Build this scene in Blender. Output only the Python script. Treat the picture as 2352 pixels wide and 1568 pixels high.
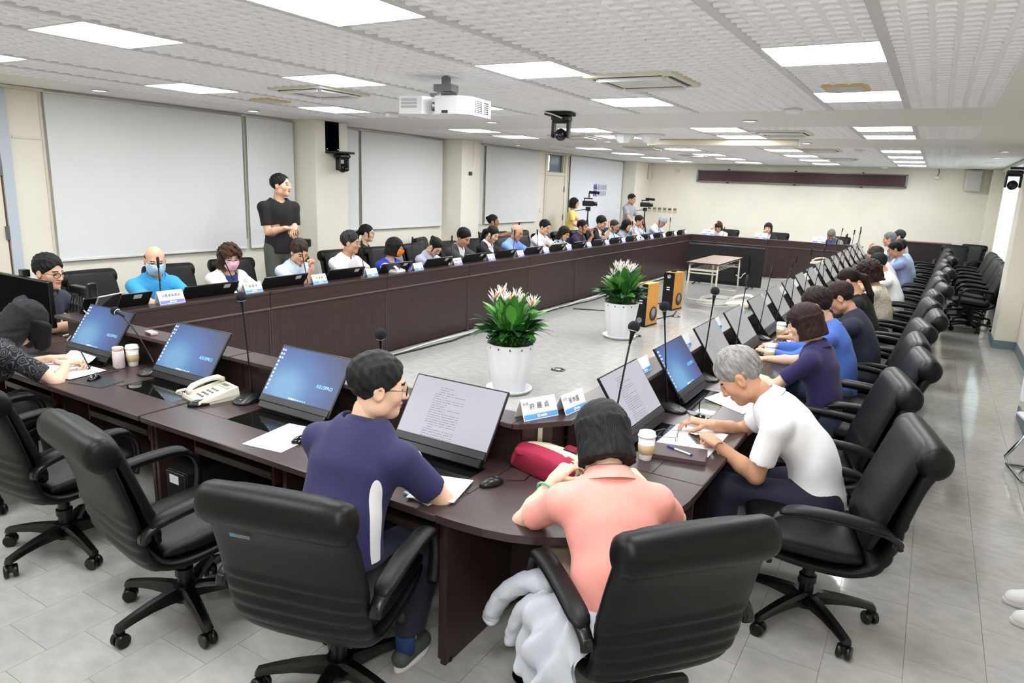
import bpy, math, random
import numpy as np
from mathutils import Matrix, Vector

for _o in list(bpy.data.objects):
    bpy.data.objects.remove(_o, do_unlink=True)
SC = bpy.context.scene
COL = SC.collection
RND = random.Random(7)
PI = math.pi
S = 0.9286          # modelling unit -> metres (twelve-inch floor tiles are 0.328 units)

# ---------------------------------------------------------------- camera
def _cam():
    F, yaw, pitch, roll = 1603.0, 0.531771, -0.222482, 0.0391542
    cy, sy, cp, sp = math.cos(yaw), math.sin(yaw), math.cos(pitch), math.sin(pitch)
    f = Vector((-sy*cp, cy*cp, sp)); r = Vector((cy, sy, 0)); u = r.cross(f)
    cr, sr = math.cos(roll), math.sin(roll)
    r2 = r*cr + u*sr; u2 = -r*sr + u*cr
    cam = bpy.data.cameras.new('camera'); ob = bpy.data.objects.new('camera', cam); COL.objects.link(ob)
    m = Matrix((r2, u2, -f)).transposed().to_4x4(); m.translation = (0, 0, 2.1*S)
    ob.matrix_world = m
    cam.sensor_width = 36; cam.lens = F/2352*36; cam.clip_start = 0.02; cam.clip_end = 200
    SC.camera = ob
_cam()
# ---------------------------------------------------------------- world, light, exposure
W = bpy.data.worlds.new('daylight'); SC.world = W; W.use_nodes = True
W.node_tree.nodes['Background'].inputs[0].default_value = (0.93, 0.97, 1.0, 1)
W.node_tree.nodes['Background'].inputs[1].default_value = 5.0
SC.view_settings.view_transform = 'Standard'; SC.view_settings.look = 'None'
SC.view_settings.exposure = 0.0; SC.view_settings.gamma = 1.0
SC.view_settings.use_curve_mapping = False
LIGHT_STRENGTH = 27.0
FLASH = 15.0
# the photographer's flash, just above the camera
_l = bpy.data.lights.new('camera_flash', 'AREA'); _l.shape = 'DISK'; _l.size = 0.16; _l.energy = FLASH; _l.color = (1, 0.98, 0.95)
_lo = bpy.data.objects.new('camera_flash', _l); COL.objects.link(_lo)
_lo.matrix_world = SC.camera.matrix_world @ Matrix.Translation((0.0, 0.16, 0.02))

# ---------------------------------------------------------------- helpers
def lin(c):
    out = []
    for v in c[:3]:
        v /= 255.0
        out.append(v/12.92 if v <= 0.04045 else ((v+0.055)/1.055)**2.4)
    return tuple(out) + (1.0,)

MATS = {}
def M(name, rgb=(128, 128, 128), rough=0.5, metal=0.0, var=0.0, vscale=8.0, stretch=(1, 1, 1), bump=0.0, bscale=60.0,
      bstretch=None, spec=0.5, coat=0.0, emit=0.0, erg=None, alpha=1.0, trans=0.0, ior=1.45, sheen=0.0, rgb2=None, rnd=0.0, detail=4, contrast=None, sss=0.0):
    if name in MATS: return MATS[name]
    m = bpy.data.materials.new(name); m.use_nodes = True
    nt = m.node_tree; b = nt.nodes['Principled BSDF']; L = nt.links
    b.inputs['Base Color'].default_value = lin(rgb); b.inputs['Roughness'].default_value = rough
    b.inputs['Metallic'].default_value = metal; b.inputs['Specular IOR Level'].default_value = spec
    b.inputs['Coat Weight'].default_value = coat; b.inputs['IOR'].default_value = ior
    b.inputs['Transmission Weight'].default_value = trans; b.inputs['Alpha'].default_value = alpha
    b.inputs['Sheen Weight'].default_value = sheen
    if sss:
        b.inputs['Subsurface Weight'].default_value = sss; b.inputs['Subsurface Radius'].default_value = (0.02, 0.008, 0.004)
        b.inputs['Subsurface Scale'].default_value = 0.5
    if emit:
        b.inputs['Emission Color'].default_value = lin(erg or rgb); b.inputs['Emission Strength'].default_value = emit
    tc = mp = None
    if var or rgb2 or bump:
        tc = nt.nodes.new('ShaderNodeTexCoord')
    if var or rgb2:
        mp = nt.nodes.new('ShaderNodeMapping'); mp.inputs['Scale'].default_value = stretch
        L.new(tc.outputs['Object'], mp.inputs['Vector'])
        n = nt.nodes.new('ShaderNodeTexNoise'); n.inputs['Scale'].default_value = vscale; n.inputs['Detail'].default_value = detail
        L.new(mp.outputs[0], n.inputs['Vector'])
        r = nt.nodes.new('ShaderNodeValToRGB')
        lo, hi = contrast or (0.3, 0.7)
        r.color_ramp.elements[0].position = lo; r.color_ramp.elements[1].position = hi
        if rgb2:
            r.color_ramp.elements[0].color = lin(rgb); r.color_ramp.elements[1].color = lin(rgb2)
        else:
            a = lin([max(0, v*(1-var)) for v in rgb]); c = lin([min(255, v*(1+var)) for v in rgb])
            r.color_ramp.elements[0].color = a; r.color_ramp.elements[1].color = c
        L.new(n.outputs['Fac'], r.inputs[0])
        out = r.outputs[0]
        if rnd:
            oi = nt.nodes.new('ShaderNodeObjectInfo'); hs = nt.nodes.new('ShaderNodeHueSaturation')
            mr = nt.nodes.new('ShaderNodeMapRange'); mr.inputs[3].default_value = 1-rnd; mr.inputs[4].default_value = 1+rnd
            L.new(oi.outputs['Random'], mr.inputs[0]); L.new(mr.outputs[0], hs.inputs['Value']); L.new(out, hs.inputs['Color'])
            out = hs.outputs[0]
        L.new(out, b.inputs['Base Color'])
    if bump:
        mp2 = nt.nodes.new('ShaderNodeMapping'); mp2.inputs['Scale'].default_value = bstretch or (1, 1, 1)
        L.new(tc.outputs['Object'], mp2.inputs['Vector'])
        n2 = nt.nodes.new('ShaderNodeTexNoise'); n2.inputs['Scale'].default_value = bscale; n2.inputs['Detail'].default_value = 3
        L.new(mp2.outputs[0], n2.inputs['Vector'])
        bp = nt.nodes.new('ShaderNodeBump'); bp.inputs['Strength'].default_value = bump; bp.inputs['Distance'].default_value = 0.01
        L.new(n2.outputs['Fac'], bp.inputs['Height']); L.new(bp.outputs[0], b.inputs['Normal'])
    MATS[name] = m
    return m

def mesh_data(name, verts, faces, smooth=False, mats=(), midx=None):
    me = bpy.data.meshes.new(name)
    me.from_pydata([tuple(map(float, v)) for v in verts], [], [tuple(map(int, f)) for f in faces])
    for mm in mats: me.materials.append(mm)
    if smooth and len(me.polygons):
        me.polygons.foreach_set('use_smooth', [True]*len(me.polygons))
    if midx is not None: me.polygons.foreach_set('material_index', midx)
    me.update()
    return me

def link(name, data, parent=None, loc=(0, 0, 0), rot=(0, 0, 0)):
    o = bpy.data.objects.new(name, data); COL.objects.link(o); o.parent = parent
    o.location = loc; o.rotation_euler = rot
    return o

NTH = ['first', 'second', 'third', 'fourth', 'fifth', 'sixth', 'seventh', 'eighth', 'ninth', 'tenth', 'eleventh', 'twelfth', 'thirteenth', 'fourteenth', 'fifteenth', 'sixteenth', 'seventeenth', 'eighteenth', 'nineteenth', 'twentieth']
def tag(o, label, cat, group=None, kind=None):
    o['label'] = label; o['category'] = cat
    if group: o['group'] = group
    if kind: o['kind'] = kind
    return o

def thing(name, label, cat, loc=(0, 0, 0), rotz=0.0, group=None):
    o = bpy.data.objects.new(name, None); COL.objects.link(o); o.empty_display_size = 0.1
    o.location = loc; o.rotation_euler = (0, 0, rotz)
    return tag(o, label, cat, group)

class MB:
    """collects shapes into one mesh"""
    def __init__(s): s.v = []; s.f = []; s.mi = []; s.cur = 0
    def add(s, v, f):
        n = len(s.v); s.v.extend([tuple(p) for p in v]); s.f.extend([tuple(i+n for i in q) for q in f]); s.mi.extend([s.cur]*len(f)); return s
    def box(s, x0, x1, y0, y1, z0, z1, m=None):
        v = [Vector((x, y, z)) for z in (z0, z1) for y in (y0, y1) for x in (x0, x1)]
        if m is not None: v = [m @ p for p in v]
        return s.add(v, [(0, 2, 3, 1), (4, 5, 7, 6), (0, 1, 5, 4), (2, 6, 7, 3), (0, 4, 6, 2), (1, 3, 7, 5)])
    def rbox(s, x0, x1, y0, y1, z0, z1, b=0.01, m=None):
        """box with chamfered edges"""
        b = min(b, (x1-x0)/2.01, (y1-y0)/2.01, (z1-z0)/2.01)
        def ring(z, i):
            return [(x0+b+i, y0+i, z), (x1-b-i, y0+i, z), (x1-i, y0+b+i, z), (x1-i, y1-b-i, z), (x1-b-i, y1-i, z), (x0+b+i, y1-i, z), (x0+i, y1-b-i, z), (x0+i, y0+b+i, z)]
        rings = [ring(z0, b*0.7), ring(z0+b*0.7, 0), ring(z1-b*0.7, 0), ring(z1, b*0.7)]
        return s.loft(rings, m=m)
    def loft(s, rings, closed=True, cap0=True, cap1=True, m=None):
        n = len(rings[0]); v = []
        for r in rings:
            for p in r:
                q = Vector(p); v.append(m @ q if m is not None else q)
        f = []
        for i in range(len(rings)-1):
            for j in range(n if closed else n-1):
                k = (j+1) % n
                f.append((i*n+j, i*n+k, (i+1)*n+k, (i+1)*n+j))
        if cap0: f.append(tuple(range(n-1, -1, -1)))
        if cap1: f.append(tuple((len(rings)-1)*n+j for j in range(n)))
        return s.add(v, f)
    def cyl(s, c, r, z0, z1, n=16, r1=None, m=None):
        r1 = r if r1 is None else r1
        return s.loft([[(c[0]+q*math.cos(2*PI*j/n), c[1]+q*math.sin(2*PI*j/n), z) for j in range(n)] for q, z in ((r, z0), (r1, z1))], m=m)
    def lathe(s, prof, n=20, c=(0, 0), m=None, cap0=True, cap1=True, flute=None):
        R = []
        for (r, z) in prof:
            R.append([(c[0]+r*(flute(2*PI*j/n) if flute else 1)*math.cos(2*PI*j/n), c[1]+r*(flute(2*PI*j/n) if flute else 1)*math.sin(2*PI*j/n), z) for j in range(n)])
        return s.loft(R, m=m, cap0=cap0, cap1=cap1)
    def tube(s, pts, r, n=8, flat=1.0, up=(0, 0, 1), m=None, cap=True):
        """sweep; r may be a list; flat scales the section along 'up'"""
        pts = [Vector(p) for p in pts]; rr = r if hasattr(r, '__len__') else [r]*len(pts)
        R = []; up = Vector(up); side0 = None
        for i, p in enumerate(pts):
            t = (pts[min(i+1, len(pts)-1)]-pts[max(i-1, 0)]).normalized()
            a = t.cross(up)
            if a.length < 1e-4: a = side0 if side0 is not None else t.cross(Vector((1, 0.01, 0)))
            a.normalize()
            if side0 is not None and a.dot(side0) < 0: a = -a
            side0 = a; b = a.cross(t).normalized()
            R.append([p + a*rr[i]*math.cos(2*PI*j/n) + b*rr[i]*flat*math.sin(2*PI*j/n) for j in range(n)])
        return s.loft(R, m=m, cap0=cap, cap1=cap)
    def ball(s, c, r, n=12, k=8, sc=(1, 1, 1), m=None):
        prof = [(max(1e-4, math.sin(PI*i/k)), -math.cos(PI*i/k)) for i in range(k+1)]
        R = [[(c[0]+r*sc[0]*q*math.cos(2*PI*j/n), c[1]+r*sc[1]*q*math.sin(2*PI*j/n), c[2]+r*sc[2]*z) for j in range(n)] for q, z in prof]
        return s.loft(R, m=m)
    def prism(s, poly, z0, z1, m=None):
        return s.loft([[(x, y, z) for x, y in poly] for z in (z0, z1)], m=m)
    def quad(s, a, b, c, d): return s.add([a, b, c, d], [(0, 1, 2, 3)])
    def data(s, name, mats, smooth=False):
        if not isinstance(mats, (list, tuple)): mats = [mats]
        return mesh_data(name, s.v, s.f, smooth, mats, s.mi)
    def build(s, name, mats, parent=None, loc=(0, 0, 0), rot=(0, 0, 0), smooth=False):
        return link(name, s.data(name, mats, smooth), parent, loc, rot)

def smooth_by_angle(me, deg=35):
    """sharp edges where faces meet steeply, smooth elsewhere"""
    import bmesh
    bm = bmesh.new(); bm.from_mesh(me)
    for f in bm.faces: f.smooth = True
    lim = math.radians(deg)
    for e in bm.edges:
        if len(e.link_faces) == 2:
            e.smooth = e.calc_face_angle(0.0) < lim
    bm.to_mesh(me); bm.free()
    return me

def struct(name, mb, mat, parent=None):
    o = mb.build(name, mat, parent)
    if parent is None: o['kind'] = 'structure'
    return o

def copy_tree(o, parent=None):
    c = o.copy(); COL.objects.link(c); c.parent = parent
    for ch in list(o.children):
        copy_tree(ch, c)
    return c

def bez(p0, p1, p2, n=8):
    return [tuple((1-t)**2*a+2*t*(1-t)*b+t*t*c for a, b, c in zip(p0, p1, p2)) for t in [i/n for i in range(n+1)]]

def text_data(txt, size, mat, depth=0.0, align='CENTER', offset=0.0):
    cu = bpy.data.curves.new('lettering', 'FONT'); cu.body = txt; cu.size = size; cu.align_x = align; cu.align_y = 'CENTER'
    cu.extrude = depth; cu.offset = offset; cu.resolution_u = 2
    o = bpy.data.objects.new('lettering_source', cu); COL.objects.link(o)
    bpy.context.view_layer.update()
    me = bpy.data.meshes.new_from_object(o.evaluated_get(bpy.context.evaluated_depsgraph_get()))
    bpy.data.objects.remove(o, do_unlink=True); bpy.data.curves.remove(cu)
    me.materials.clear(); me.materials.append(mat); me.name = 'lettering'
    return me
# ---------------------------------------------------------------- materials
M('wall', (232, 227, 213), 0.75, var=0.015, vscale=1.5, bump=0.03, bscale=120)
M('wall_panel', (228, 224, 212), 0.6)
M('ceiling', (238, 236, 230), 0.8)
M('grid', (251, 251, 253), 0.5)
M('grid_back', (244, 249, 255), 0.6)
M('rail', (214, 214, 214), 0.45)
M('trim', (222, 216, 198), 0.55)
M('tile', (170, 169, 164), 0.09, rgb2=(186, 185, 180), vscale=9, stretch=(1, 1.7, 1), rnd=0.012, bump=0.045, bscale=5, bstretch=(1, 2.6, 1), spec=0.5)
M('grout', (122, 120, 115), 0.8)
M('blind', (222, 224, 222), 0.75, bump=0.04, bscale=6, bstretch=(0.4, 1, 0.15))
M('blind_white', (230, 232, 236), 0.7, bump=0.05, bscale=5, bstretch=(0.4, 1, 0.1))
M('curtain', (240, 240, 236), 0.8, trans=0.0)
M('baseboard', (112, 128, 135), 0.5)
M('wood', (50, 36, 34), 0.32, rgb2=(62, 47, 44), vscale=14, stretch=(7, 7, 0.35), spec=0.45)
M('wood_h', (50, 36, 34), 0.32, rgb2=(62, 47, 44), vscale=14, stretch=(0.35, 7, 7), spec=0.45)
M('wood_top_lit', (56, 43, 42), 0.3, rgb2=(68, 54, 52), vscale=12, stretch=(0.4, 8, 8), spec=0.5)  # same desk wood, colour lightened for the light falling on worktops and shelves
M('wood_edge', (62, 52, 49), 0.4)
M('moulding', (92, 80, 75), 0.4)
M('wood_red', (60, 27, 22), 0.35)
M('cabinet', (42, 33, 34), 0.35)
M('aluminium', (205, 203, 200), 0.35, metal=0.7)
M('chrome', (215, 215, 218), 0.12, metal=1.0)
M('steel_grey', (120, 122, 124), 0.35, metal=0.8)
M('black_plastic', (16, 16, 17), 0.32)
M('black_matte', (14, 14, 15), 0.6)
M('black_gloss', (8, 8, 9), 0.08, coat=0.5)
M('dark_grey', (46, 48, 52), 0.4)
M('foam', (20, 24, 30), 0.95, bump=0.4, bscale=500)
M('leather', (7, 7, 8), 0.42, bump=0.06, bscale=260, var=0.12, vscale=5, spec=0.3)
M('leather_soft', (9, 9, 10), 0.44, bump=0.08, bscale=200, var=0.12, vscale=5, spec=0.3)
M('chair_plastic', (11, 11, 12), 0.3, bump=0.05, bscale=400)
M('glass', (60, 62, 58), 0.04, trans=0.85, ior=1.45)
M('pane', (200, 215, 215), 0.03, trans=1.0, ior=1.03)
M('acrylic', (235, 238, 245), 0.08, trans=0.6, ior=1.2)
M('card', (242, 243, 248), 0.55)
M('card_back', (205, 206, 214), 0.5)
M('band_blue', (92, 165, 228), 0.5)
M('band_violet', (128, 130, 232), 0.5)
M('ink', (58, 58, 64), 0.7)
M('ink_light', (120, 122, 130), 0.7)
M('white_ink', (235, 240, 250), 0.6)
M('paper', (240, 241, 246), 0.7)
M('white_plastic', (236, 238, 240), 0.35)
M('white_pot', (236, 237, 238), 0.28)
M('soil', (40, 70, 30), 0.9)
M('leaf_dark', (26, 66, 30), 0.35, rgb2=(44, 92, 42), vscale=6)
M('leaf_mid', (52, 118, 44), 0.38, rgb2=(80, 150, 58), vscale=6)
M('leaf_bright', (92, 165, 62), 0.4, rgb2=(118, 186, 84), vscale=6)
M('petal_white', (236, 224, 216), 0.5, rgb2=(250, 246, 240), vscale=20)
M('petal_orange', (236, 150, 40), 0.5)
M('petal_violet', (108, 88, 150), 0.5)
M('moss', (52, 108, 40), 0.8)
M('ivory', (226, 222, 204), 0.35)
M('ivory_dark', (200, 196, 178), 0.4)
M('phone_white', (228, 229, 226), 0.3)
M('key_grey', (92, 92, 90), 0.5)
M('lcd', (120, 126, 116), 0.2)
M('red_plastic', (200, 50, 50), 0.4)
M('cup_white', (240, 240, 238), 0.45)
M('cup_sleeve', (208, 182, 138), 0.75)
M('bottle_pink', (240, 226, 224), 0.35)
M('bottle_cap', (226, 190, 176), 0.4)
M('bag_red', (158, 34, 66), 0.85, bump=0.2, bscale=300)
M('bag_beige', (222, 212, 180), 0.85, bump=0.2, bscale=300)
M('patch_navy', (28, 34, 60), 0.7)
M('notebook', (78, 62, 62), 0.5)
M('speaker_wood', (212, 150, 66), 0.4, var=0.06, vscale=6, stretch=(8, 8, 0.6))
M('speaker_cone', (150, 150, 152), 0.4)
M('table_top', (140, 112, 92), 0.35, var=0.1, vscale=5, stretch=(4, 0.6, 4))
M('table_frame', (214, 210, 196), 0.4)
M('cable_white', (214, 212, 206), 0.5)
M('cable_black', (20, 20, 22), 0.5)
M('led_red', (62, 30, 32), 0.5, var=0.1, vscale=40)
M('led_frame', (112, 112, 114), 0.35, metal=0.5)
M('speaker_grille', (196, 196, 192), 0.6)
M('speaker_wall', (222, 218, 206), 0.5)
M('switch_plate', (206, 196, 172), 0.4)
M('switch_key', (120, 108, 92), 0.4)
M('logo_purple', (92, 84, 176), 0.6)
M('logo_text', (140, 136, 178), 0.6)
M('lamp', (255, 255, 255), 0.5, emit=LIGHT_STRENGTH, erg=(250, 252, 255))
M('downlight', (255, 255, 255), 0.5, emit=6.0, erg=(255, 252, 245))
M('ac_cream', (222, 215, 196), 0.5)
M('ac_dark', (40, 40, 38), 0.6)
M('tan_plastic', (216, 186, 128), 0.5)
M('foliage', (60, 130, 50), 0.7, rgb2=(130, 190, 100), vscale=9, detail=6)
M('skin', (218, 172, 144), 0.5, sss=0.05)
M('skin_tan', (202, 152, 122), 0.5, sss=0.05)
M('skin_pale', (228, 188, 160), 0.5, sss=0.05)
M('skin_dark', (172, 122, 96), 0.5, sss=0.05)
M('lip', (178, 104, 96), 0.5)
M('eye', (26, 20, 18), 0.3)
M('brow', (38, 30, 28), 0.8)
M('jade', (120, 205, 165), 0.2)
M('sock_blue', (38, 58, 110), 0.9)
M('shoe_green', (76, 84, 78), 0.8)
M('shoe_white', (232, 232, 228), 0.55)
M('sole_white', (224, 222, 214), 0.6)
M('shoe_logo', (28, 72, 56), 0.5)
M('denim', (118, 146, 178), 0.85, var=0.08, vscale=30)

def screen_mat(name, kind):
    m = bpy.data.materials.new(name); m.use_nodes = True; nt = m.node_tree; L = nt.links
    b = nt.nodes['Principled BSDF']; b.inputs['Base Color'].default_value = (0.01, 0.01, 0.012, 1); b.inputs['Roughness'].default_value = 0.35
    tc = nt.nodes.new('ShaderNodeTexCoord')
    if kind == 'wall':        # dark blue wallpaper with a pale glow left of centre
        g = nt.nodes.new('ShaderNodeTexGradient'); g.gradient_type = 'SPHERICAL'
        mp = nt.nodes.new('ShaderNodeMapping'); mp.inputs['Location'].default_value = (0.26, -0.28, 0); mp.inputs['Scale'].default_value = (2.1, 2.6, 1)
        L.new(tc.outputs['Object'], mp.inputs[0]); L.new(mp.outputs[0], g.inputs[0])
        r = nt.nodes.new('ShaderNodeValToRGB'); e = r.color_ramp.elements
        e[0].position = 0.0; e[0].color = lin((62, 70, 92)); e[1].position = 0.85; e[1].color = lin((118, 178, 224))
        k = e.new(0.3); k.color = lin((66, 92, 156)); k = e.new(0.6); k.color = lin((80, 128, 196))
        L.new(g.outputs[0], r.inputs[0]); L.new(r.outputs[0], b.inputs['Emission Color']); b.inputs['Emission Strength'].default_value = 0.85
    else:
        c = {'doc': (214, 212, 224), 'grey': (168, 167, 166), 'greydoc': (186, 188, 188)}[kind]
        b.inputs['Emission Color'].default_value = lin(c); b.inputs['Emission Strength'].default_value = 0.8
    MATS[name] = m
screen_mat('screen_wall', 'wall'); screen_mat('screen_doc', 'doc'); screen_mat('screen_grey', 'grey'); screen_mat('screen_greydoc', 'greydoc')
M('screen_text', (104, 104, 118), 0.6)
M('screen_logo', (128, 200, 240), 0.5, emit=0.7, erg=(128, 200, 240))
M('screen_icon', (220, 228, 240), 0.5, emit=0.5)
# ---------------------------------------------------------------- the setting
XL, XR, YB, YF, ZC = -8.25, 1.27, 21.3, -1.2, 2.88
def cam_area(pts):
    """projected size of a patch in the photograph's frame, zero outside it"""
    F = 1603.0
    mw = SC.camera.matrix_world.inverted(); out = []
    for p in pts:
        q = mw @ (Vector(p)*S)
        if q.z > -0.05: return 0
        out.append((1176+F*q.x/-q.z, 784-F*q.y/-q.z))
    if all(x < 0 or x > 2352 or y < 0 or y > 1568 for x, y in out): return 0
    a = 0
    for i in range(len(out)):
        j = (i+1) % len(out); a += out[i][0]*out[j][1]-out[j][0]*out[i][1]
    return abs(a)/2

def build_floor():
    fl = struct('floor', MB().box(XL-0.2, XR+0.2, YF-0.2, YB+0.2, -0.06, -0.005), MATS['grout'])
    P = 0.328; g = 0.0009; tiles = []
    k0 = int(math.floor((XL-0.5)/P)); k1 = int(math.ceil((XR-0.5)/P))
    for k in range(k0, k1):
        x0 = 0.5+k*P; off = (k % 2)*P/2
        for r in range(-3, 66):
            y0 = r*P+off
            if y0 > YB: continue
            tiles.append((cam_area([(x0, y0, 0), (x0+P, y0, 0), (x0+P, y0+P, 0), (x0, y0+P, 0)]), x0, y0))
    tiles.sort(reverse=True)
    tm = MB(); tm.box(g, P-g, g, P-g, -0.005, 0.0); tm = tm.data('floor_tile', MATS['tile'])
    for a, x, y in tiles[:300]:
        link('floor_tile', tm, fl, (x, y, 0))
    rest = MB()
    for a, x, y in tiles[300:]:
        rest.box(x+g, x+P-g, y+g, y+P-g, -0.005, 0.0)
    o = rest.build('floor_tiles_far', MATS['tile'], fl); o['kind'] = 'stuff'
build_floor()

# ceiling: flat plaster bands with fields of open-cell metal panels between them
PW = 0.635
CX = [-0.67+PW*c for c in range(1, -11, -1)]               # panel columns
FX0, FX1 = CX[-1]-PW/2, CX[0]+PW/2
FIELDS = [(7.38-PW*12, 12), (9.12, 3), (12.98, 12)]        # first row edge, rows
LIGHTS = []
def build_ceiling():
    cb = MB()
    cb.box(XL-0.1, XR+0.1, YF-0.1, YB+0.1, ZC+0.06, ZC+0.14)
    cb.box(XL-0.1, FX0, YF-0.1, YB+0.1, ZC, ZC+0.06); cb.box(FX1, XR+0.1, YF-0.1, YB+0.1, ZC, ZC+0.06)
    ys = [YF-0.1]
    for y0, n in FIELDS: ys += [y0, y0+n*PW]
    ys.append(YB+0.1)
    for i in range(0, len(ys), 2): cb.box(FX0, FX1, ys[i], ys[i+1], ZC, ZC+0.06)
    ce = struct('ceiling', cb, MATS['ceiling'])
    # one open-cell panel, lying below its backing sheet
    pm = MB(); h = PW/2; D = 0.030
    pm.cur = 1; pm.box(-h, h, -h, h, D, D+0.008); pm.cur = 0
    nx = 6
    prof = [(-0.012, 0.0), (0.012, 0.0), (0.02, 0.008), (0.02, D), (-0.02, D), (-0.02, 0.008)]
    for i in range(nx+1):
        c = -h+PW*i/nx; lo, hi = (0 if i == 0 else -1), (0 if i == nx else 1)
        q = [(min(max(u, -0.0 if lo == 0 else -1), 0.0 if hi == 0 else 1), z) for u, z in prof]
        pm.add([(c+u, y, z) for y in (-h, h) for u, z in q], [(0, 6, 7, 1), (1, 7, 8, 2), (2, 8, 9, 3), (4, 10, 11, 5), (5, 11, 6, 0)])
        pm.add([(x, c+u, z+0.0006) for x in (-h, h) for u, z in q], [(1, 7, 6, 0), (2, 8, 7, 1), (3, 9, 8, 2), (5, 11, 10, 4), (0, 6, 11, 5)])
    pd = pm.data('ceiling_panel', [MATS['grid'], MATS['grid_back']])
    lit = {0: (1, 4, 7, 10), 1: (0, 2), 2: (1, 4, 7, 10)}
    lit[0] = (10, 7, 4, 1)
    for fi, (y0, n) in enumerate(FIELDS):
        for r in range(n):
            yc = y0+PW*(r+0.5)
            for ci, x in enumerate(CX):
                if ci in (1, 4, 7, 10) and r in lit[fi]:
                    if yc > 1.5: LIGHTS.append((x, yc))
                    elif yc > -1: LIGHTS.append((x, yc))
                    continue
                if yc < 0.2 and cam_area([(x-h, yc-h, ZC), (x+h, yc-h, ZC), (x+h, yc+h, ZC), (x-h, yc+h, ZC)]) == 0:
                    rest.append((x, yc)); continue
                link('ceiling_panel', pd, ce, (x, yc, ZC))
    far = MB()
    for x, y in rest:
        far.box(x-h, x+h, y-h, y+h, ZC+0.01, ZC+0.04)
    if rest: far.build('ceiling_panels_behind', MATS['grid'], ce)['kind'] = 'stuff'
    rm = MB()
    for ci in (1, 4, 7, 10):
        for s in (-1, 1):
            x = CX[ci]+s*h
            for y0, n in FIELDS: rm.box(x-0.026, x+0.026, y0, y0+n*PW, ZC-0.003, ZC+0.012)
    struct('trim_1', rm, MATS['rail'])
rest = []
build_ceiling()
PLACES = {}
def row_word(y):
    r = [2.6, 4.5, 6.4, 9.44, 10.7, 13.9, 15.8, 17.7, 19.6]
    return min(range(len(r)), key=lambda i: abs(r[i]-y))
def build_lights():
    fr = MB(); h = PW/2
    for a in ((-h, h, -h, -h+0.012), (-h, h, h-0.012, h), (-h, -h+0.012, -h, h), (h-0.012, h, -h, h)):
        fr.box(a[0], a[1], a[2], a[3], -0.004, 0.03)
    frd = fr.data('frame', MATS['rail'])
    df = MB(); df.box(-h+0.012, h-0.012, -h+0.012, h-0.012, 0.0, 0.02); dfd = df.data('diffuser', MATS['lamp'])
    cols = ['rightmost row', 'second row from the right', 'second row from the left', 'leftmost row']
    rows = ['first from the camera', 'second from the camera', 'third from the camera', 'just past the first plain band', 'just before the second plain band', 'just past the second plain band', 'third from the far wall', 'second from the far wall', 'closest to the far wall']
    xs = sorted(set(x for x, y in LIGHTS), reverse=True)
    for x, y in LIGHTS:
        if y < 1.5: lab = 'lit square ceiling light overhead above the camera, '+cols[xs.index(x)]
        else: lab = 'lit square ceiling light, '+rows[row_word(y)]+', '+cols[xs.index(x)]
        t = thing('ceiling_light', lab, 'ceiling light', (x, y, ZC), 0, 'square ceiling panel lights')
        link('frame', frd, t); link('diffuser', dfd, t)
build_lights()

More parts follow.
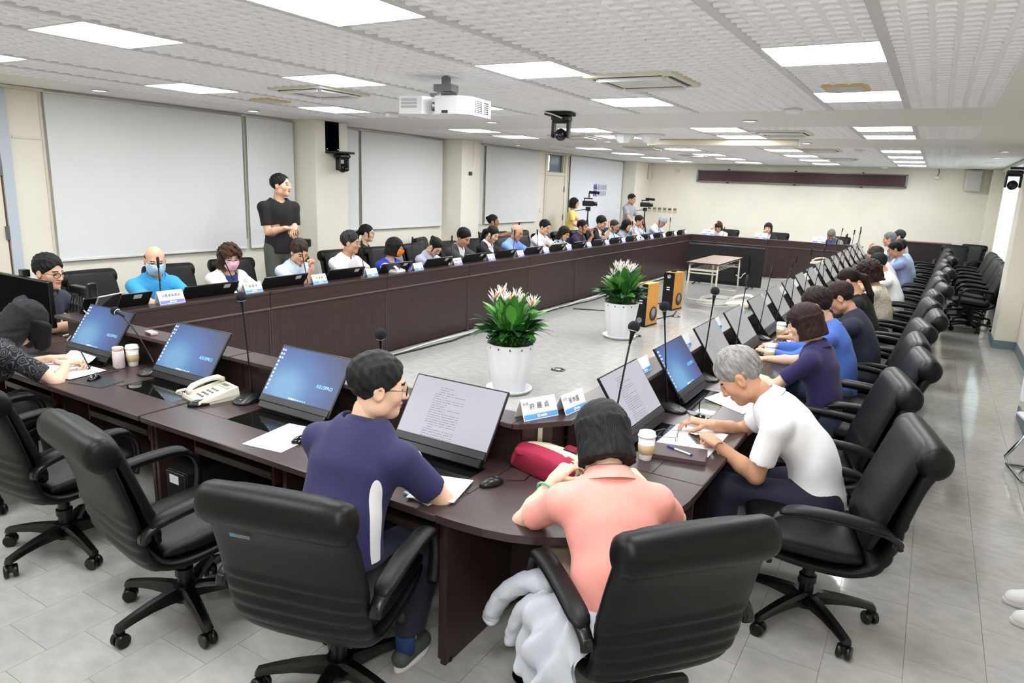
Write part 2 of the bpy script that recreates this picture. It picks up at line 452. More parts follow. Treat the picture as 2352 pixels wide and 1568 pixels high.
# walls
def build_walls():
    w = MB(); T = 0.2
    OPEN = [(6.535, 6.60, 1.2, 2.86), (8.785, 8.845, 1.3, 2.86), (12.50, 12.585, 1.3, 2.86), (15.43, 16.25, 2.41, 2.83)]
    y = YF
    for a, b, z0, z1 in OPEN:
        w.box(XL-T, XL, y, a, 0, ZC); w.box(XL-T, XL, a, b, 0, z0); w.box(XL-T, XL, a, b, z1, ZC); y = b
    w.box(XL-T, XL, y, YB+T, 0, ZC)
    struct('wall_left', w, MATS['wall'])
    struct('wall_back', MB().box(XL, XR+T, YB, YB+T, 0, ZC), MATS['wall'])
    struct('wall_front', MB().box(XL, XR+T, YF-T, YF, 0, ZC), MATS['wall'])
    r = MB(); a, b, z0, z1 = 15.3, 19.6, 1.0, 2.78
    r.box(XR, XR+T, YF, a, 0, ZC); r.box(XR, XR+T, b, YB, 0, ZC); r.box(XR, XR+T, a, b, 0, z0); r.box(XR, XR+T, a, b, z1, ZC)
    struct('wall_right', r, MATS['wall'])
    for nm, x0, x1, y0, y1 in (('column_1', XL, -7.8, 7.466, 8.12), ('column_2', XL, -7.8, 11.14, 11.77), ('column_3', XL, -7.8, 20.1, YB), ('column_4', 1.0, XR, 12.35, 13.05), ('column_5', 1.0, XR, 7.75, 8.4), ('column_6', 1.03, XR, 20.8, YB)):
        struct('wall_'+nm, MB().rbox(x0, x1, y0, y1, 0, ZC, 0.006), MATS['wall'])
    bb = MB(); bb.box(-8.2, XR, YB-0.015, YB, 0, 0.13); struct('baseboard_back', bb, MATS['baseboard'])
    bb = MB(); bb.box(XR-0.015, XR, YF, 7.73, 0, 0.13); bb.box(XR-0.015, XR, 8.42, 12.33, 0, 0.13); bb.box(XR-0.015, XR, 13.07, 20.78, 0, 0.13)
    for y0, y1 in ((12.35, 13.05), (7.75, 8.4)):
        bb.box(0.985, 1.0, y0-0.015, y1+0.015, 0, 0.12); bb.box(1.0, XR, y0-0.015, y0, 0, 0.12)
    struct('baseboard_right', bb, MATS['baseboard'])
    bb = MB(); bb.box(XL, XL+0.015, YF, YB, 0, 0.12); struct('baseboard_left', bb, MATS['baseboard'])
    tr = MB(); tr.box(XL, XL+0.05, YF, 7.466, 2.845, 2.875); tr.box(XL, XL+0.05, 8.12, 11.14, 2.845, 2.875); tr.box(XL, XL+0.05, 11.77, 20.1, 2.845, 2.875)
    struct('trim_2', tr, MATS['trim'])
    tr = MB(); tr.box(XL, XL+0.012, 3.74, 4.03, 2.36, 2.385); tr.box(XL, XL+0.014, 4.025, 4.05, 0.9, 2.845); tr.box(XL, XL+0.012, 14.9, 15.3, 2.36, 2.375); tr.box(XL, XL+0.02, 16.5, 16.53, 0, 2.845)
    tr.box(XL, XL+0.03, 16.30, 16.36, 0, 2.84); tr.box(XL, XL+0.03, 15.27, 15.33, 0, 2.84); tr.box(XL, XL+0.03, 15.33, 16.30, 2.33, 2.395)
    struct('trim_3', tr, MATS['trim'])
    tr = MB(); tr.box(XR-0.06, XR, 13.1, 20.8, 2.80, 2.87); struct('trim_4', tr, MATS['trim'])
    # doors
    d = struct('door_1', MB().box(XL+0.002, XL+0.03, 2.65, 3.58, 0, 2.34), MATS['trim'])
    MB().box(XL+0.002, XL+0.045, 3.60, 3.70, 0, 2.84).build('door_frame', M('frame_blue', (188, 198, 206), 0.5), d)
    MB().box(XL+0.004, XL+0.02, 3.58, 3.60, 0, 2.34).build('door_edge', M('edge_brown', (120, 70, 40), 0.6), d)
    for z in (2.05, 1.4):
        MB().box(XL+0.03, XL+0.05, 3.565, 3.60, z-0.07, z+0.07).build('hinge', MATS['steel_grey'], d)
    d = struct('door_2', MB().box(XL+0.002, XL+0.03, 15.34, 16.27, 0, 2.32), MATS['trim'])
    for z in (2.0, 1.3, 0.5): MB().box(XL+0.03, XL+0.045, 16.25, 16.30, z-0.07, z+0.07).build('hinge', MATS['steel_grey'], d)
    # windows behind the blinds and above the door
    for i, (a, b, z0, z1) in enumerate(OPEN):
        f = MB(); t = 0.008 if i < 3 else 0.03
        f.box(XL-0.1, XL-0.06, a, a+t, z0, z1); f.box(XL-0.1, XL-0.06, b-t, b, z0, z1); f.box(XL-0.1, XL-0.06, a, b, z0, z0+t); f.box(XL-0.1, XL-0.06, a, b, z1-t, z1)
        if i < 3:
            for z in (1.75, 2.3): f.box(XL-0.1, XL-0.05, a, b, z-0.02, z+0.02)
        wd = struct('window_%d' % (i+1), f, MATS['steel_grey'])
        MB().box(XL-0.085, XL-0.08, a+t, b-t, z0+t, z1-t).build('pane', MATS['pane'], wd)
        if i == 3: MB().box(XL-0.075, XL-0.07, 15.62, 16.22, z0+t, z1-t).build('pane', M('pane_grey', (110, 122, 130), 0.2), wd)
    f = MB(); f.box(XR+0.08, XR+0.12, 15.3, 19.6, 1.0, 1.05); f.box(XR+0.08, XR+0.12, 15.3, 19.6, 2.73, 2.78)
    for yy in (15.3, 17.4, 19.55): f.box(XR+0.08, XR+0.12, yy, yy+0.05, 1.0, 2.78)
    wd = struct('window_5', f, MATS['aluminium'])
    MB().box(XR+0.095, XR+0.1, 15.35, 19.55, 1.05, 2.73).build('pane', MATS['pane'], wd)
build_walls()

def build_blinds():
    spec = [(4.06, 6.53, 1.085, 'blind', 'wide pale grey roller blind left of the standing man'), (6.605, 7.41, 1.085, 'blind', 'narrow grey roller blind behind the standing man in black'),
            (8.14, 8.78, 1.26, 'blind', 'narrow grey roller blind just right of the first wall column'), (8.85, 11.06, 1.26, 'blind', 'wide grey roller blind between the two wall columns'),
            (11.80, 12.49, 1.25, 'blind', 'narrow grey roller blind just right of the second wall column'), (12.59, 14.86, 1.25, 'blind', 'creased pale roller blind left of the cream door'),
            (16.56, 20.06, 0.6, 'blind_white', 'white roller blind with a purple printed logo near the far corner')]
    for y0, y1, z0, m, lab in spec:
        t = thing('roller_blind', lab, 'blind', (XL, (y0+y1)/2, z0), 0, 'roller blinds on the left wall')
        L = (y1-y0)/2; H = 2.84-z0
        n = 24; v = []; f = []
        for j in range(7):
            for i in range(n+1):
                yy = -L+2*L*i/n; zz = H*j/6
                v.append((0.05+0.004*math.sin(yy*5+y0)*(1-j/6)+0.003*math.sin(yy*11+j), yy, zz))
        for j in range(6):
            for i in range(n): f.append((j*(n+1)+i, j*(n+1)+i+1, (j+1)*(n+1)+i+1, (j+1)*(n+1)+i))
        k = len(v); v += [(x-0.004, a, b) for x, a, b in v]; f += [tuple(reversed([q+k for q in g])) for g in f]
        link('fabric', mesh_data('fabric', v, f, True, [MATS[m]]), t)
        MB().rbox(0.035, 0.06, -L, L, -0.018, 0.012, 0.006).build('bottom_bar', MATS[m], t)
        tb = MB(); tb.tube([(0.045, -L, H+0.012), (0.045, L, H+0.012)], 0.018, 10); tb.build('roller', MATS['aluminium'], t, smooth=True)
        if m == 'blind_white':
            # the printed emblem and its two lines of characters, on the cloth
            lg = MB()
            def st(a, b, w): lg.tube([(0.062, a[0], a[1]), (0.062, b[0], b[1])], w, 6)
            u = 0.1
            cy, cz = 18.16-18.31, 2.0-z0
            for s in (((-.10, .16), (-.10, .02)), ((-.12, .09), (-.08, .11)), ((-.03, .16), (.03, .16)), ((-.05, .05), (.0, .14)), ((.02, .14), (.07, .03)), ((-.03, .03), (-.005, .075)), ((-.105, .0), (-.12, -.16)), ((-.05, -.01), (.06, -.01)), ((.06, -.01), (.06, -.10)), ((-.04, -.055), (.03, -.055)), ((-.04, -.10), (.05, -.10)), ((.0, -.10), (-.03, -.15)), ((.02, -.12), (.07, -.16))):
                st((cy+s[0][0], cz+s[0][1]), (cy+s[1][0], cz+s[1][1]), 0.014)
            lg.build('logo', MATS['logo_purple'], t)
            for k, tx in enumerate(('觀光首都', '宜居城市')):
                o = link('lettering', text_data(tx, 0.155, MATS['logo_text']), t, (0.0625, 18.60-18.31, cz+0.08-0.17*k), (PI/2, 0, PI/2))
    # curtain over the right-hand window
    m = bpy.data.materials.new('curtain_cloth'); m.use_nodes = True; nt = m.node_tree
    d = nt.nodes.new('ShaderNodeBsdfDiffuse'); d.inputs[0].default_value = lin((238, 238, 234)); tl = nt.nodes.new('ShaderNodeBsdfTranslucent'); tl.inputs[0].default_value = lin((240, 242, 240))
    mx = nt.nodes.new('ShaderNodeMixShader'); mx.inputs[0].default_value = 0.55
    nt.links.new(d.outputs[0], mx.inputs[1]); nt.links.new(tl.outputs[0], mx.inputs[2]); nt.links.new(mx.outputs[0], nt.nodes['Material Output'].inputs[0])
    v = []; f = []; n = 90
    for j in range(5):
        for i in range(n+1): v.append((XR-0.04+0.018*math.sin(i*1.1), 15.2+4.5*i/n, 0.95+1.85*j/4))
    for j in range(4):
        for i in range(n): f.append((j*(n+1)+i, j*(n+1)+i+1, (j+1)*(n+1)+i+1, (j+1)*(n+1)+i))
    tag(link('curtain', mesh_data('curtain', v, f, True, [m])), 'sunlit white curtain over the window on the right wall', 'curtain')
    # greenery outside, seen through the slits between the blinds
    rr = random.Random(3)
    for yc in (4.8, 8.6, 12.4, 16.2):
        tm = MB()
        for i in range(70):
            tm.ball((rr.uniform(-0.9, 0.9), rr.uniform(-1.3, 1.3), rr.uniform(0.6, 3.2)), rr.uniform(0.18, 0.4), 7, 5)
        tm.tube([(0, 0, -0.5), (0, 0, 1.5)], 0.12, 8)
        lab = {4.8: 'first', 8.6: 'second', 12.4: 'third', 16.2: 'fourth'}[yc]
        o = tm.build('tree', MATS['foliage'], None, (-10.6, yc, 0)); tag(o, 'green leafy tree outside, '+lab+' along the left wall windows', 'tree', 'trees outside the windows')
build_blinds()
# ---------------------------------------------------------------- ceiling fittings and things on the walls
def build_ceiling_things():
    # air conditioning cassettes
    cm = MB(); h = 0.42
    cm.rbox(-h, h, -h, h, -0.018, 0.02, 0.012); body = cm.data('cover', MATS['ac_cream'])
    gm = MB()
    for i in range(7): gm.box(-0.24, 0.24, -0.24+0.07*i, -0.24+0.07*i+0.03, -0.026, -0.016)
    grille = gm.data('grille', MATS['white_plastic'])
    sl = MB()
    for a in ((-0.3, 0.3, -0.37, -0.31), (-0.3, 0.3, 0.31, 0.37), (-0.37, -0.31, -0.3, 0.3), (0.31, 0.37, -0.3, 0.3)): sl.box(a[0], a[1], a[2], a[3], -0.021, -0.017)
    slots = sl.data('air_slots', MATS['ac_dark'])
    fl = MB()
    for s in (-1, 1):
        fl.box(-0.3, 0.3, s*0.33-0.006, s*0.33+0.006, -0.05, -0.018); fl.box(s*0.33-0.006, s*0.33+0.006, -0.3, 0.3, -0.04, -0.018)
    flap = fl.data('air_flap', MATS['white_plastic'])
    for x, y, w in ((-2.0, 5.16, 'with open flaps, nearest the right-hand ceiling lights'), (-5.18, 5.03, 'left of the hanging projector'), (-1.87, 9.95, 'past the first plain ceiling band, right half'),
                    (-5.2, 10.6, 'past the first plain ceiling band, left half'), (-1.91, 13.6, 'just past the second plain band, right half'), (-5.06, 13.4, 'just past the second plain band, left half'),
                    (-1.91, 16.7, 'toward the far wall, right half'), (-4.86, 16.2, 'toward the far wall, left half')):
        t = thing('ceiling_air_conditioner', 'cream square ceiling air conditioner '+w, 'air conditioner', (x, y, ZC-0.004), 0, 'ceiling air conditioners'); t.scale = (0.8, 0.8, 0.8)
        link('cover', body, t); link('grille', grille, t); link('air_slots', slots, t); link('air_flap', flap, t)
    for x, y, w in ((-0.70, 5.9, 'between the two right-hand lights'), (-6.38, 5.47, 'near the left wall blinds')):
        t = thing('ceiling_speaker_panel', 'tan framed flush square ceiling panel '+w, 'ceiling panel', (x, y, ZC), 0)
        MB().rbox(-0.15, 0.15, -0.16, 0.16, -0.014, 0.01, 0.006).build('frame', MATS['tan_plastic'], t); MB().rbox(-0.12, 0.12, -0.13, 0.13, -0.02, -0.005, 0.005).build('cover', M('cover_grey', (205, 205, 206), 0.5), t)
    sm = MB(); sm.lathe([(0.05, 0.0), (0.075, -0.01), (0.075, -0.03), (0.06, -0.05), (0.02, -0.055)], 20); smd = sm.data('cover', MATS['white_plastic'], True)
    bm = MB(); bm.cyl((0, 0), 0.085, -0.008, 0.0, 20); bmd = bm.data('base', MATS['ac_cream'])
    for x, y, w in ((-1.29, 7.22, 'at the edge of the first plain ceiling band'), (-1.27, 13.5, 'past the second plain ceiling band'), (-1.31, 20.6, 'near the far wall'), (-5.85, 6.85, 'left of the projector')):
        t = thing('smoke_detector', 'round white smoke detector '+w, 'smoke detector', (x, y, ZC), 0, 'smoke detectors')
        link('cover', smd, t); link('base', bmd, t)
    rg = MB(); rg.lathe([(0.06, 0.0), (0.085, -0.004), (0.088, -0.01), (0.07, -0.012), (0.062, -0.004)], 20); rgd = rg.data('ring', MATS['white_plastic'], True)
    ld = MB(); ld.cyl((0, 0), 0.064, -0.007, -0.002, 20); ldd = ld.data('lamp', MATS['downlight'])
    for x, y, w in ((-7.64, 4.34, 'by the left wall, nearest the camera'), (-7.68, 6.3, 'by the left wall above the standing man'), (-1.93, 8.3, 'in the first plain band, right half'), (-5.2, 8.1, 'in the first plain band beside the projector'),
                    (-7.63, 12.9, 'by the left wall beyond the second column'), (-7.61, 14.7, 'by the left wall before the cream door'), (-7.61, 16.6, 'by the left wall past the cream door'), (-1.88, 11.9, 'in the second plain band, right half'), (-5.1, 11.7, 'in the second plain band, left half'),
                    (0.78, 13.6, 'by the right wall, first of three'), (0.78, 15.5, 'by the right wall, second of three'), (0.78, 17.6, 'by the right wall, third of three')):
        t = thing('downlight', 'small round recessed downlight '+w, 'downlight', (x, y, ZC), 0, 'round downlights')
        link('ring', rgd, t); link('lamp', ldd, t)
    for x, w in ((-4.18, 'left'), (-3.77, 'right')):
        cm = MB(); cm.lathe([(0.16, 0), (0.15, -0.04), (0.09, -0.12), (0.07, -0.13)], 8); t = thing('ceiling_dome', 'white faceted ceiling dome, '+w+' one of the pair beyond the camera', 'ceiling speaker', (x, 10.2, ZC), 0.3)
        cm.build('cover', MATS['white_plastic'], t); MB().cyl((0, 0), 0.21, -0.01, 0.0, 16).build('base', MATS['ac_cream'], t)
    t = thing('projection_screen_case', 'long white projection screen case under the second plain ceiling band', 'screen case', (-3.0, 11.2, ZC), 0)
    MB().rbox(-1.15, 1.15, -0.06, 0.06, -0.09, 0.0, 0.02).build('case', MATS['ac_cream'], t)
    for s in (-1, 1): MB().box(s*1.15-0.01, s*1.15+0.01, -0.065, 0.065, -0.095, 0.0).build('end_cap', MATS['white_plastic'], t)

    # projector, hung with its lens towards the near left
    t = thing('projector', 'white ceiling projector hanging from a metal bracket', 'projector', (-3.40, 4.62, 2.655), math.radians(8)); t.scale = (0.86, 0.86, 0.86)
    b = MB(); w, d, hh = 0.34, 0.24, 0.075
    poly = [(-w, -d), (-0.11, -d), (-0.06, -d+0.09), (0.02, -d+0.09), (0.02, -d), (w-0.1, -d), (w, -d+0.09), (w, d), (-w, d)]
    b.prism(poly, -hh, hh); b.build('body', MATS['white_plastic'], t)
    MB().rbox(-0.055, 0.015, -d+0.07, -d+0.1, -0.045, 0.03, 0.01).build('lens', MATS['black_gloss'], t)
    MB().box(0.09, 0.15, -d-0.004, -d+0.002, -0.07, -0.045).build('sensor_window', MATS['black_gloss'], t)
    for k in range(3):
        MB().box(-w+0.02, -0.16, -d-0.003, -d+0.002, 0.035-0.03*k, 0.056-0.03*k).build('vent', M('vent_grey', (190, 192, 196), 0.5), t)
    vm = MB(); 
    for i in range(5):
        for j in range(7): vm.box(w-0.001, w+0.003, -0.09+0.03*i, -0.072+0.03*i, -0.05+0.015*j, -0.041+0.015*j)
    for i in range(3):
        for j in range(6): vm.box(w-0.001, w+0.003, 0.10+0.03*i, 0.12+0.03*i, -0.05+0.018*j, -0.038+0.018*j)
    vm.build('vent_holes', MATS['black_matte'], t)
    mt = MB(); mt.box(-0.09, 0.09, -0.07, 0.07, hh+0.06, hh+0.12); mt.box(-0.03, 0.03, -0.03, 0.03, hh+0.02, 0.27); mt.box(-0.16, 0.12, -0.015, 0.015, hh+0.02, hh+0.05); mt.box(-0.015, 0.015, -0.14, 0.14, hh+0.02, hh+0.05)
    mt.build('bracket', MATS['steel_grey'], t)
    for q in ((-0.15, 0), (0.11, 0), (0, 0.13), (0, -0.13)):
        MB().cyl(q, 0.018, hh-0.005, hh+0.03, 8).build('bracket_foot', MATS['steel_grey'], t)

    def ptz(name, lab, loc, rz, drop, arm=None):
        t = thing(name, lab, 'camera', loc, rz)
        if arm == 'wall':      # tall black board on the column carrying a shelf
            MB().rbox(-0.145, 0.145, 0.0, 0.025, 0.0, 0.46, 0.005).build('wall_board', MATS['black_matte'], t)
            for a in (-0.11, 0.11):
                for z in (0.03, 0.43): MB().cyl((0, 0), 0.01, 0, 0.006, 8, m=Matrix.Translation((a, 0, z)) @ Matrix.Rotation(PI/2, 4, 'X')).build('screw', MATS['chrome'], t)
            MB().rbox(-0.145, 0.2, -0.26, 0.02, -0.03, 0.0, 0.005).build('shelf', MATS['black_matte'], t); c = (0.06, -0.14)
        elif arm == 'side':
            MB().rbox(-0.06, 0.4, -0.05, 0.05, -0.02, 0.015, 0.005).build('arm', MATS['black_matte'], t); c = (0, 0)
        else:
            MB().rbox(-0.15, 0.15, -0.1, 0.1, -0.035, 0.0, 0.005).build('mount_plate', MATS['black_matte'], t); c = (0.02, 0)
        b = MB(); b.rbox(c[0]-0.1, c[0]+0.1, c[1]-0.1, c[1]+0.1, -0.1, -0.03, 0.03); b.build('base', MATS['black_plastic'], t)
        y = MB(); y.rbox(c[0]-0.1, c[0]-0.07, c[1]-0.05, c[1]+0.05, -0.27, -0.09, 0.012); y.rbox(c[0]+0.07, c[0]+0.1, c[1]-0.05, c[1]+0.05, -0.27, -0.09, 0.012); y.rbox(c[0]-0.1, c[0]+0.1, c[1]-0.05, c[1]+0.05, -0.115, -0.09, 0.01)
        y.build('yoke', MATS['black_plastic'], t)
        MB().ball((c[0], c[1], -0.235), 0.066, 14, 10, (1, 1.1, 1)).build('camera_head', MATS['black_plastic'], t, smooth=True)
        MB().tube([(c[0], c[1]-0.06, -0.245), (c[0], c[1]-0.095, -0.25)], 0.035, 12).build('lens', MATS['black_gloss'], t, smooth=True)
        return t
    t = ptz('video_camera', 'black dome video camera hanging from the ceiling right of the projector', (-3.68, 7.1, ZC-0.005), math.radians(10), 0)
    MB().tube([(-0.14, -0.11, -0.01), (-0.05, -0.13, -0.03), (0.06, -0.12, -0.07)], 0.008, 6).build('cable', MATS['cable_white'], t)
    ptz('video_camera', 'black video camera on a tall black board on the first column', (-7.8, 7.80, 2.46), math.radians(90), 0, 'wall')
    ptz('video_camera', 'black video camera on a bracket by the right-hand column', (0.86, 12.3, 2.58), math.radians(0), 0, 'side')

    # back wall
    t = thing('led_message_board', 'long dark red switched-off message board on the far wall', 'display board', (-3.53, YB, 2.37), 0)
    MB().box(-2.72, 2.72, -0.10, -0.0, 0.025, 0.315).build('panel', MATS['led_red'], t)
    f = MB(); f.rbox(-2.76, 2.76, -0.125, 0, 0.315, 0.345, 0.008); f.rbox(-2.76, 2.76, -0.125, 0, 0, 0.03, 0.008); f.rbox(-2.76, -2.715, -0.125, 0, 0, 0.345, 0.008); f.rbox(2.715, 2.76, -0.125, 0, 0, 0.345, 0.008)
    f.build('frame', MATS['led_frame'], t)
    for x in (-1.85, 0.0, 1.7):
        MB().box(x-0.02, x+0.02, -0.11, 0, 0.34, 0.375).build('clip', MATS['black_matte'], t); MB().box(x-0.02, x+0.02, -0.11, 0, -0.025, 0.005).build('clip', MATS['black_matte'], t)
    for x, w, z0, z1, lab in ((-7.86, 0.13, 2.39, 2.86, 'left corner'), (0.68, 0.19, 2.35, 2.85, 'right corner')):
        t = thing('wall_speaker', 'off-white wall loudspeaker high in the far '+lab, 'speaker', (x, YB, z0), 0, 'far wall loudspeakers')
        MB().prism([(-w, -0.02), (-w*0.8, -0.22), (w*0.8, -0.22), (w, -0.02)], 0, z1-z0).build('box', MATS['speaker_wall'], t)
        MB().rbox(-w*0.78, w*0.78, -0.235, -0.215, 0.02, z1-z0-0.02, 0.008).build('grille', MATS['speaker_grille'], t)
    for i in range(6):
        x = -7.72+0.163*i
        t = thing('switch_plate', 'small beige light switch plate, %s from the left on the far wall' % NTH[i], 'switch', (x, YB, 1.40), 0, 'row of switch plates')
        MB().rbox(-0.06, 0.06, -0.015, 0, 0, 0.16, 0.006).build('plate', MATS['switch_plate'], t)
        for k in range(2): MB().rbox(-0.045+0.047*k, -0.002+0.047*k, -0.024, -0.01, 0.08, 0.135, 0.004).build('rocker', M('switch_dark', (110, 66, 40), 0.4) if i == 4 else MATS['switch_key'], t)
    t = thing('wall_socket', 'small pale blank plate high on the far wall beside the message board', 'wall plate', (-6.93, YB, 2.62)); MB().rbox(-0.07, 0.07, -0.012, 0, 0, 0.09, 0.006).build('plate', M('plate_pale', (212, 210, 200), 0.5), t)
    t = thing('motion_sensor', 'clear sensor lamp hanging on a wire on the far wall', 'sensor', (-0.12, YB, 2.62))
    MB().tube([(0, -0.01, 0.26), (0.03, -0.012, 0.17), (0.0, -0.02, 0.07)], 0.006, 6).build('wire', MATS['cable_black'], t); MB().rbox(-0.07, 0.07, -0.05, 0, 0, 0.07, 0.02).build('housing', MATS['white_plastic'], t)
    t = thing('wall_switch', 'small white switch plate on the wall left of the cream door', 'switch', (XL, 15.12, 1.44)); MB().rbox(0, 0.012, -0.05, 0.05, 0, 0.1, 0.004).build('plate', M('plate_pale'), t); MB().rbox(0.01, 0.02, -0.03, 0.03, 0.02, 0.08, 0.004).build('rocker', MATS['white_plastic'], t)
    t = thing('wall_socket', 'small black outlet fitting on the second wall column', 'wall plate', (-7.8, 11.42, 2.22)); MB().rbox(0, 0.02, -0.05, 0.05, 0, 0.07, 0.004).build('plate', MATS['black_plastic'], t)
    MB().tube([(0.005, 0.1, 0.62), (0.008, 0.09, 0.3), (0.008, 0.05, 0.16)], 0.006, 6).build('conduit', MATS['wall_panel'], t)
    # low dark cabinet against the far wall
    t = thing('low_cabinet', 'low dark brown cabinet against the far wall behind the right row', 'cabinet', (-0.2, YB-0.3, 0))
    MB().box(-0.62, 0.62, -0.22, 0.26, 0, 0.99).build('body', MATS['cabinet'], t); MB().rbox(-0.64, 0.64, -0.24, 0.27, 0.99, 1.03, 0.008).build('top', MATS['wood_red'], t)
    for i in range(2): MB().box(-0.60+0.61*i, -0.01+0.61*i, -0.235, -0.22, 0.05, 0.95).build('door', MATS['cabinet'], t)
build_ceiling_things()
# ---------------------------------------------------------------- conference desks (local x along the desk, y from the inner face to the seats)
SHELF = 0.966; TOP = 0.74
def desk_unit(label, loc, rotz, L, seats, glass=True, tray=True):
    t = thing('conference_desk', label, 'desk', loc, rotz, 'dark wooden conference desk units')
    h = L/2; e = 0.003
    n = 1
    for i in range(n):
        a = -h+e+i*L/n; b = -h-e+(i+1)*L/n
        MB().rbox(a+0.012, b-0.012, 0.004, 0.024, 0.03, 0.785, 0.002).build('front_panel', MATS['wood'], t)
    MB().box(-h+e, -h+0.022, 0.0, 0.03, 0.0, 0.79).build('edge_strip', MATS['wood_edge'], t); MB().box(h-0.022, h-e, 0.0, 0.03, 0.0, 0.79).build('edge_strip', MATS['wood_edge'], t)
    MB().rbox(-h+e, h-e, -0.012, 0.02, 0.785, 0.803, 0.004).build('moulding', MATS['moulding'], t)
    MB().rbox(-h+e, h-e, -0.004, 0.02, 0.803, 0.942, 0.003).build('fascia', MATS['wood_h'], t)
    MB().rbox(-h+e, h-e, -0.012, 0.165, 0.94, SHELF, 0.004).build('shelf', MATS['wood_top_lit'], t)
    MB().box(-h+e, h-e, 0.055, 0.069, TOP, 0.94).build('riser', MATS['wood_h'], t)
    # worktop with openings for the glass lids
    w = MB(); gy0, gy1 = 0.24, 0.52
    xs = sorted(s for s in seats)
    if glass and xs:
        w.box(-h+e, h-e, 0.02, gy0, TOP-0.035, TOP); w.rbox(-h+e, h-e, gy1, 0.777, TOP-0.035, TOP, 0.006)
        x = -h+e
        for s in xs:
            w.box(x, s-0.27, gy0, gy1, TOP-0.035, TOP); x = s+0.27
        w.box(x, h-e, gy0, gy1, TOP-0.035, TOP)
    else:
        w.rbox(-h+e, h-e, 0.02, 0.777, TOP-0.035, TOP, 0.006)
    w.build('worktop', MATS['wood_top_lit'], t)
    if glass:
        for s in xs:
            MB().box(s-0.27, s+0.27, gy0, gy1, TOP-0.012, TOP-0.002).build('glass_lid', MATS['glass'], t)
            b = MB(); b.box(s-0.27, s+0.27, gy0, gy1, TOP-0.2, TOP-0.19); b.box(s-0.27, s-0.26, gy0, gy1, TOP-0.2, TOP-0.04); b.box(s+0.26, s+0.27, gy0, gy1, TOP-0.2, TOP-0.04); b.box(s-0.27, s+0.27, gy0, gy0+0.01, TOP-0.2, TOP-0.04)
            b.box(s-0.27, s+0.27, gy1-0.01, gy1, TOP-0.2, TOP-0.04); b.build('monitor_well', MATS['wood_red'], t)
            MB().box(s-0.15, s+0.1, gy0+0.04, gy1-0.04, TOP-0.19, TOP-0.15).build('well_tray', M('well_grey', (120, 118, 104), 0.5), t)
    for s in (-1, 1):
        MB().box(min(s*(h-e), s*(h-0.028)), max(s*(h-e), s*(h-0.028)), 0.03, 0.70, 0.0, TOP-0.035).build('side_panel', MATS['wood'], t)
    if len(xs) > 1: MB().box(-0.013, 0.013, 0.03, 0.66, 0.0, TOP-0.035).build('centre_panel', MATS['wood'], t)
    MB().box(-h+0.03, h-0.03, 0.04, 0.055, 0.05, TOP-0.05).build('back_panel', MATS['wood'], t)
    if tray:
        for s in xs:
            MB().box(s-0.30, s+0.30, 0.40, 0.70, 0.585, 0.602).build('keyboard_tray', MATS['wood_h'], t)
            MB().box(s-0.32, s-0.305, 0.36, 0.70, 0.56, TOP-0.035).build('tray_side', MATS['wood_red'], t); MB().box(s+0.305, s+0.32, 0.36, 0.70, 0.56, TOP-0.035).build('tray_side', MATS['wood_red'], t)
            MB().box(s-0.30, s+0.30, 0.695, 0.705, 0.60, 0.625).build('tray_lip', MATS['wood_edge'], t)
    return t
ORD = ['first', 'second', 'third', 'fourth', 'fifth', 'sixth', 'seventh', 'eighth', 'ninth']
for i in range(9):     # left run
    yc = 2.92+1.745*(i+0.5)
    desk_unit('dark wooden desk unit, %s from the camera in the left row' % ORD[i], (-5.55, yc, 0), PI/2, 1.745, [3.215+0.875*k-yc for k in range(19) if abs(3.215+0.875*k-yc) < 0.595], tray=False)
for i in range(9):     # right run
    yc = 3.12+1.72*(i+0.5)
    desk_unit('dark wooden desk unit, %s from the camera in the right row' % ORD[i], (-1.535, yc, 0), -PI/2, 1.72, [-(3.62+0.875*k-yc) for k in range(18) if abs(3.62+0.875*k-yc) < 0.6])
desk_unit('dark wooden desk unit nearest the camera, with a blank screen and a document screen', (-2.65, 2.935, 0), PI, 2.08, [-0.68, 0.35])
desk_unit('dark wooden desk unit at the near left where the woman writes', (-4.74, 2.935, 0), PI, 2.08, [-0.69, 0.36])
for i in range(2):
    desk_unit('dark wooden desk unit of the far table, %s half' % ('left', 'right')[i], (-4.55+2.0*i, 18.62, 0), 0, 2.0, [], tray=False, glass=False)

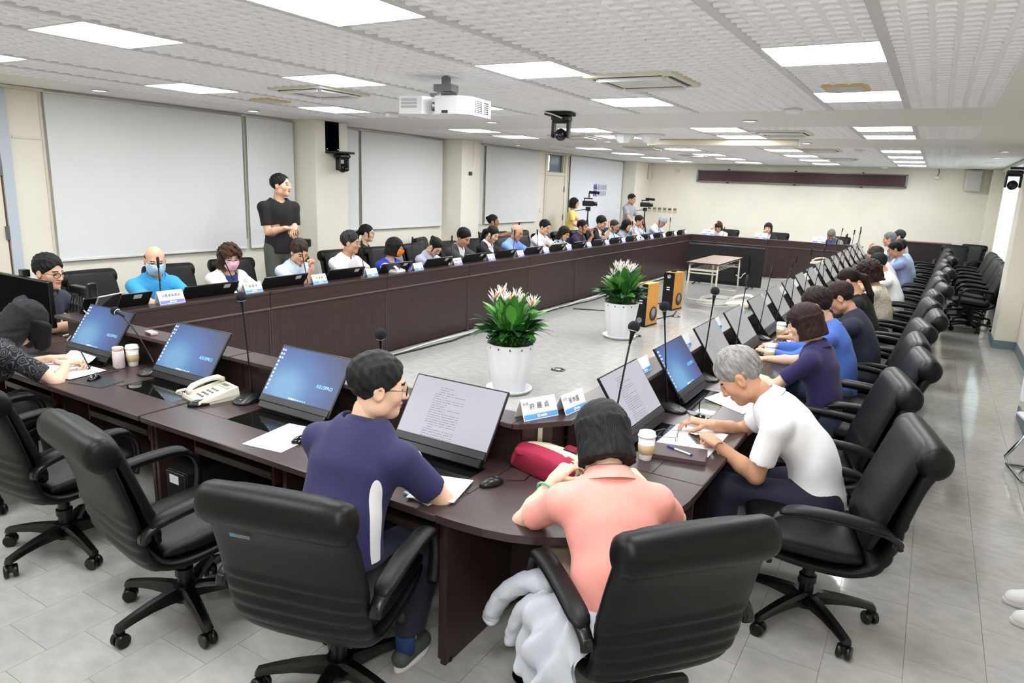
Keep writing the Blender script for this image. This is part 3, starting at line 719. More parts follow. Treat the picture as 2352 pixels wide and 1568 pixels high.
def corner_desks():
    # rounded near right corner
    t = thing('corner_desk', 'rounded dark wooden corner desk between the near and right rows', 'desk', (0, 0, 0))
    pts = [(-1.608, 2.16), (-1.5, 2.162), (-1.38, 2.173), (-1.27, 2.197), (-1.17, 2.24), (-1.07, 2.305), (-0.97, 2.40), (-0.885, 2.51), (-0.82, 2.64), (-0.782, 2.78), (-0.763, 2.92), (-0.758, 3.116), (-1.51, 3.116), (-1.51, 2.99), (-1.608, 2.88)]
    MB().prism(pts, TOP-0.035, TOP).build('worktop', MATS['wood_top_lit'], t)
    sh = [(-1.608, 2.77), (-1.58, 2.785), (-1.40, 2.995), (-1.397, 3.116), (-1.572, 3.116), (-1.572, 2.947), (-1.608, 2.947)]
    MB().prism(sh, 0.94, SHELF).build('shelf', MATS['wood_top_lit'], t)
    r = MB(); r.prism([(-1.606, 2.865), (-1.50, 2.985), (-1.50, 3.115), (-1.514, 3.115), (-1.514, 2.99), (-1.606, 2.885)], TOP, 0.94); r.build('riser', MATS['wood_h'], t)
    f = MB(); f.box(-1.606, -1.56, 2.915, 2.935, 0.0, 0.94); f.box(-1.58, -1.56, 2.935, 3.115, 0.0, 0.94); f.build('front_panel', MATS['wood'], t)
    m = Matrix.Translation((-1.545, 2.934, 0)) @ Matrix.Rotation(math.radians(49), 4, 'Z')
    MB().box(-0.012, 0.012, -0.009, -0.003, TOP+0.001, 0.94, m=m).build('cable_duct', MATS['aluminium'], t)
    MB().box(-1.606, -1.578, 2.21, 2.92, 0.0, TOP-0.035).build('side_panel', MATS['wood'], t)
    MB().box(-1.58, -0.79, 3.09, 3.114, 0.0, TOP-0.035).build('side_panel', MATS['wood'], t)
    m = Matrix.Translation((-1.22, 2.98, 0)) @ Matrix.Rotation(math.radians(52), 4, 'Z')
    MB().box(-0.42, 0.16, -0.012, 0.012, 0.02, TOP-0.036, m=Matrix.Translation((-1.40, 2.99, 0)) @ Matrix.Rotation(math.radians(50), 4, 'Z')).build('back_panel', MATS['wood'], t)
    for q in ((-1.592, 2.25), (-1.592, 2.8)): MB().cyl(q, 0.02, 0.0, 0.02, 10).build('foot', MATS['black_plastic'], t)
    # square corners
    def sq(lab, x0, x1, y0, y1, fx, fy):
        t = thing('corner_desk', lab, 'desk', (x0, y0, 0)); a, b = x1-x0, y1-y0
        MB().rbox(0.003, a-0.003, 0.003, b-0.003, TOP-0.035, TOP, 0.006).build('worktop', MATS['wood_top_lit'], t)
        for q in ((0.02, 0.02), (a-0.05, 0.02), (0.02, b-0.05), (a-0.05, b-0.05)): MB().box(q[0], q[0]+0.03, q[1], q[1]+0.03, 0, TOP-0.035).build('leg', MATS['wood'], t)
        MB().box(0.03, a-0.03, 0.03, b-0.03, 0.55, 0.57).build('lower_shelf', MATS['wood_h'], t)
        return t
    sq('dark wooden desk in the near left corner under the big black monitor', -7.2, -5.785, 2.2, 2.915, 0, 0)
    t = sq('dark wooden corner desk where the left and far rows meet', -6.33, -5.55, 18.63, 19.4, 0, 0)
    MB().box(0.775, 0.79, -0.01, 0.02, 0, SHELF).build('edge_strip', MATS['aluminium'], t)
    t = sq('dark wooden corner desk where the right and far rows meet', -1.55, -0.78, 18.63, 19.4, 0, 0)
corner_desks()
# ---------------------------------------------------------------- monitors
MONW, MONH = 0.57, 0.363
TILT = math.atan2(0.30, 0.205)
def monitor_parts():
    d = {}
    w, hh = MONW/2, MONH
    d['screen'] = mesh_data('screen', [(-w+0.008, 0.045, 0.001), (w-0.008, 0.045, 0.001), (w-0.008, hh-0.008, 0.001), (-w+0.008, hh-0.008, 0.001)], [(0, 1, 2, 3)])
    b = MB(); b.rbox(-w, w, 0.0, hh, -0.014, 0.0, 0.004); d['casing'] = b.data('casing', MATS['black_plastic'])
    b = MB(); b.rbox(-w+0.01, w-0.01, 0.004, 0.038, 0.0, 0.006, 0.002); d['chin'] = b.data('chin', MATS['dark_grey'])
    b = MB(); b.rbox(-0.2, 0.2, 0.02, 0.09, -0.032, -0.012, 0.006); d['rear_box'] = b.data('rear_box', MATS['black_plastic'])
    b = MB(); b.rbox(-w+0.02, w-0.02, -0.04, 0.004, -0.03, 0.006, 0.006); d['lift_rail'] = b.data('lift_rail', MATS['black_plastic'])
    b = MB(); b.box(-w+0.09, -w+0.16, hh-0.06, hh-0.018, -0.0155, -0.0135); d['sticker'] = b.data('sticker', M('sticker', (205, 206, 208), 0.5))
    b = MB()
    for k in range(4): b.tube([(-0.05+0.02*k, 0.0, -0.04), (-0.03+0.03*k, -0.02, -0.075-0.01*k), (0.02+0.02*k, 0.01, -0.07), (0.05, 0.03, -0.035)], 0.004, 5)
    d['cable_loop'] = b.data('cable_loop', M('clear_cable', (170, 172, 176), 0.3))
    return d
MP = monitor_parts()
LOGO = text_data('ASUSPRO', 0.03, MATS['screen_logo'])
def doc_mesh(seed, rows, x0, x1, y0, dy, hgt=0.0035, step=0.006):
    r = random.Random(seed); b = MB()
    for k in range(rows):
        x = x0 + (0.02 if r.random() < 0.25 else 0); y = y0-k*dy
        xe = x1 if r.random() < 0.8 else x0+(x1-x0)*r.uniform(0.2, 0.7)
        while x < xe:
            L = step*r.uniform(1.5, 7)
            b.quad((x, y, 0.0022), (min(x+L, xe), y, 0.0022), (min(x+L, xe), y+hgt, 0.0022), (x, y+hgt, 0.0022)); x += L+step*r.uniform(0.5, 1.5)
    return b.data('document_text', MATS['screen_text'])
DOC = doc_mesh(1, 22, -0.13, 0.06, 0.31, 0.0125, 0.0026); DOC2 = doc_mesh(2, 16, -0.20, 0.0, 0.31, 0.016, 0.0018); DOC3 = doc_mesh(3, 9, -0.05, 0.12, 0.30, 0.02, 0.0018)
ic = MB()
for k in range(11): ic.quad((-0.268, 0.325-0.025*k, 0.0022), (-0.256, 0.325-0.025*k, 0.0022), (-0.256, 0.337-0.025*k, 0.0022), (-0.268, 0.337-0.025*k, 0.0022))
for k in range(3): ic.quad((-0.248, 0.325-0.025*k, 0.0022), (-0.238, 0.325-0.025*k, 0.0022), (-0.238, 0.336-0.025*k, 0.0022), (-0.248, 0.336-0.025*k, 0.0022))
for k in range(6): ic.quad((0.0+0.014*k, 0.05, 0.0022), (0.006+0.014*k, 0.05, 0.0022), (0.006+0.014*k, 0.056, 0.0022), (0.0+0.014*k, 0.056, 0.0022))
ic.quad((-0.06, 0.049, 0.0022), (-0.008, 0.049, 0.0022), (-0.008, 0.057, 0.0022), (-0.06, 0.057, 0.0022))
ICONS = ic.data('desktop_icons', MATS['screen_icon'])
def monitor(label, loc, rotz, kind, group):
    t = thing('desk_monitor', label, 'monitor', loc, rotz, group); R = (TILT, 0, 0)
    for k in ('casing', 'chin', 'rear_box', 'lift_rail', 'sticker', 'cable_loop'): link(k, MP[k], t, (0, 0, 0), R)
    me = MP['screen'].copy(); me.materials.append(MATS[kind if kind in MATS else 'black_gloss'])
    sc = link('screen', me, t, (0, 0, 0), R)
    if kind == 'screen_wall':
        link('lettering', LOGO, sc, (0.17, 0.16, 0.002)); link('desktop_icons', ICONS, sc)['kind'] = 'stuff'
    elif kind == 'screen_doc': link('document_text', DOC, sc).__setitem__('kind', 'stuff')
    elif kind == 'screen_greydoc': link('document_text', DOC2 if RND.random() < 0.5 else DOC3, sc).__setitem__('kind', 'stuff')
    return t
MZ = TOP+0.055
monitor('tilted desk monitor with blue wallpaper in front of the writing woman', (-5.10, 2.645, MZ), 0, 'screen_wall', 'monitors on the near desks')
monitor('tilted desk monitor with blue wallpaper behind the cream desk telephone', (-4.05, 2.645, MZ), 0, 'screen_wall', 'monitors on the near desks')
monitor('tilted desk monitor with blue wallpaper left of the man in the navy polo', (-3.0, 2.645, MZ), 0, 'screen_wall', 'monitors on the near desks')
monitor('tilted desk monitor with a text document in front of the man in the navy polo', (-1.965, 2.645, MZ), 0, 'screen_doc', 'monitors on the near desks')
for k in range(17):
    kind = ['screen_doc', 'screen_wall', 'screen_greydoc', 'screen_greydoc', 'screen_grey', 'screen_grey'][k] if k < 6 else 'screen_grey'
    monitor('tilted desk monitor with a grey screen, %s from the camera on the right row' % NTH[k] if k not in (0, 1) else ('tilted desk monitor with a pale page beside the white coffee cup', 'tilted desk monitor with blue wallpaper beside the man in the white shirt')[k],
            (-1.232, 3.66+0.875*k, MZ), PI/2, kind, 'monitors on the right row')
for k in range(18):
    monitor('black back of a tilted desk monitor, %s from the camera on the left row' % NTH[k], (-5.84, 3.215+0.875*k, MZ), -PI/2, 'screen_grey', 'monitors on the left row')

# ---------------------------------------------------------------- gooseneck microphones
def mic_base():
    b = MB(); n = 20
    def ring(sx, sy, z, dy): return [(sx*math.copysign(abs(math.cos(a))**0.7, math.cos(a)), dy+sy*math.copysign(abs(math.sin(a))**0.7, math.sin(a)), z+0.02*(0 if z < 0.01 else (dy+sy*math.sin(a))/0.1)) for a in [2*PI*j/n for j in range(n)]]
    b.loft([ring(0.066, 0.095, 0.0, 0), ring(0.07, 0.1, 0.008, 0), ring(0.062, 0.09, 0.03, 0.004), ring(0.03, 0.045, 0.045, 0.02)])
    return b.data('base', MATS['black_plastic'], True)
MICB = mic_base()
_b = MB(); _b.cyl((0, -0.05), 0.012, 0.015, 0.026, 12); _b.rbox(-0.03, -0.018, -0.02, -0.012, 0.03, 0.036, 0.001); _b.rbox(0.018, 0.03, -0.02, -0.012, 0.03, 0.036, 0.001); MICBTN = _b.data('button', M('button_white', (220, 222, 224), 0.4))
_b = MB(); _b.ball((0, 0, 0), 0.031, 16, 12); FOAM = _b.data('windscreen', MATS['foam'], True)
_b = MB(); _b.lathe([(0.006, -0.05), (0.011, -0.045), (0.013, 0.03), (0.011, 0.045), (0.004, 0.05)], 12); SLIM = _b.data('windscreen', MATS['black_matte'], True)
_b = MB(); _b.lathe([(0.006, -0.09), (0.013, -0.03), (0.022, -0.022), (0.022, -0.018), (0.012, -0.012)], 14); COLLAR = _b.data('capsule', MATS['black_plastic'], True)
_b = MB(); _b.lathe([(0.0225, -0.0225), (0.0235, -0.02), (0.0225, -0.0175)], 16); COLRING = _b.data('ring', MATS['card'], True)
def mic(label, base, tip, ball, rotz, group, bend=0.0, light=False):
    t = thing('gooseneck_microphone', label, 'microphone', base, rotz, group)
    link('base', MICB, t); link('button', MICBTN, t)
    d = Matrix.Rotation(-rotz, 3, 'Z') @ (Vector(tip)-Vector(base)); p0 = Vector((0, 0.03, 0.03))
    mid = p0+(d-p0)*0.55+Vector((0, 0, abs(bend)))
    pts = [Vector(q) for q in bez(p0, mid, d, 14)]
    b = MB(); b.tube(pts, [0.008]*3+[0.005]*(len(pts)-3), 8); b.build('gooseneck', MATS['black_plastic'], t, smooth=True)
    z = (pts[-1]-pts[-2]).normalized(); q = Vector((0, 0, 1)).rotation_difference(z).to_euler()
    hd = link('windscreen', FOAM if ball else SLIM, t, pts[-1], q)
    if ball:
        link('capsule', COLLAR, t, pts[-1], q); link('ring', COLRING, t, pts[-1], q)
    return t
G = 'gooseneck microphones'
mic('gooseneck microphone bent far over beside the small pink camera', (-4.44, 2.717, TOP), (-4.80, 2.70, 1.13), True, 0, G, 0.12)
mic('tall gooseneck microphone beside the cream desk telephone', (-3.44, 2.70, TOP), (-3.45, 2.69, 1.385), True, 0, G)
mic('gooseneck microphone standing behind the head of the man in the navy polo', (-2.42, 2.72, TOP), (-2.31, 2.62, 1.335), True, 0, G)
mic('tall gooseneck microphone leaning behind the bobbed hair of the woman in pink', (-1.24, 3.19, TOP), (-1.24, 3.33, 1.41), True, PI/2, G, 0.1)
mic('tall gooseneck microphone between the first two monitors of the right row', (-1.26, 4.16, TOP), (-1.31, 4.0, 1.42), True, PI/2, G)
mic('tall gooseneck microphone beside the third monitor of the right row', (-1.29, 5.03, TOP), (-1.25, 4.90, 1.42), True, PI/2, G)
rm = [(5.95, 6.25, 1.36), (6.85, 7.1, 1.4), (7.7, 8.0, 1.38), (8.6, 8.75, 1.4), (9.45, 9.6, 1.4), (10.35, 10.5, 1.42), (11.2, 11.3, 1.42), (12.05, 12.25, 1.42), (12.95, 13.1, 1.42), (13.8, 14.1, 1.43), (14.7, 14.9, 1.44), (15.6, 15.7, 1.44), (16.4, 16.7, 1.44)]
for i, (y0, y1, z) in enumerate(rm):
    mic('slim gooseneck microphone, %s beyond the foam-topped ones on the right row' % NTH[i], (-1.27, y0, TOP), (-1.33+0.04*(i % 3), y1, z-0.03*(i % 2)), False, PI/2, G, 0.05)
lm = [(0, 0), (-.22, .02), (-.1, .03), (-.03, .02), (0.05, .02), (0.06, 0.0), (-.12, .03), (.05, .02), (-.06, .0), (.03, 0), (.02, .02), (-.3, -.08), (-.25, -.05), (0.0, 0.03), (-.22, .0), (.05, .0), (0.0, .05)]
for i, (dy, dz) in enumerate(lm):
    y = 3.70+0.875*i
    mic('slim gooseneck microphone, %s from the camera on the left row' % NTH[i], (-5.86, y, TOP), (-5.84, y+dy, 1.30+dz), False, -PI/2, G, 0.04)
for i, x in enumerate((-4.75, -3.2, -1.95)):
    mic('slim gooseneck microphone on the far table, %s from the left' % NTH[i], (x, 18.85, TOP), (x+(0.02, -0.22, 0.05)[i], 18.85, (1.15, 1.08, 1.3)[i]), False, PI, G, 0.04)

# ---------------------------------------------------------------- name plates
def plate_parts():
    w, d, h = 0.105, 0.042, 0.098
    c = MB(); t = 0.002
    for s in (-1, 1):
        c.add([(-w, s*d, 0), (w, s*d, 0), (w, 0, h), (-w, 0, h), (-w, s*(d-0.004), 0), (w, s*(d-0.004), 0), (w, 0, h-0.004), (-w, 0, h-0.004)], [(0, 1, 2, 3), (7, 6, 5, 4), (0, 3, 7, 4), (1, 5, 6, 2), (0, 4, 5, 1)])
    holder = c.data('holder', MATS['card'])
    sl = math.hypot(d, h)
    bd = MB(); bd.quad((-w+0.003, 0.004, 0.0012), (w-0.003, 0.004, 0.0012), (w-0.003, sl*0.27, 0.0012), (-w+0.003, sl*0.27, 0.0012))
    lg = MB(); lg.quad((-0.022, sl*0.08, 0.002), (-0.008, sl*0.08, 0.002), (-0.008, sl*0.22, 0.002), (-0.022, sl*0.22, 0.002)); lg.quad((-0.004, sl*0.1, 0.002), (0.034, sl*0.1, 0.002), (0.034, sl*0.19, 0.002), (-0.004, sl*0.19, 0.002))
    return holder, bd, lg, math.atan2(h, d), d, sl
_h, _bd, _lg, PTILT, PD, PSL = plate_parts()
BANDB = _bd.data('colour_band', MATS['band_blue']); BANDV = _bd.data('colour_band', MATS['band_violet']); PLOGO = _lg.data('emblem', MATS['white_ink'])
TXT = {}
def plate(label, loc, rotz, name, small, blue, sc=1.0, both=True, big=0.034):
    """folded name plate; its front looks to local -y"""
    t = thing('name_plate', label, 'name plate', loc, rotz, 'folded name plates'); t.scale = (sc, sc, sc)
    link('holder', _h, t)
    for s in ((0, 1) if both else (0,)):
        R = (PTILT, 0, PI*s); P = (0, -PD if s == 0 else PD, 0)
        bd = link('colour_band', BANDB if blue else BANDV, t, P, R); link('emblem', PLOGO, bd)
        if name and s == 0:
            if (name, big) not in TXT: TXT[(name, big)] = text_data(name, big, MATS['ink'])
            c, s_ = math.cos(PTILT), math.sin(PTILT); o = Vector(P)+Vector((0.0, c*PSL*0.6+s_*-0.0025, s_*PSL*0.6+c*0.0025))
            link('lettering', TXT[(name, big)], t, o, R)
        if small and s == 0:
            if small not in TXT: TXT[small] = text_data(small, 0.018, MATS['ink_light'])
            o = Vector(P)+Vector((-0.08, c*PSL*0.76-s_*0.0025, s_*PSL*0.76+c*0.0025)); link('lettering', TXT[small], t, o, R)
    return t
PZ = SHELF
plate('name plate 消費者保護官 in front of the man in the blue polo', (-5.645, 3.66, PZ), PI/2, '消費者保護官', None, False, 1.14, big=0.026)
plate('name plate 曾國源 below the woman in the white jacket', (-5.645, 4.53, PZ), PI/2, '曾 國 源', '秘書', True, 0.98, big=0.03)
plate('name plate 吳敏華 below the man resting his chin on his hand', (-5.645, 5.40, PZ), PI/2, '吳 敏 華', '秘書', True, 0.98, big=0.03)
plate('blank pale name plate left of the white desk telephone', (-5.66, 6.25, PZ), PI/2, None, None, True, 0.9)
plate('blank white name plate right of the white desk telephone', (-5.66, 7.13, PZ), PI/2, None, None, True, 0.9)
NPT = ['保護中心主任', '', '地方稅務局', '農業處', '社會處', '教育處', '民政處', '建設處', '文化局', '環保局', '衛生局', '消防局', '警察局']
PLACE13 = ['below the man in the dark suit', 'with only a pale emblem', 'in front of the bald man in the blue shirt', 'before the black-haired man in the white shirt', 'before the long-haired woman', 'before the man in the dark plaid shirt', 'before the man in the black suit', 'left of the far white telephone', 'right of the far white telephone', 'fourth from the far left corner', 'third from the far left corner', 'second from the far left corner', 'in the far left corner']
for i in range(13):
    plate('name plate on the left row '+PLACE13[i], (-5.655, 8.0+0.872*i, PZ), PI/2, NPT[i], None, False, 0.92, big=0.024)
plate('name plate 許麗貞 on the diagonal shelf near the red and cream bag', (-1.575, 2.95, PZ), math.radians(66), '許 麗 貞', '秘書', True, 1.02, big=0.034)
plate('name plate 張木盛 on the shelf beside the document monitor', (-1.485, 3.15, PZ), math.radians(84), '張木盛', '秘書', True, 0.98, big=0.034)
for k in range(1, 15):
    plate('name plate on the right row shelf, %s past the two corner plates' % NTH[k-1], (-1.47, 4.09+0.875*(k-1)+0.03, PZ), -PI/2, None, None, True, 0.95)
for i, (x, n) in enumerate(((-5.1, '秘書長'), (-3.75, '縣長'), (-2.36, '副縣長'))):
    plate('name plate on the far table, '+('left', 'middle', 'right')[i]+' one', (x, 18.71, PZ), 0, n, None, False, 1.5, big=0.028)
# ---------------------------------------------------------------- swivel chairs (facing local +y)
def sect(c, nrm, w, th_in, th_out, n=28, p=3.2):
    """rounded section across the chair: width w, thickness to either side of the centre line"""
    out = []
    for j in range(n):
        a = 2*PI*j/n; ca, sa = math.cos(a), math.sin(a)
        x = w*math.copysign(abs(ca)**(2/p), ca); q = math.copysign(abs(sa)**(2/p), sa); q *= th_in if q > 0 else th_out
        out.append((x, c[0]+nrm[0]*q, c[1]+nrm[1]*q))
    return out
def spline(P, n):
    """Catmull-Rom through P (tuples)"""
    P = [np.array(p, float) for p in P]; P = [2*P[0]-P[1]]+P+[2*P[-1]-P[-2]]; out = []
    for i in range(1, len(P)-2):
        for k in range(n):
            t = k/n; out.append(0.5*(2*P[i]+(P[i+1]-P[i-1])*t+(2*P[i-1]-5*P[i]+4*P[i+1]-P[i+2])*t*t+(3*P[i]-P[i-1]-3*P[i+1]+P[i+2])*t**3))
    out.append(P[-2]); return out
def chair_meshes():
    d = {}
    # y, z, half width, inner thickness, outer thickness
    prof = [(0.285, 0.475, 0.235, 0.01, 0.012), (0.27, 0.465, 0.255, 0.015, 0.03), (0.15, 0.44, 0.268, 0.018, 0.04), (-0.02, 0.418, 0.272, 0.02, 0.045), (-0.15, 0.425, 0.276, 0.02, 0.05), (-0.235, 0.475, 0.282, 0.02, 0.05),
            (-0.275, 0.57, 0.288, 0.02, 0.045), (-0.305, 0.70, 0.292, 0.02, 0.04), (-0.35, 0.87, 0.288, 0.02, 0.046), (-0.392, 0.985, 0.283, 0.03, 0.066), (-0.413, 1.04, 0.27, 0.025, 0.052), (-0.424, 1.058, 0.24, 0.008, 0.01)]
    C = spline(prof, 12); rings = []
    for i, q in enumerate(C):
        t = C[min(i+1, len(C)-1)][:2]-C[max(i-1, 0)][:2]; t /= np.linalg.norm(t); nrm = (t[1], -t[0])   # towards the sitter
        nrm = (t[1], -t[0]) if (t[1]*0.3+(-t[0])*1) > 0 or t[1] > 0.5 else (-t[1], t[0])
        out = q[4]
        if 0.43 < q[1] < 0.72 and q[0] < -0.2:
            out += 0.015*abs(math.sin((q[1]-0.43)/0.058*PI))**0.7-0.007
        rings.append(sect(q[:2], nrm, q[2], q[3], out))
    b = MB(); b.loft(rings); d['shell'] = b.data('shell', MATS['leather'], True)
    # back cushion, inside the shell
    prof = [(-0.20, 0.52, 0.2, 0.004, 0.004), (-0.205, 0.53, 0.235, 0.03, 0.01), (-0.225, 0.60, 0.25, 0.045, 0.015), (-0.255, 0.70, 0.252, 0.05, 0.015), (-0.30, 0.84, 0.25, 0.048, 0.015), (-0.347, 0.97, 0.245, 0.05, 0.015), (-0.374, 1.03, 0.235, 0.045, 0.012), (-0.39, 1.06, 0.2, 0.01, 0.006)]
    C = spline(prof, 5); rings = []
    for i, q in enumerate(C):
        t = C[min(i+1, len(C)-1)][:2]-C[max(i-1, 0)][:2]; t /= np.linalg.norm(t); th = q[3]
        if q[1] < 0.68: th += 0.008*abs(math.sin((q[1]-0.5)/0.045*PI))
        rings.append(sect(q[:2], (t[1], -t[0]), q[2], th, q[4], p=4))
    b = MB(); b.loft(rings); d['back_cushion'] = b.data('back_cushion', MATS['leather_soft'], True)
    prof = [(-0.19, 0.46, 0.22, 0.004, 0.004), (-0.17, 0.462, 0.24, 0.04, 0.02), (-0.05, 0.46, 0.25, 0.055, 0.025), (0.1, 0.475, 0.252, 0.058, 0.025), (0.24, 0.49, 0.25, 0.05, 0.035), (0.30, 0.485, 0.24, 0.035, 0.03), (0.315, 0.475, 0.21, 0.008, 0.008)]
    C = spline(prof, 5); rings = []
    for i, q in enumerate(C):
        t = C[min(i+1, len(C)-1)][:2]-C[max(i-1, 0)][:2]; t /= np.linalg.norm(t)
        rings.append(sect(q[:2], (-t[1], t[0]), q[2], q[3], q[4], p=4))
    b = MB(); b.loft(rings); d['seat_cushion'] = b.data('seat_cushion', MATS['leather_soft'], True)
    # rolled head section
    rings = []
    for x, k in ((-0.292, 0.25), (-0.288, 0.6), (-0.276, 0.86), (-0.25, 0.97), (-0.18, 1), (0, 1.02), (0.18, 1), (0.25, 0.97), (0.276, 0.86), (0.288, 0.6), (0.292, 0.25)):
        R = []
        for j in range(20):
            a = 2*PI*j/20; u = 0.073*k*math.cos(a); w = 0.082*k*math.sin(a)
            tx, tz = -0.33, 0.944     # along the back
            R.append((x, -0.396+tz*u+tx*w, 0.992+0.33*u+tz*w))
        rings.append(R)
    b = MB(); b.loft(rings); d['head_roll'] = b.data('head_roll', MATS['leather'], True)
    # arm loop
    path = spline([(-0.30, 0.60), (-0.285, 0.635), (-0.22, 0.665), (-0.08, 0.69), (0.06, 0.70), (0.15, 0.695), (0.215, 0.665), (0.245, 0.60), (0.245, 0.52), (0.225, 0.44)], 4)
    b = MB(); R = []
    for i, q in enumerate(path):
        t = path[min(i+1, len(path)-1)]-path[max(i-1, 0)]; t /= np.linalg.norm(t); n = (-t[1], t[0])
        f = i/(len(path)-1); wd = 0.024+0.012*math.exp(-((f-0.42)/0.22)**2); th = 0.014+0.004*math.exp(-((f-0.42)/0.25)**2)
        R.append([(wd*math.copysign(abs(math.cos(a))**0.7, math.cos(a)), q[0]+n[0]*th*math.sin(a), q[1]+n[1]*th*math.sin(a)) for a in [2*PI*j/12 for j in range(12)]])
    b.loft(R); d['armrest'] = b.data('armrest', MATS['chair_plastic'], True)
    pad = path[6:24]; b = MB(); R = []
    for i, q in enumerate(pad):
        t = pad[min(i+1, len(pad)-1)]-pad[max(i-1, 0)]; t /= np.linalg.norm(t); n = (-t[1], t[0]); f = i/(len(pad)-1); k = min(1, 6*f+0.2, 6*(1-f)+0.2)
        R.append([(0.043*k**0.5*math.copysign(abs(math.cos(a))**0.8, math.cos(a)), q[0]+n[0]*(0.012+0.02*k*math.sin(a)), q[1]+n[1]*(0.012+0.02*k*math.sin(a))) for a in [2*PI*j/14 for j in range(14)]])
    b.loft(R); d['arm_pad'] = b.data('arm_pad', MATS['leather_soft'], True)
    b = MB(); b.cyl((0, 0), 0.024, -0.012, 0.012, 14); b.cyl((0, 0), 0.012, -0.018, 0.018, 10); d['arm_bolt'] = smooth_by_angle(b.data('arm_bolt', MATS['chair_plastic']))
    b = MB(); b.lathe([(0.034, 0.07), (0.034, 0.20), (0.042, 0.205), (0.042, 0.24), (0.03, 0.245), (0.03, 0.36), (0.06, 0.365), (0.075, 0.40)], 18); d['gas_column'] = smooth_by_angle(b.data('gas_column', MATS['chair_plastic']))
    b = MB(); b.rbox(-0.09, 0.09, -0.16, 0.14, 0.365, 0.40, 0.01); b.tube([(0.1, 0.02, 0.378), (0.24, 0.04, 0.37)], 0.008, 8); b.ball((0.26, 0.04, 0.37), 0.022, 10, 8); d['tilt_plate'] = smooth_by_angle(b.data('tilt_plate', MATS['black_matte']))
    b = MB(); R = []
    for f in (0.03, 0.10, 0.18, 0.26, 0.31, 0.335, 0.345):
        k = f/0.345; w = 0.036-0.012*k; zt = 0.155-0.05*k*k; zb = 0.085+0.0*k+(0.02*math.sin(PI*k))-0.004*k
        if f > 0.34: zt -= 0.012; w *= 0.7
        R.append([(f, -w, zb), (f, -w*1.0, zt-0.016), (f, -w*0.55, zt), (f, w*0.55, zt), (f, w, zt-0.016), (f, w, zb)])
    b.loft(R); b.cyl((0.325, 0), 0.014, 0.05, 0.10, 10); d['leg'] = smooth_by_angle(b.data('leg', MATS['chair_plastic']), 40)
    b = MB(); b.cyl((0, 0), 0.055, 0.075, 0.16, 18); d['hub'] = smooth_by_angle(b.data('hub', MATS['chair_plastic']))
    b = MB()
    for s in (-1, 1):
        m = Matrix.Translation((0, s*0.020, 0.034)) @ Matrix.Rotation(PI/2, 4, 'X')
        b.lathe([(0.01, -0.012), (0.030, -0.012), (0.034, -0.006), (0.034, 0.006), (0.030, 0.012), (0.01, 0.012)], 16, m=m)
    b.box(-0.02, 0.02, -0.008, 0.008, 0.03, 0.07); d['caster'] = smooth_by_angle(b.data('caster', MATS['chair_plastic']))
    return d
CH = chair_meshes()
def chair(label, loc, rotz, group, base=None, far=False, sc=1.0, z=0.0):
    t = thing('swivel_chair', label, 'chair', (loc[0], loc[1], z), rotz, group); t.scale = (sc, sc, sc)
    for k in ('shell', 'back_cushion', 'seat_cushion', 'head_roll', 'gas_column', 'tilt_plate', 'hub'): link(k, CH[k], t)
    for s in (-1, 1):
        a = link('armrest', CH['armrest'], t, (s*0.315, 0, 0)); link('arm_pad', CH['arm_pad'], a)
        link('arm_bolt', CH['arm_bolt'], a, (0, -0.288, 0.62), (0, PI/2, 0))
    b0 = RND.uniform(0, 2*PI/5) if base is None else base
    for k in range(5):
        a = b0+2*PI*k/5; g = link('leg', CH['leg'], t, (0, 0, 0), (0, 0, a))
        link('caster', CH['caster'], g, (0.325, 0, 0), (0, 0, RND.uniform(0, 6.28)))
    return t
# ---------------------------------------------------------------- people: surfaces grown from smooth distance fields
def surface_nets(F, org, h):
    ins = F < 0
    c = [ins[i:F.shape[0]-1+i, j:F.shape[1]-1+j, k:F.shape[2]-1+k] for i in (0, 1) for j in (0, 1) for k in (0, 1)]
    sm = np.zeros(c[0].shape, np.int8)
    for q in c: sm += q
    act = (sm > 0) & (sm < 8)
    ix = np.argwhere(act)
    if len(ix) == 0: return np.zeros((0, 3)), np.zeros((0, 4), int)
    idm = -np.ones(act.shape, np.int64); idm[act] = np.arange(len(ix))
    acc = np.zeros((len(ix), 3)); cnt = np.zeros(len(ix))
    cor = [(i, j, k) for i in (0, 1) for j in (0, 1) for k in (0, 1)]
    for a in cor:
        for ax in range(3):
            if a[ax]: continue
            b = list(a); b[ax] = 1
            fa = F[ix[:, 0]+a[0], ix[:, 1]+a[1], ix[:, 2]+a[2]]; fb = F[ix[:, 0]+b[0], ix[:, 1]+b[1], ix[:, 2]+b[2]]
            m = (fa < 0) != (fb < 0); t = fa[m]/(fa[m]-fb[m])
            p = np.tile(np.array(a, float), (m.sum(), 1)); p[:, ax] += t
            acc[m] += p; cnt[m] += 1
    V = (ix+acc/cnt[:, None])*h+org
    faces = []
    for ax in range(3):
        o = [0, 0, 0]; o[ax] = 1
        A = ins[:ins.shape[0]-o[0], :ins.shape[1]-o[1], :ins.shape[2]-o[2]]; B = ins[o[0]:, o[1]:, o[2]:]
        e = np.argwhere(A != B); u, v = (ax+1) % 3, (ax+2) % 3
        ok = (e[:, u] > 0) & (e[:, v] > 0) & (e[:, u] < ins.shape[u]-1) & (e[:, v] < ins.shape[v]-1); e = e[ok]
        if len(e) == 0: continue
        fl = A[e[:, 0], e[:, 1], e[:, 2]]
        def g(du, dv):
            q = e.copy(); q[:, u] -= du; q[:, v] -= dv; return idm[q[:, 0], q[:, 1], q[:, 2]]
        Q = np.stack([g(1, 1), g(0, 1), g(0, 0), g(1, 0)], 1)
        Q[~fl] = Q[~fl][:, ::-1]
        faces.append(Q)
    return V, np.concatenate(faces)

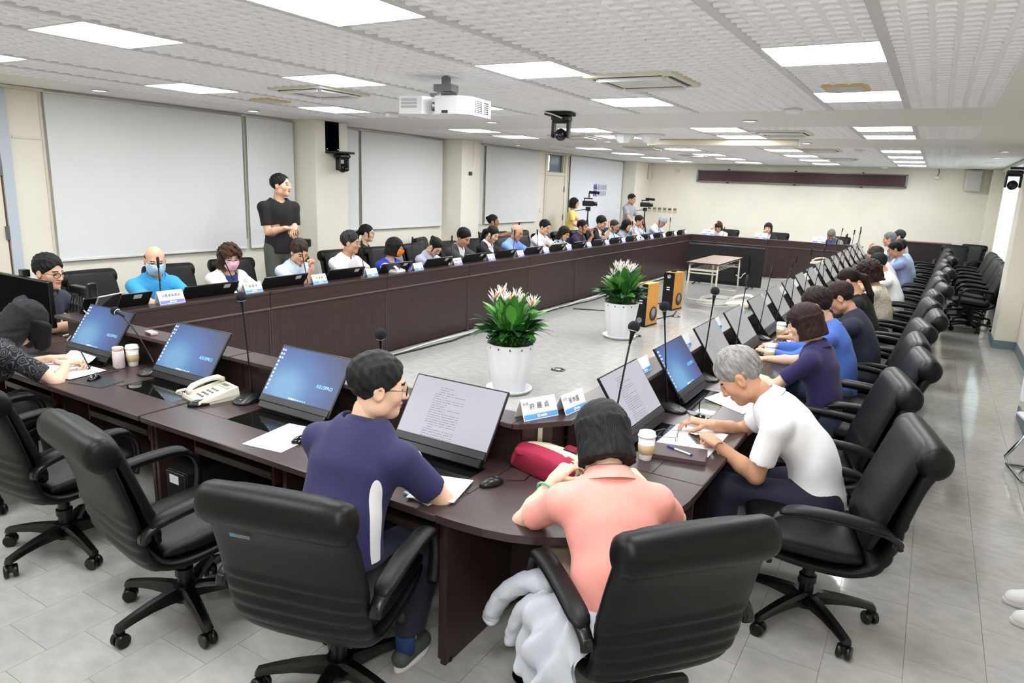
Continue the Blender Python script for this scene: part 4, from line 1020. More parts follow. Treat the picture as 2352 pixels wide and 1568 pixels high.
class Field:
    def __init__(s, lo, hi, h):
        s.org = np.array(lo, float)-2*h; s.h = h
        s.n = np.ceil((np.array(hi)-np.array(lo))/h).astype(int)+5
        s.F = np.full(s.n, 0.3, np.float32)
    def sub(s, lo, hi):
        a = np.clip(((np.array(lo)-s.org)/s.h).astype(int), 0, s.n-1); b = np.clip(((np.array(hi)-s.org)/s.h).astype(int)+2, a+1, s.n)
        sl = tuple(slice(i, j) for i, j in zip(a, b))
        ax = [(np.arange(i, j)*s.h+o).astype(np.float32) for i, j, o in zip(a, b, s.org)]
        return sl, np.meshgrid(*ax, indexing='ij')
    def merge(s, sl, d, k):
        f = s.F[sl]
        if k > 0:
            q = np.maximum(k-np.abs(f-d), 0)/k; s.F[sl] = np.minimum(f, d)-q*q*k*0.25
        else: s.F[sl] = np.minimum(f, d)
    def cone(s, a, b, ra, rb, k=0.03, nrm=None, q=1.0):
        a = np.array(a, float); b = np.array(b, float); m = max(ra, rb)+k+3*s.h
        sl, (X, Y, Z) = s.sub(np.minimum(a, b)-m, np.maximum(a, b)+m)
        ba = b-a; L = max(ba@ba, 1e-9)
        px, py, pz = X-a[0], Y-a[1], Z-a[2]
        t = np.clip((px*ba[0]+py*ba[1]+pz*ba[2])/L, 0, 1)
        ex, ey, ez = px-t*ba[0], py-t*ba[1], pz-t*ba[2]
        d2 = ex*ex+ey*ey+ez*ez
        if nrm is not None:
            e = ex*nrm[0]+ey*nrm[1]+ez*nrm[2]; d2 = d2+e*e*(1/q/q-1)
        d = np.sqrt(np.maximum(d2, 0))-(ra+t*(rb-ra))
        if nrm is not None: d = d*(0.5+0.5*q)
        s.merge(sl, d, k)
    def cut(s, p, n, k=0.0):
        """remove everything on the side n points to"""
        sl, (X, Y, Z) = s.sub(s.org, s.org+s.n*s.h)
        d = (X-p[0])*n[0]+(Y-p[1])*n[1]+(Z-p[2])*n[2]
        s.F = np.maximum(s.F, d)
    def cut_ball(s, c, p, n, r):
        """remove the part beyond plane (p, n) but only within r of c"""
        sl, (X, Y, Z) = s.sub(np.array(c)-r, np.array(c)+r)
        d = (X-p[0])*n[0]+(Y-p[1])*n[1]+(Z-p[2])*n[2]; w = np.sqrt((X-c[0])**2+(Y-c[1])**2+(Z-c[2])**2)-r
        s.F[sl] = np.maximum(s.F[sl], np.minimum(d, -w))
    def wrinkle(s, amp, seed):
        sl, (X, Y, Z) = s.sub(s.org, s.org+s.n*s.h)
        r = np.random.RandomState(seed); w = 0
        for i in range(4):
            v = r.normal(size=3); v /= np.linalg.norm(v); f = r.uniform(18, 48); w = w+np.sin((X*v[0]+Y*v[1]+Z*v[2]*0.5)*f+r.uniform(0, 6)+1.6*np.sin(Z*14+X*9+i))
        s.F = s.F+amp*w/4
    def mesh(s): return surface_nets(s.F, s.org, s.h)

def gridf(lo, hi, h):
    f = Field(lo, hi, h); sl, P = f.sub(f.org, f.org+f.n*h); return f, P
def ell(P, c, r):
    x, y, z = (P[0]-c[0])/r[0], (P[1]-c[1])/r[1], (P[2]-c[2])/r[2]
    k0 = np.sqrt(x*x+y*y+z*z)+1e-9; k1 = np.sqrt((x/r[0])**2+(y/r[1])**2+(z/r[2])**2)+1e-9
    return k0*(k0-1)/k1
def smin(a, b, k):
    h = np.maximum(k-np.abs(a-b), 0)/k; return np.minimum(a, b)-h*h*k*0.25
def smax(a, b, k): return -smin(-a, -b, k)
def rbx(P, c, s, r):
    q = [np.abs(P[i]-c[i])-s[i]+r for i in range(3)]
    return np.sqrt(sum(np.maximum(v, 0)**2 for v in q))+np.minimum(np.maximum(np.maximum(q[0], q[1]), q[2]), 0)-r

def head_sdf(P):
    d = ell(P, (0, -0.015, 0.035), (0.077, 0.096, 0.088))
    d = smin(d, ell(P, (0, 0.018, -0.03), (0.063, 0.07, 0.085)), 0.03)
    d = smin(d, ell(P, (0, 0.062, -0.092), (0.028, 0.024, 0.022)), 0.035)
    for s in (-1, 1):
        d = smin(d, ell(P, (s*0.042, 0.05, -0.022), (0.026, 0.026, 0.026)), 0.025)
        d = smin(d, ell(P, (s*0.056, 0.0, -0.07), (0.014, 0.03, 0.022)), 0.035)
    d = smin(d, ell(P, (0, 0.074, 0.024), (0.045, 0.016, 0.012)), 0.02)
    for s in (-1, 1):
        d = smax(d, -ell(P, (s*0.033, 0.103, 0.006), (0.02, 0.022, 0.011)), 0.014)
        d = smin(d, ell(P, (s*0.032, 0.072, 0.005), (0.016, 0.012, 0.0105)), 0.004)
    nose = ell(P, (0, 0.096, -0.006), (0.0085, 0.014, 0.028)); nose = smin(nose, ell(P, (0, 0.105, -0.027), (0.013, 0.013, 0.011)), 0.012)
    for s in (-1, 1): nose = smin(nose, ell(P, (s*0.013, 0.096, -0.03), (0.008, 0.01, 0.008)), 0.008)
    d = smin(d, nose, 0.01)
    d = smin(d, ell(P, (0, 0.087, -0.053), (0.022, 0.01, 0.0062)), 0.006); d = smin(d, ell(P, (0, 0.085, -0.0655), (0.019, 0.01, 0.0065)), 0.005)
    for s in (-1, 1):
        e = ell(P, (s*0.08, -0.012, -0.004), (0.010, 0.021, 0.034)); e = smax(e, -ell(P, (s*0.09, -0.008, 0.0), (0.007, 0.012, 0.02)), 0.006); d = smin(d, e, 0.008)
    return d
def make_head():
    f, P = gridf((-0.1, -0.13, -0.19), (0.1, 0.135, 0.14), 0.0048)
    d = head_sdf(P); f.F = d
    f.cone((0, -0.02, -0.06), (0, -0.04, -0.2), 0.05, 0.054, 0.02); f.cut((0, 0, -0.17), (0, 0, -1))
    V, Q = f.mesh(); C = V[Q].mean(1); x, y, z = np.abs(C[:, 0]), C[:, 1], C[:, 2]; mi = np.zeros(len(Q), int)
    mi[((C[:, 0]/0.024)**2+((z+0.059)/0.010)**2 < 1) & (y > 0.06)] = 1
    mi[(((x-0.032)/0.0155)**2+((z-0.005)/0.0058)**2 < 1) & (y > 0.05)] = 2
    mi[(x > 0.015) & (x < 0.05) & (np.abs(z-0.030+8*(x-0.028)**2) < 0.0036) & (y > 0.04)] = 3
    fm, P = gridf((-0.1, -0.02, -0.14), (0.1, 0.14, 0.04), 0.0052)
    d = smin(ell(P, (0, 0.03, -0.045), (0.07, 0.075, 0.075)), head_sdf(P)-0.004, 0.02)
    d = smin(d, ell(P, (0, 0.095, -0.03), (0.03, 0.026, 0.036)), 0.03)
    d = smax(d, rbx(P, (0, 0.09, -0.052), (0.075, 0.085, 0.05), 0.012), 0.004); fm.F = d
    return (V, Q, mi), fm.mesh()
HEAD, MASK = make_head()

def make_hair(style):
    low = {'bob': -0.15, 'bobl': -0.2, 'long': -0.36, 'pony': -0.34, 'curly': -0.16, 'bun': -0.14}.get(style, -0.12)
    f, P = gridf((-0.15, -0.2 if style in ('pony', 'long', 'bun') else -0.15, low), (0.15, 0.14, 0.17), 0.0052)
    X, Y, Z = P
    nz = 0.0013*np.sin(X*170+7*np.sin(Z*22)+Y*60)+0.0013*np.sin(X*110-Y*150+5*np.sin(Z*31+X*20))+0.0016*np.sin(X*60+Y*45+3*np.sin(Z*25))
    def line(ys, zs): return np.interp(Y, ys, zs).astype(np.float32)
    if style in ('short', 'thick', 'side', 'crop', 'receding'):
        up = {'short': 0, 'thick': 0.008, 'side': 0.01, 'crop': -0.004, 'receding': -0.002}[style]
        d = ell(P, (0.006 if style == 'side' else 0, -0.018, 0.040+up), (0.0875, 0.106+up*0.5, 0.096+up))
        fz = {'receding': 0.095, 'crop': 0.076}.get(style, 0.066)
        hl = line([-0.13, -0.09, -0.05, -0.015, 0.02, 0.05, 0.075, 0.1], [-0.075, -0.07, -0.05, -0.012, 0.002, 0.034, fz, fz+0.008])
        if style == 'receding': hl = hl+0.028*np.clip((Y-0.0)/0.06, 0, 1)*np.clip(1.2-np.abs(X)/0.07, 0, 1)*0+0.03*np.clip((np.abs(X)-0.03)/0.04, 0, 1)*np.clip(Y/0.05, 0, 1)
        hl = hl+0.0035*np.sin(X*210+9*np.sin(Y*60))*np.sin(Y*170+X*50)+0.009*np.sin(X*62+1.3)*np.clip((Y-0.02)/0.05, 0, 1)
        d = smax(d+nz*(1.6 if style == 'thick' else 1.15), (hl-Z)*0.75, 0.008)
    elif style == 'bald':
        d = ell(P, (0, -0.02, 0.035), (0.0825, 0.098, 0.08)); hl = line([-0.13, -0.08, -0.03, 0.0, 0.03], [-0.07, -0.06, -0.025, 0.01, 0.06])
        d = smax(d+nz*0.6, (hl-Z)*0.8, 0.01); d = smax(d, Z-0.045, 0.01); d = smax(d, Y-0.03, 0.01)
    elif style in ('bob', 'bobl', 'long', 'curly'):
        r = 0.012 if style == 'curly' else 0.0
        d = ell(P, (0, -0.014, 0.04), (0.096+r, 0.114+r, 0.1+r))
        bot = {'bob': -0.105, 'bobl': -0.165, 'long': -0.32, 'curly': -0.115}[style]
        taper = np.clip((0.03-Z)/(0.03-bot), 0, 1); rx = 0.096+r+0.008*taper; ry = 0.1+r
        cyl = (np.sqrt((X/rx)**2+((Y+0.03)/ry)**2)-1)*0.09
        cyl = np.maximum(cyl, np.maximum(bot-Z, Z-0.04))
        if style == 'long': cyl = np.maximum(cyl, (Y-0.02)+np.clip(-0.06-Z, 0, 1)*0.3)
        d = smin(d, cyl, 0.02)
        op = rbx(P, (0, 0.1, -0.09 if style != 'bob' else -0.1), (0.064, 0.11, 0.145), 0.03)
        d = smax(d, -op, 0.012)
        d = d+nz*(2.2 if style == 'curly' else 0.8)
        if style == 'curly': d = d+0.006*np.sin(X*70)*np.sin(Y*65+1)*np.sin(Z*70)
        d = smax(d, -ell(P, (0, 0.03, -0.14), (0.055, 0.075, 0.1)), 0.01)
    elif style in ('pony', 'bun'):
        d = ell(P, (0, -0.016, 0.04), (0.086, 0.107, 0.095)); hl = line([-0.13, -0.09, -0.04, 0.0, 0.03, 0.06, 0.09], [-0.07, -0.06, -0.02, 0.0, 0.01, 0.045, 0.075])
        d = smax(d+nz*0.7, (hl-Z)*0.75, 0.012)
        f.F = d
        if style == 'pony':
            f.cone((0, -0.11, 0.02), (0, -0.15, -0.03), 0.028, 0.036, 0.02); f.cone((0, -0.15, -0.03), (0, -0.14, -0.2), 0.036, 0.03, 0.03); f.cone((0, -0.14, -0.2), (0, -0.125, -0.29), 0.03, 0.012, 0.02)
        else: f.cone((0, -0.1, 0.055), (0, -0.118, 0.062), 0.026, 0.03, 0.02)
        for s in (-1, 1): f.cone((s*0.076, 0.03, 0.02), (s*0.078, 0.035, -0.06), 0.01, 0.006, 0.01)
        return f.mesh()
    f.F = d.astype(np.float32)
    return f.mesh()
HAIR = {}
def hair_mesh(style):
    if style not in HAIR: HAIR[style] = make_hair(style)
    return HAIR[style]

def make_hand(curl, spread=0.0, thumb=0.5):
    """right hand: wrist at the origin, fingers to +y, palm to -z, thumb on -x"""
    f = Field((-0.09, -0.03, -0.1), (0.06, 0.2, 0.04), 0.0037)
    f.cone((0, -0.025, 0), (0, 0.0, 0), 0.026, 0.024, 0.01, (0, 0, 1), 0.8)
    for x, w in ((-0.026, 0.016), (-0.009, 0.0165), (0.009, 0.016), (0.025, 0.014)):
        f.cone((x*0.6, 0.0, 0), (x, 0.078, 0.002), 0.017, w, 0.018, (0, 0, 1), 0.75)
    L = ((-0.029, 0.080, (0.040, 0.025, 0.020), 0.0088), (-0.010, 0.085, (0.044, 0.028, 0.021), 0.009), (0.010, 0.082, (0.040, 0.026, 0.020), 0.0087), (0.028, 0.072, (0.031, 0.020, 0.018), 0.0078))
    for i, (x, y, seg, r) in enumerate(L):
        p = np.array((x, y, 0.0)); a = 0.0; sp = (i-1.5)*spread
        for k, s in enumerate(seg):
            a += curl[k]+0.05*i
            q = p+s*np.array((math.sin(sp), math.cos(a)*math.cos(sp), -math.sin(a))); f.cone(p, q, r-0.0008*k, r-0.0008*(k+1), 0.005); p = q
    p = np.array((-0.022, 0.018, -0.006)); dirs = ((-0.75, 0.6, -0.28), (-0.45, 0.85, -0.3), (-0.15, 0.95, -0.3))
    for k, s in enumerate((0.038, 0.03, 0.024)):
        v = np.array(dirs[k])+np.array((0.35, 0, -0.35))*(thumb if k else thumb*0.4); v /= np.linalg.norm(v); q = p+s*v
        f.cone(p, q, 0.0135-0.0018*k, 0.0117-0.0018*k, 0.008); p = q
    return f.mesh()
HANDS = {'flat': make_hand((0.12, 0.15, 0.1), 0.05, 0.1), 'relax': make_hand((0.45, 0.5, 0.35), 0.04, 0.5), 'grip': make_hand((0.9, 1.0, 0.6), 0.02, 1.0), 'fist': make_hand((1.35, 1.5, 0.9), 0.0, 1.4)}

def frame(y, up):
    y = np.array(y, float); y /= np.linalg.norm(y); up = np.array(up, float); x = np.cross(y, up)
    if np.linalg.norm(x) < 1e-3: x = np.cross(y, (1, 0, 0.01))
    x /= np.linalg.norm(x); z = np.cross(x, y); return np.stack([x, y, z], 1)
def rotm(axis, a):
    c, s = math.cos(a), math.sin(a)
    return np.array({'x': ((1, 0, 0), (0, c, -s), (0, s, c)), 'y': ((c, 0, s), (0, 1, 0), (-s, 0, c)), 'z': ((c, -s, 0), (s, c, 0), (0, 0, 1))}[axis])
def ik(S_, W_, a, b, pole):
    S_, W_ = np.array(S_, float), np.array(W_, float); d = W_-S_; L = np.linalg.norm(d); u = d/L
    if L > (a+b)*0.985: W_ = S_+u*(a+b)*0.985; L = (a+b)*0.985
    x = (a*a-b*b+L*L)/(2*L); hgt = math.sqrt(max(a*a-x*x, 0)); p = np.array(pole, float); p = p-u*(p@u); p /= max(np.linalg.norm(p), 1e-6)
    return S_+u*x+p*hgt, W_

CLOTH = {}
def cloth(rgb, pat=None):
    k = (tuple(rgb), pat)
    if k in CLOTH: return CLOTH[k]
    nm = 'cloth_%02x%02x%02x%s' % (rgb[0], rgb[1], rgb[2], pat or '')
    if pat == 'floral': m = M(nm, (52, 56, 70), 0.85, rgb2=rgb, vscale=28, contrast=(0.42, 0.5), detail=1)
    elif pat == 'swirl':
        m = M(nm, rgb, 0.85); nt = m.node_tree; b = nt.nodes['Principled BSDF']
        tc = nt.nodes.new('ShaderNodeTexCoord'); n = nt.nodes.new('ShaderNodeTexVoronoi'); n.feature = 'SMOOTH_F1'; n.inputs['Scale'].default_value = 24
        w = nt.nodes.new('ShaderNodeMath'); w.operation = 'MULTIPLY'; w.inputs[1].default_value = 34
        sn = nt.nodes.new('ShaderNodeMath'); sn.operation = 'SINE'; r = nt.nodes.new('ShaderNodeValToRGB')
        r.color_ramp.elements[0].position = 0.5; r.color_ramp.elements[0].color = lin((22, 22, 26)); r.color_ramp.elements[1].position = 0.75; r.color_ramp.elements[1].color = lin((92, 92, 100))
        nt.links.new(tc.outputs['Object'], n.inputs['Vector']); nt.links.new(n.outputs[0], w.inputs[0]); nt.links.new(w.outputs[0], sn.inputs[0]); nt.links.new(sn.outputs[0], r.inputs[0]); nt.links.new(r.outputs[0], b.inputs['Base Color'])
    elif pat == 'plaid': m = M(nm, rgb, 0.85, rgb2=(70, 60, 84), vscale=34, stretch=(3, 3, 0.4), detail=1)
    elif pat == 'knit': m = M(nm, rgb, 0.9, bump=0.5, bscale=240, bstretch=(1, 1, 0.5), sheen=0.1)
    elif pat == 'lace': m = M(nm, rgb, 0.85, rgb2=tuple(max(0, c-34) for c in rgb), vscale=60, contrast=(0.45, 0.6), bump=0.3, bscale=80)
    else: m = M(nm, rgb, 0.8, var=0.03, vscale=6, bump=0.12, bscale=500, sheen=0.05)
    CLOTH[k] = m; return m
def side_panel(src, c, lean):
    """the same cloth with a white inset down the right side seam"""
    m = src.copy(); nt = m.node_tree; b = nt.nodes['Principled BSDF']; L = nt.links; old = b.inputs['Base Color'].links[0].from_socket
    tc = nt.nodes.new('ShaderNodeTexCoord'); mp = nt.nodes.new('ShaderNodeMapping'); mp.vector_type = 'TEXTURE'
    mp.inputs['Location'].default_value = tuple(c); mp.inputs['Rotation'].default_value = (-lean, 0, 0); mp.inputs['Scale'].default_value = (0.12, 0.034, 0.22)
    g = nt.nodes.new('ShaderNodeTexGradient'); g.gradient_type = 'SPHERICAL'; r = nt.nodes.new('ShaderNodeValToRGB'); r.color_ramp.interpolation = 'CONSTANT'; r.color_ramp.elements[1].position = 0.02
    mx = nt.nodes.new('ShaderNodeMix'); mx.data_type = 'RGBA'; mx.inputs['B'].default_value = lin((236, 236, 240))
    L.new(tc.outputs['Object'], mp.inputs[0]); L.new(mp.outputs[0], g.inputs[0]); L.new(g.outputs[0], r.inputs[0]); L.new(r.outputs[0], mx.inputs['Factor']); L.new(old, mx.inputs['A']); L.new(mx.outputs['Result'], b.inputs['Base Color'])
    return m
HAIRM = {}
def hairm(rgb, rgb2=None):
    k = (tuple(rgb), rgb2)
    if k not in HAIRM:
        if sum(rgb) < 200: rgb = tuple(int(c*0.6) for c in rgb); rgb2 = tuple(int(c*0.7) for c in rgb2) if rgb2 else None
        HAIRM[k] = M('hair_%02x%02x%02x%s' % (rgb[0], rgb[1], rgb[2], 'b' if rgb2 else ''), rgb, 0.5, rgb2=rgb2 or tuple(min(255, int(c*1.25+2)) for c in rgb), vscale=26, stretch=(2.6, 2.6, 0.5), spec=0.3, bump=0.55, bscale=120, bstretch=(2.5, 2.5, 0.35))
    return HAIRM[k]

def person(label, head, face, l1=0.25, l2=0.4, nk=0.3, pitch=0.3, yaw=0.0, roll=0.0, skin='skin', hair='short', hrgb=(22, 20, 20), hrgb2=None, top=(200, 200, 210), pat=None, sleeve='short',
           pants=(40, 42, 52), wrist=((-0.2, 0.42, 0.80), (0.2, 0.42, 0.80)), hand=('relax', 'relax'), pole=((-0.7, -0.2, -0.7), (0.7, -0.2, -0.7)), hdir=(None, None), palm=((0, 0, 1), (0, 0, 1)), collar=True, mask=None, glasses=None,
           vox=0.018, k=1.05, female=False, stand=False, jacket=None, shoes=None, wrinkle=0.0, legs=True, wide=1.0, hands_world=True, inner=None, skirt=None, group='seated meeting attendees', seat=None, feet=None, shy=0.0, sock=None, panel=False, hem=None):
    """head = world position of the head centre; face = heading of the body; wrists in world axes relative to nothing (world) when hands_world"""
    s1 = np.array((0, math.sin(l1), math.cos(l1))); s2 = np.array((0, math.sin(l2), math.cos(l2))); n2 = np.array((0, math.cos(l2), -math.sin(l2))); n1 = np.array((0, math.cos(l1), -math.sin(l1)))
    hs = k*(1.03 if female else 1.07)
    P0 = np.zeros(3); P1 = P0+s1*0.2*k; P2 = P1+s2*0.18*k; P3 = P2+s2*0.135*k
    Rh = rotm('z', yaw) @ rotm('x', -pitch) @ rotm('y', roll)
    nv = np.array((0, math.sin(nk), math.cos(nk))); Hc = P3+nv*0.075*k+Rh @ np.array((0, 0.03, 0.105))*hs
    hz = head[2]-Hc[2]; sh = np.array((0, 0, hz))
    P0, P1, P2, P3, Hc = P0+sh, P1+sh, P2+sh, P3+sh, Hc+sh
    c, s = math.cos(face), math.sin(face); off = np.array((c*Hc[0]-s*Hc[1], s*Hc[0]+c*Hc[1])); loc = (head[0]-off[0], head[1]-off[1], 0)
    def to_local(w): x, y = w[0]-loc[0], w[1]-loc[1]; return np.array((c*x+s*y, -s*x+c*y, w[2]))
    W = wide*(0.9 if female else 1.0); ua, fa = 0.285*k, 0.25*k
    Sh = [P3-s2*0.065*k+np.array((q*0.185*k*W, 0, 0))+n2*shy for q in (-1, 1)]
    El, Wr = [], []
    for i in (0, 1):
        w = wrist[i]; w = to_local(w) if hands_world else np.array(w, float)
        e, w = ik(Sh[i], w, ua, fa, pole[i]); El.append(e); Wr.append(w)
    hipz = P0[2]; hips = [P0+np.array((q*0.09*k, 0.0, -0.02)) for q in (-1, 1)]
    if stand:
        knees = [np.array((q*0.10*k, 0.03, hipz*0.52)) for q in (-1, 1)]; ank = [np.array((q*0.10*k, -0.01, 0.08*k)) for q in (-1, 1)]
    else:
        knees = [np.array((q*0.13*k, 0.43*k, max(hipz-0.01, 0.49))) for q in (-1, 1)]; ank = [np.array((q*0.14*k, 0.44*k, 0.09)) for q in (-1, 1)]
    if feet: ank = [to_local(q) for q in feet]; knees = [np.array(((ank[i][0]+hips[i][0])*0.5, 0.43*k, max(hipz-0.01, 0.5))) for i in (0, 1)]
    t = thing('person', label, 'person', loc, face, group)
    def torso(f, g, kk=0.03):
        f.cone(P0, P1, (0.165+g/0.75)*k*W, (0.148+g/0.75)*k*W, kk, n1, 0.74); f.cone(P1, P2, (0.148+g/0.75)*k*W, (0.168+g/0.75)*k*W, kk*1.5, n2, 0.70)
        f.cone(P2, P3-s2*0.07*k, (0.168+g/0.75)*k*W, (0.15+g/0.75)*k*W, kk*1.5, n2, 0.66)
        f.cone(Sh[0], Sh[1], (0.058+g)*k, (0.058+g)*k, kk*1.6); f.cone(P3-s2*0.06*k, P3+s2*0.012*k, (0.10+g)*k*W, (0.055+g*0.4)*k, kk*1.2, n2, 0.8)
        if female: 
            for q in (-1, 1): f.cone(P2+n2*0.085*k+np.array((q*0.07*k, 0, 0)), P2+n2*0.09*k+np.array((q*0.07*k, 0, 0.01)), (0.05+g)*k, (0.05+g)*k, 0.05)
    allp = np.array([P0, P1, P2, P3, Hc]+Sh+El+Wr+hips); lo = allp.min(0)-0.24; hi = allp.max(0)+0.22
    # ---- skin: one body surface (trunk, neck, arms, legs) joined with head and hands
    lo2 = lo.copy(); hi2 = hi.copy()
    if legs:
        ex = np.array(knees+ank); lo2 = np.minimum(lo2, ex.min(0)-0.12); hi2 = np.maximum(hi2, ex.max(0)+0.12)
    f = Field(lo2, hi2, vox); torso(f, -0.022)
    f.cone(P3-s2*0.03*k, Hc+Rh @ np.array((0, -0.035, -0.09))*hs, 0.058*k, 0.05*k, 0.025)
    am = 0.88 if female else 1.0
    for i in (0, 1):
        f.cone(Sh[i], El[i], 0.05*k*am, 0.04*k*am, 0.03); f.cone(El[i], El[i]+(Wr[i]-El[i])*0.35, 0.04*k*am, 0.041*k*am, 0.02); f.cone(El[i]+(Wr[i]-El[i])*0.35, Wr[i], 0.041*k*am, 0.0265*k*am, 0.02)
        if legs: f.cone(hips[i], knees[i], 0.07*k, 0.05*k, 0.03); f.cone(knees[i], ank[i], 0.048*k, 0.034*k, 0.02)
    V, Q = f.mesh(); vs = [V]; qs = [Q]; mi = [np.zeros(len(Q), int)]; n = len(V)
    hv, hq, hm = HEAD; vs.append((hv*hs) @ Rh.T+Hc); qs.append(hq+n); mi.append(hm); n += len(hv)
    for i in (0, 1):
        v, q = HANDS[hand[i]]; v = v.copy(); 
        if i == 0: v[:, 0] *= -1; q = q[:, ::-1]
        v = v*k*(0.92 if female else 1.0); d = hdir[i]
        if d is None: d = Wr[i]-El[i]
        elif hands_world: d = np.array((c*d[0]+s*d[1], -s*d[0]+c*d[1], d[2]))
        pl = palm[i]
        if hands_world: pl = (c*pl[0]+s*pl[1], -s*pl[0]+c*pl[1], pl[2])
        R = frame(d, pl); vs.append(v @ R.T+Wr[i]); qs.append(q+n); mi.append(np.zeros(len(q), int)); n += len(v)
    me = mesh_data('body', np.concatenate(vs), np.concatenate(qs), True, [MATS[skin], MATS['lip'], MATS['eye'], hairm(hrgb) if sum(hrgb) < 250 else MATS['brow']], np.concatenate(mi))
    link('body', me, t)
    # ---- upper garment
    def garment(name, g, sl, mat, front=None, wr=wrinkle, low=0.0):
        f = Field(lo, hi, vox); torso(f, g)
        for i in (0, 1):
            if sl == 'none': continue
            if sl == 'short':
                e = Sh[i]+(El[i]-Sh[i])*0.72; f.cone(Sh[i], e+(El[i]-Sh[i])*0.15, (0.06+g)*k*am, (0.056+g)*k*am, 0.035)
            else:
                f.cone(Sh[i], El[i], (0.058+g)*k*am, (0.048+g)*k*am, 0.035); f.cone(El[i], Wr[i], (0.048+g)*k*am, (0.034+g)*k*am, 0.03)
        if stand: f.cone(P0+s1*0.02, P0-s1*0.09*k, (0.165+g/0.75)*k*W, (0.172+g/0.75)*k*W, 0.03, n1, 0.74)
        if wr: f.wrinkle(wr, int(abs(head[0]*37+head[1]*91)) % 1000)
        for i in (0, 1):
            if sl == 'short':
                e = Sh[i]+(El[i]-Sh[i])*0.72; dv = (El[i]-Sh[i])/np.linalg.norm(El[i]-Sh[i]); f.cut_ball(e, e, dv, 0.16)
            elif sl == 'long':
                dv = (Wr[i]-El[i])/np.linalg.norm(Wr[i]-El[i]); e = Wr[i]-dv*0.02; f.cut_ball(e, e, dv, 0.09)
        f.cut_ball(P3+s2*0.03, P3+s2*(0.020 if collar else 0.006)*k, s2*0.97+n2*0.24, 0.092*k)
        if stand: f.cut(P0-s1*0.075*k, -s1)
        if front:
            sl_, (X, Y, Z) = f.sub(f.org, f.org+f.n*f.h); v = (Y-P1[1])*s2[1]+(Z-P1[2])*s2[2]; w = (Y-P1[1])*n2[1]+(Z-P1[2])*n2[2]
            f.F = np.maximum(f.F, -np.maximum(np.abs(X)-(0.004+0.26*np.clip(v-0.02, 0, 1)), 0.03-w))
        V, Q = f.mesh()
        if panel: mat = side_panel(mat, P1+np.array((0.185*k, -0.01, -0.02)), l1)
        return link(name, mesh_data(name, V, Q, True, [mat]), t)
    sh_ob = garment('shirt' if not jacket else 'inner_top', -0.001 if jacket else 0.006, sleeve if not jacket else 'none', cloth(inner or top, pat if not jacket else None))
    if jacket:
        f = garment('jacket', 0.014, 'long', cloth(jacket), front=True)
        v = MB(); a = P3-n2*0.01; 
    if collar:
        b = MB(); R = []; col = cloth(top if not jacket else (inner or top))
        for r, hh in ((0.070, -0.015), (0.066, 0.03), (0.065, 0.036), (0.074, 0.030), (0.094, -0.004), (0.102, -0.016)):
            R.append([tuple(P3+s2*(hh*k+0.026+0.05*max(0, l2-0.5))+np.array((r*k*math.sin(a), 0, 0))*1.06+n2*(r*k*1.04*math.cos(a)+0.004)-s2*(0.03*k*(math.cos(a)) if math.cos(a) > 0 else 0)) for a in [0.2+(2*PI-0.4)*j/22 for j in range(23)]])
        b.loft(R, closed=False, cap0=False, cap1=False); b.build('collar', col, t, smooth=True)
    # ---- trousers
    if legs:
        pl = np.array(hips+knees+ank+[P0+s1*0.08*k]); f = Field(pl.min(0)-0.2, pl.max(0)+0.2, vox)
        f.cone(P0-s1*0.02, P0+s1*0.03*k, 0.165*k*W, 0.16*k*W, 0.03, n1, 0.76)
        for i in (0, 1):
            f.cone(hips[i], knees[i], 0.098*k, 0.075*k, 0.04); f.cone(knees[i], ank[i]+np.array((0, 0, 0.02)), 0.073*k, 0.058*k, 0.03)
        if wrinkle: f.wrinkle(wrinkle, 5)
        f.cut((0, 0, hem or (0.12 if not sock else 0.16)), (0, 0, -1)); V, Q = f.mesh(); link('trousers', mesh_data('trousers', V, Q, True, [cloth(pants)]), t)
        if shoes:
            for i in (0, 1):
                sf = Field(ank[i]+np.array((-0.08, -0.12, -0.12)), ank[i]+np.array((0.08, 0.28, 0.12)), 0.009)
                sf.cone(ank[i]+np.array((0, -0.035, -0.045)), ank[i]+np.array((0, 0.13, -0.05)), 0.042, 0.04, 0.02); sf.cone(ank[i]+np.array((0, 0.02, 0.0)), ank[i]+np.array((0, 0.1, -0.04)), 0.04, 0.036, 0.03); sf.cut((0, 0, 0.022), (0, 0, -1))
                V, Q = sf.mesh(); so = link('shoe', mesh_data('shoe', V, Q, True, [MATS[shoes[0]]]), t)
                b = MB(); n_ = 24; a0 = ank[i]
                def rg(z, gr): return [(a0[0]+(0.045+gr+0.004*math.cos(q))*math.sin(q), a0[1]+0.05+(0.125+gr)*math.cos(q), z) for q in [2*PI*j/n_ for j in range(n_)]]
                b.loft([rg(0.0, -0.004), rg(0.004, 0.0), rg(0.026, 0.002), rg(0.03, -0.004)]); b.build('sole', MATS[shoes[1]], so, smooth=True)
                if sock:
                    b = MB(); b.tube([tuple(ank[i]+np.array((0, -0.005, -0.03))), tuple(ank[i]+np.array((0, -0.003, 0.06)))], 0.045, 14); b.build('sock', MATS[sock], t, smooth=True)
    # ---- hair, glasses, mask
    Mh = Matrix(Rh.tolist()).to_4x4(); Mh.translation = Hc
    def headpart(name, me, sc=hs):
        o = link(name, me, t); o.matrix_basis = Mh @ Matrix.Scale(sc, 4); return o
    if hair:
        key = (hair, tuple(hrgb), hrgb2)
        if key not in HAIRMESH:
            v, q = hair_mesh(hair); HAIRMESH[key] = mesh_data('hair', v, q, True, [hairm(hrgb, hrgb2)])
        headpart('hair', HAIRMESH[key])
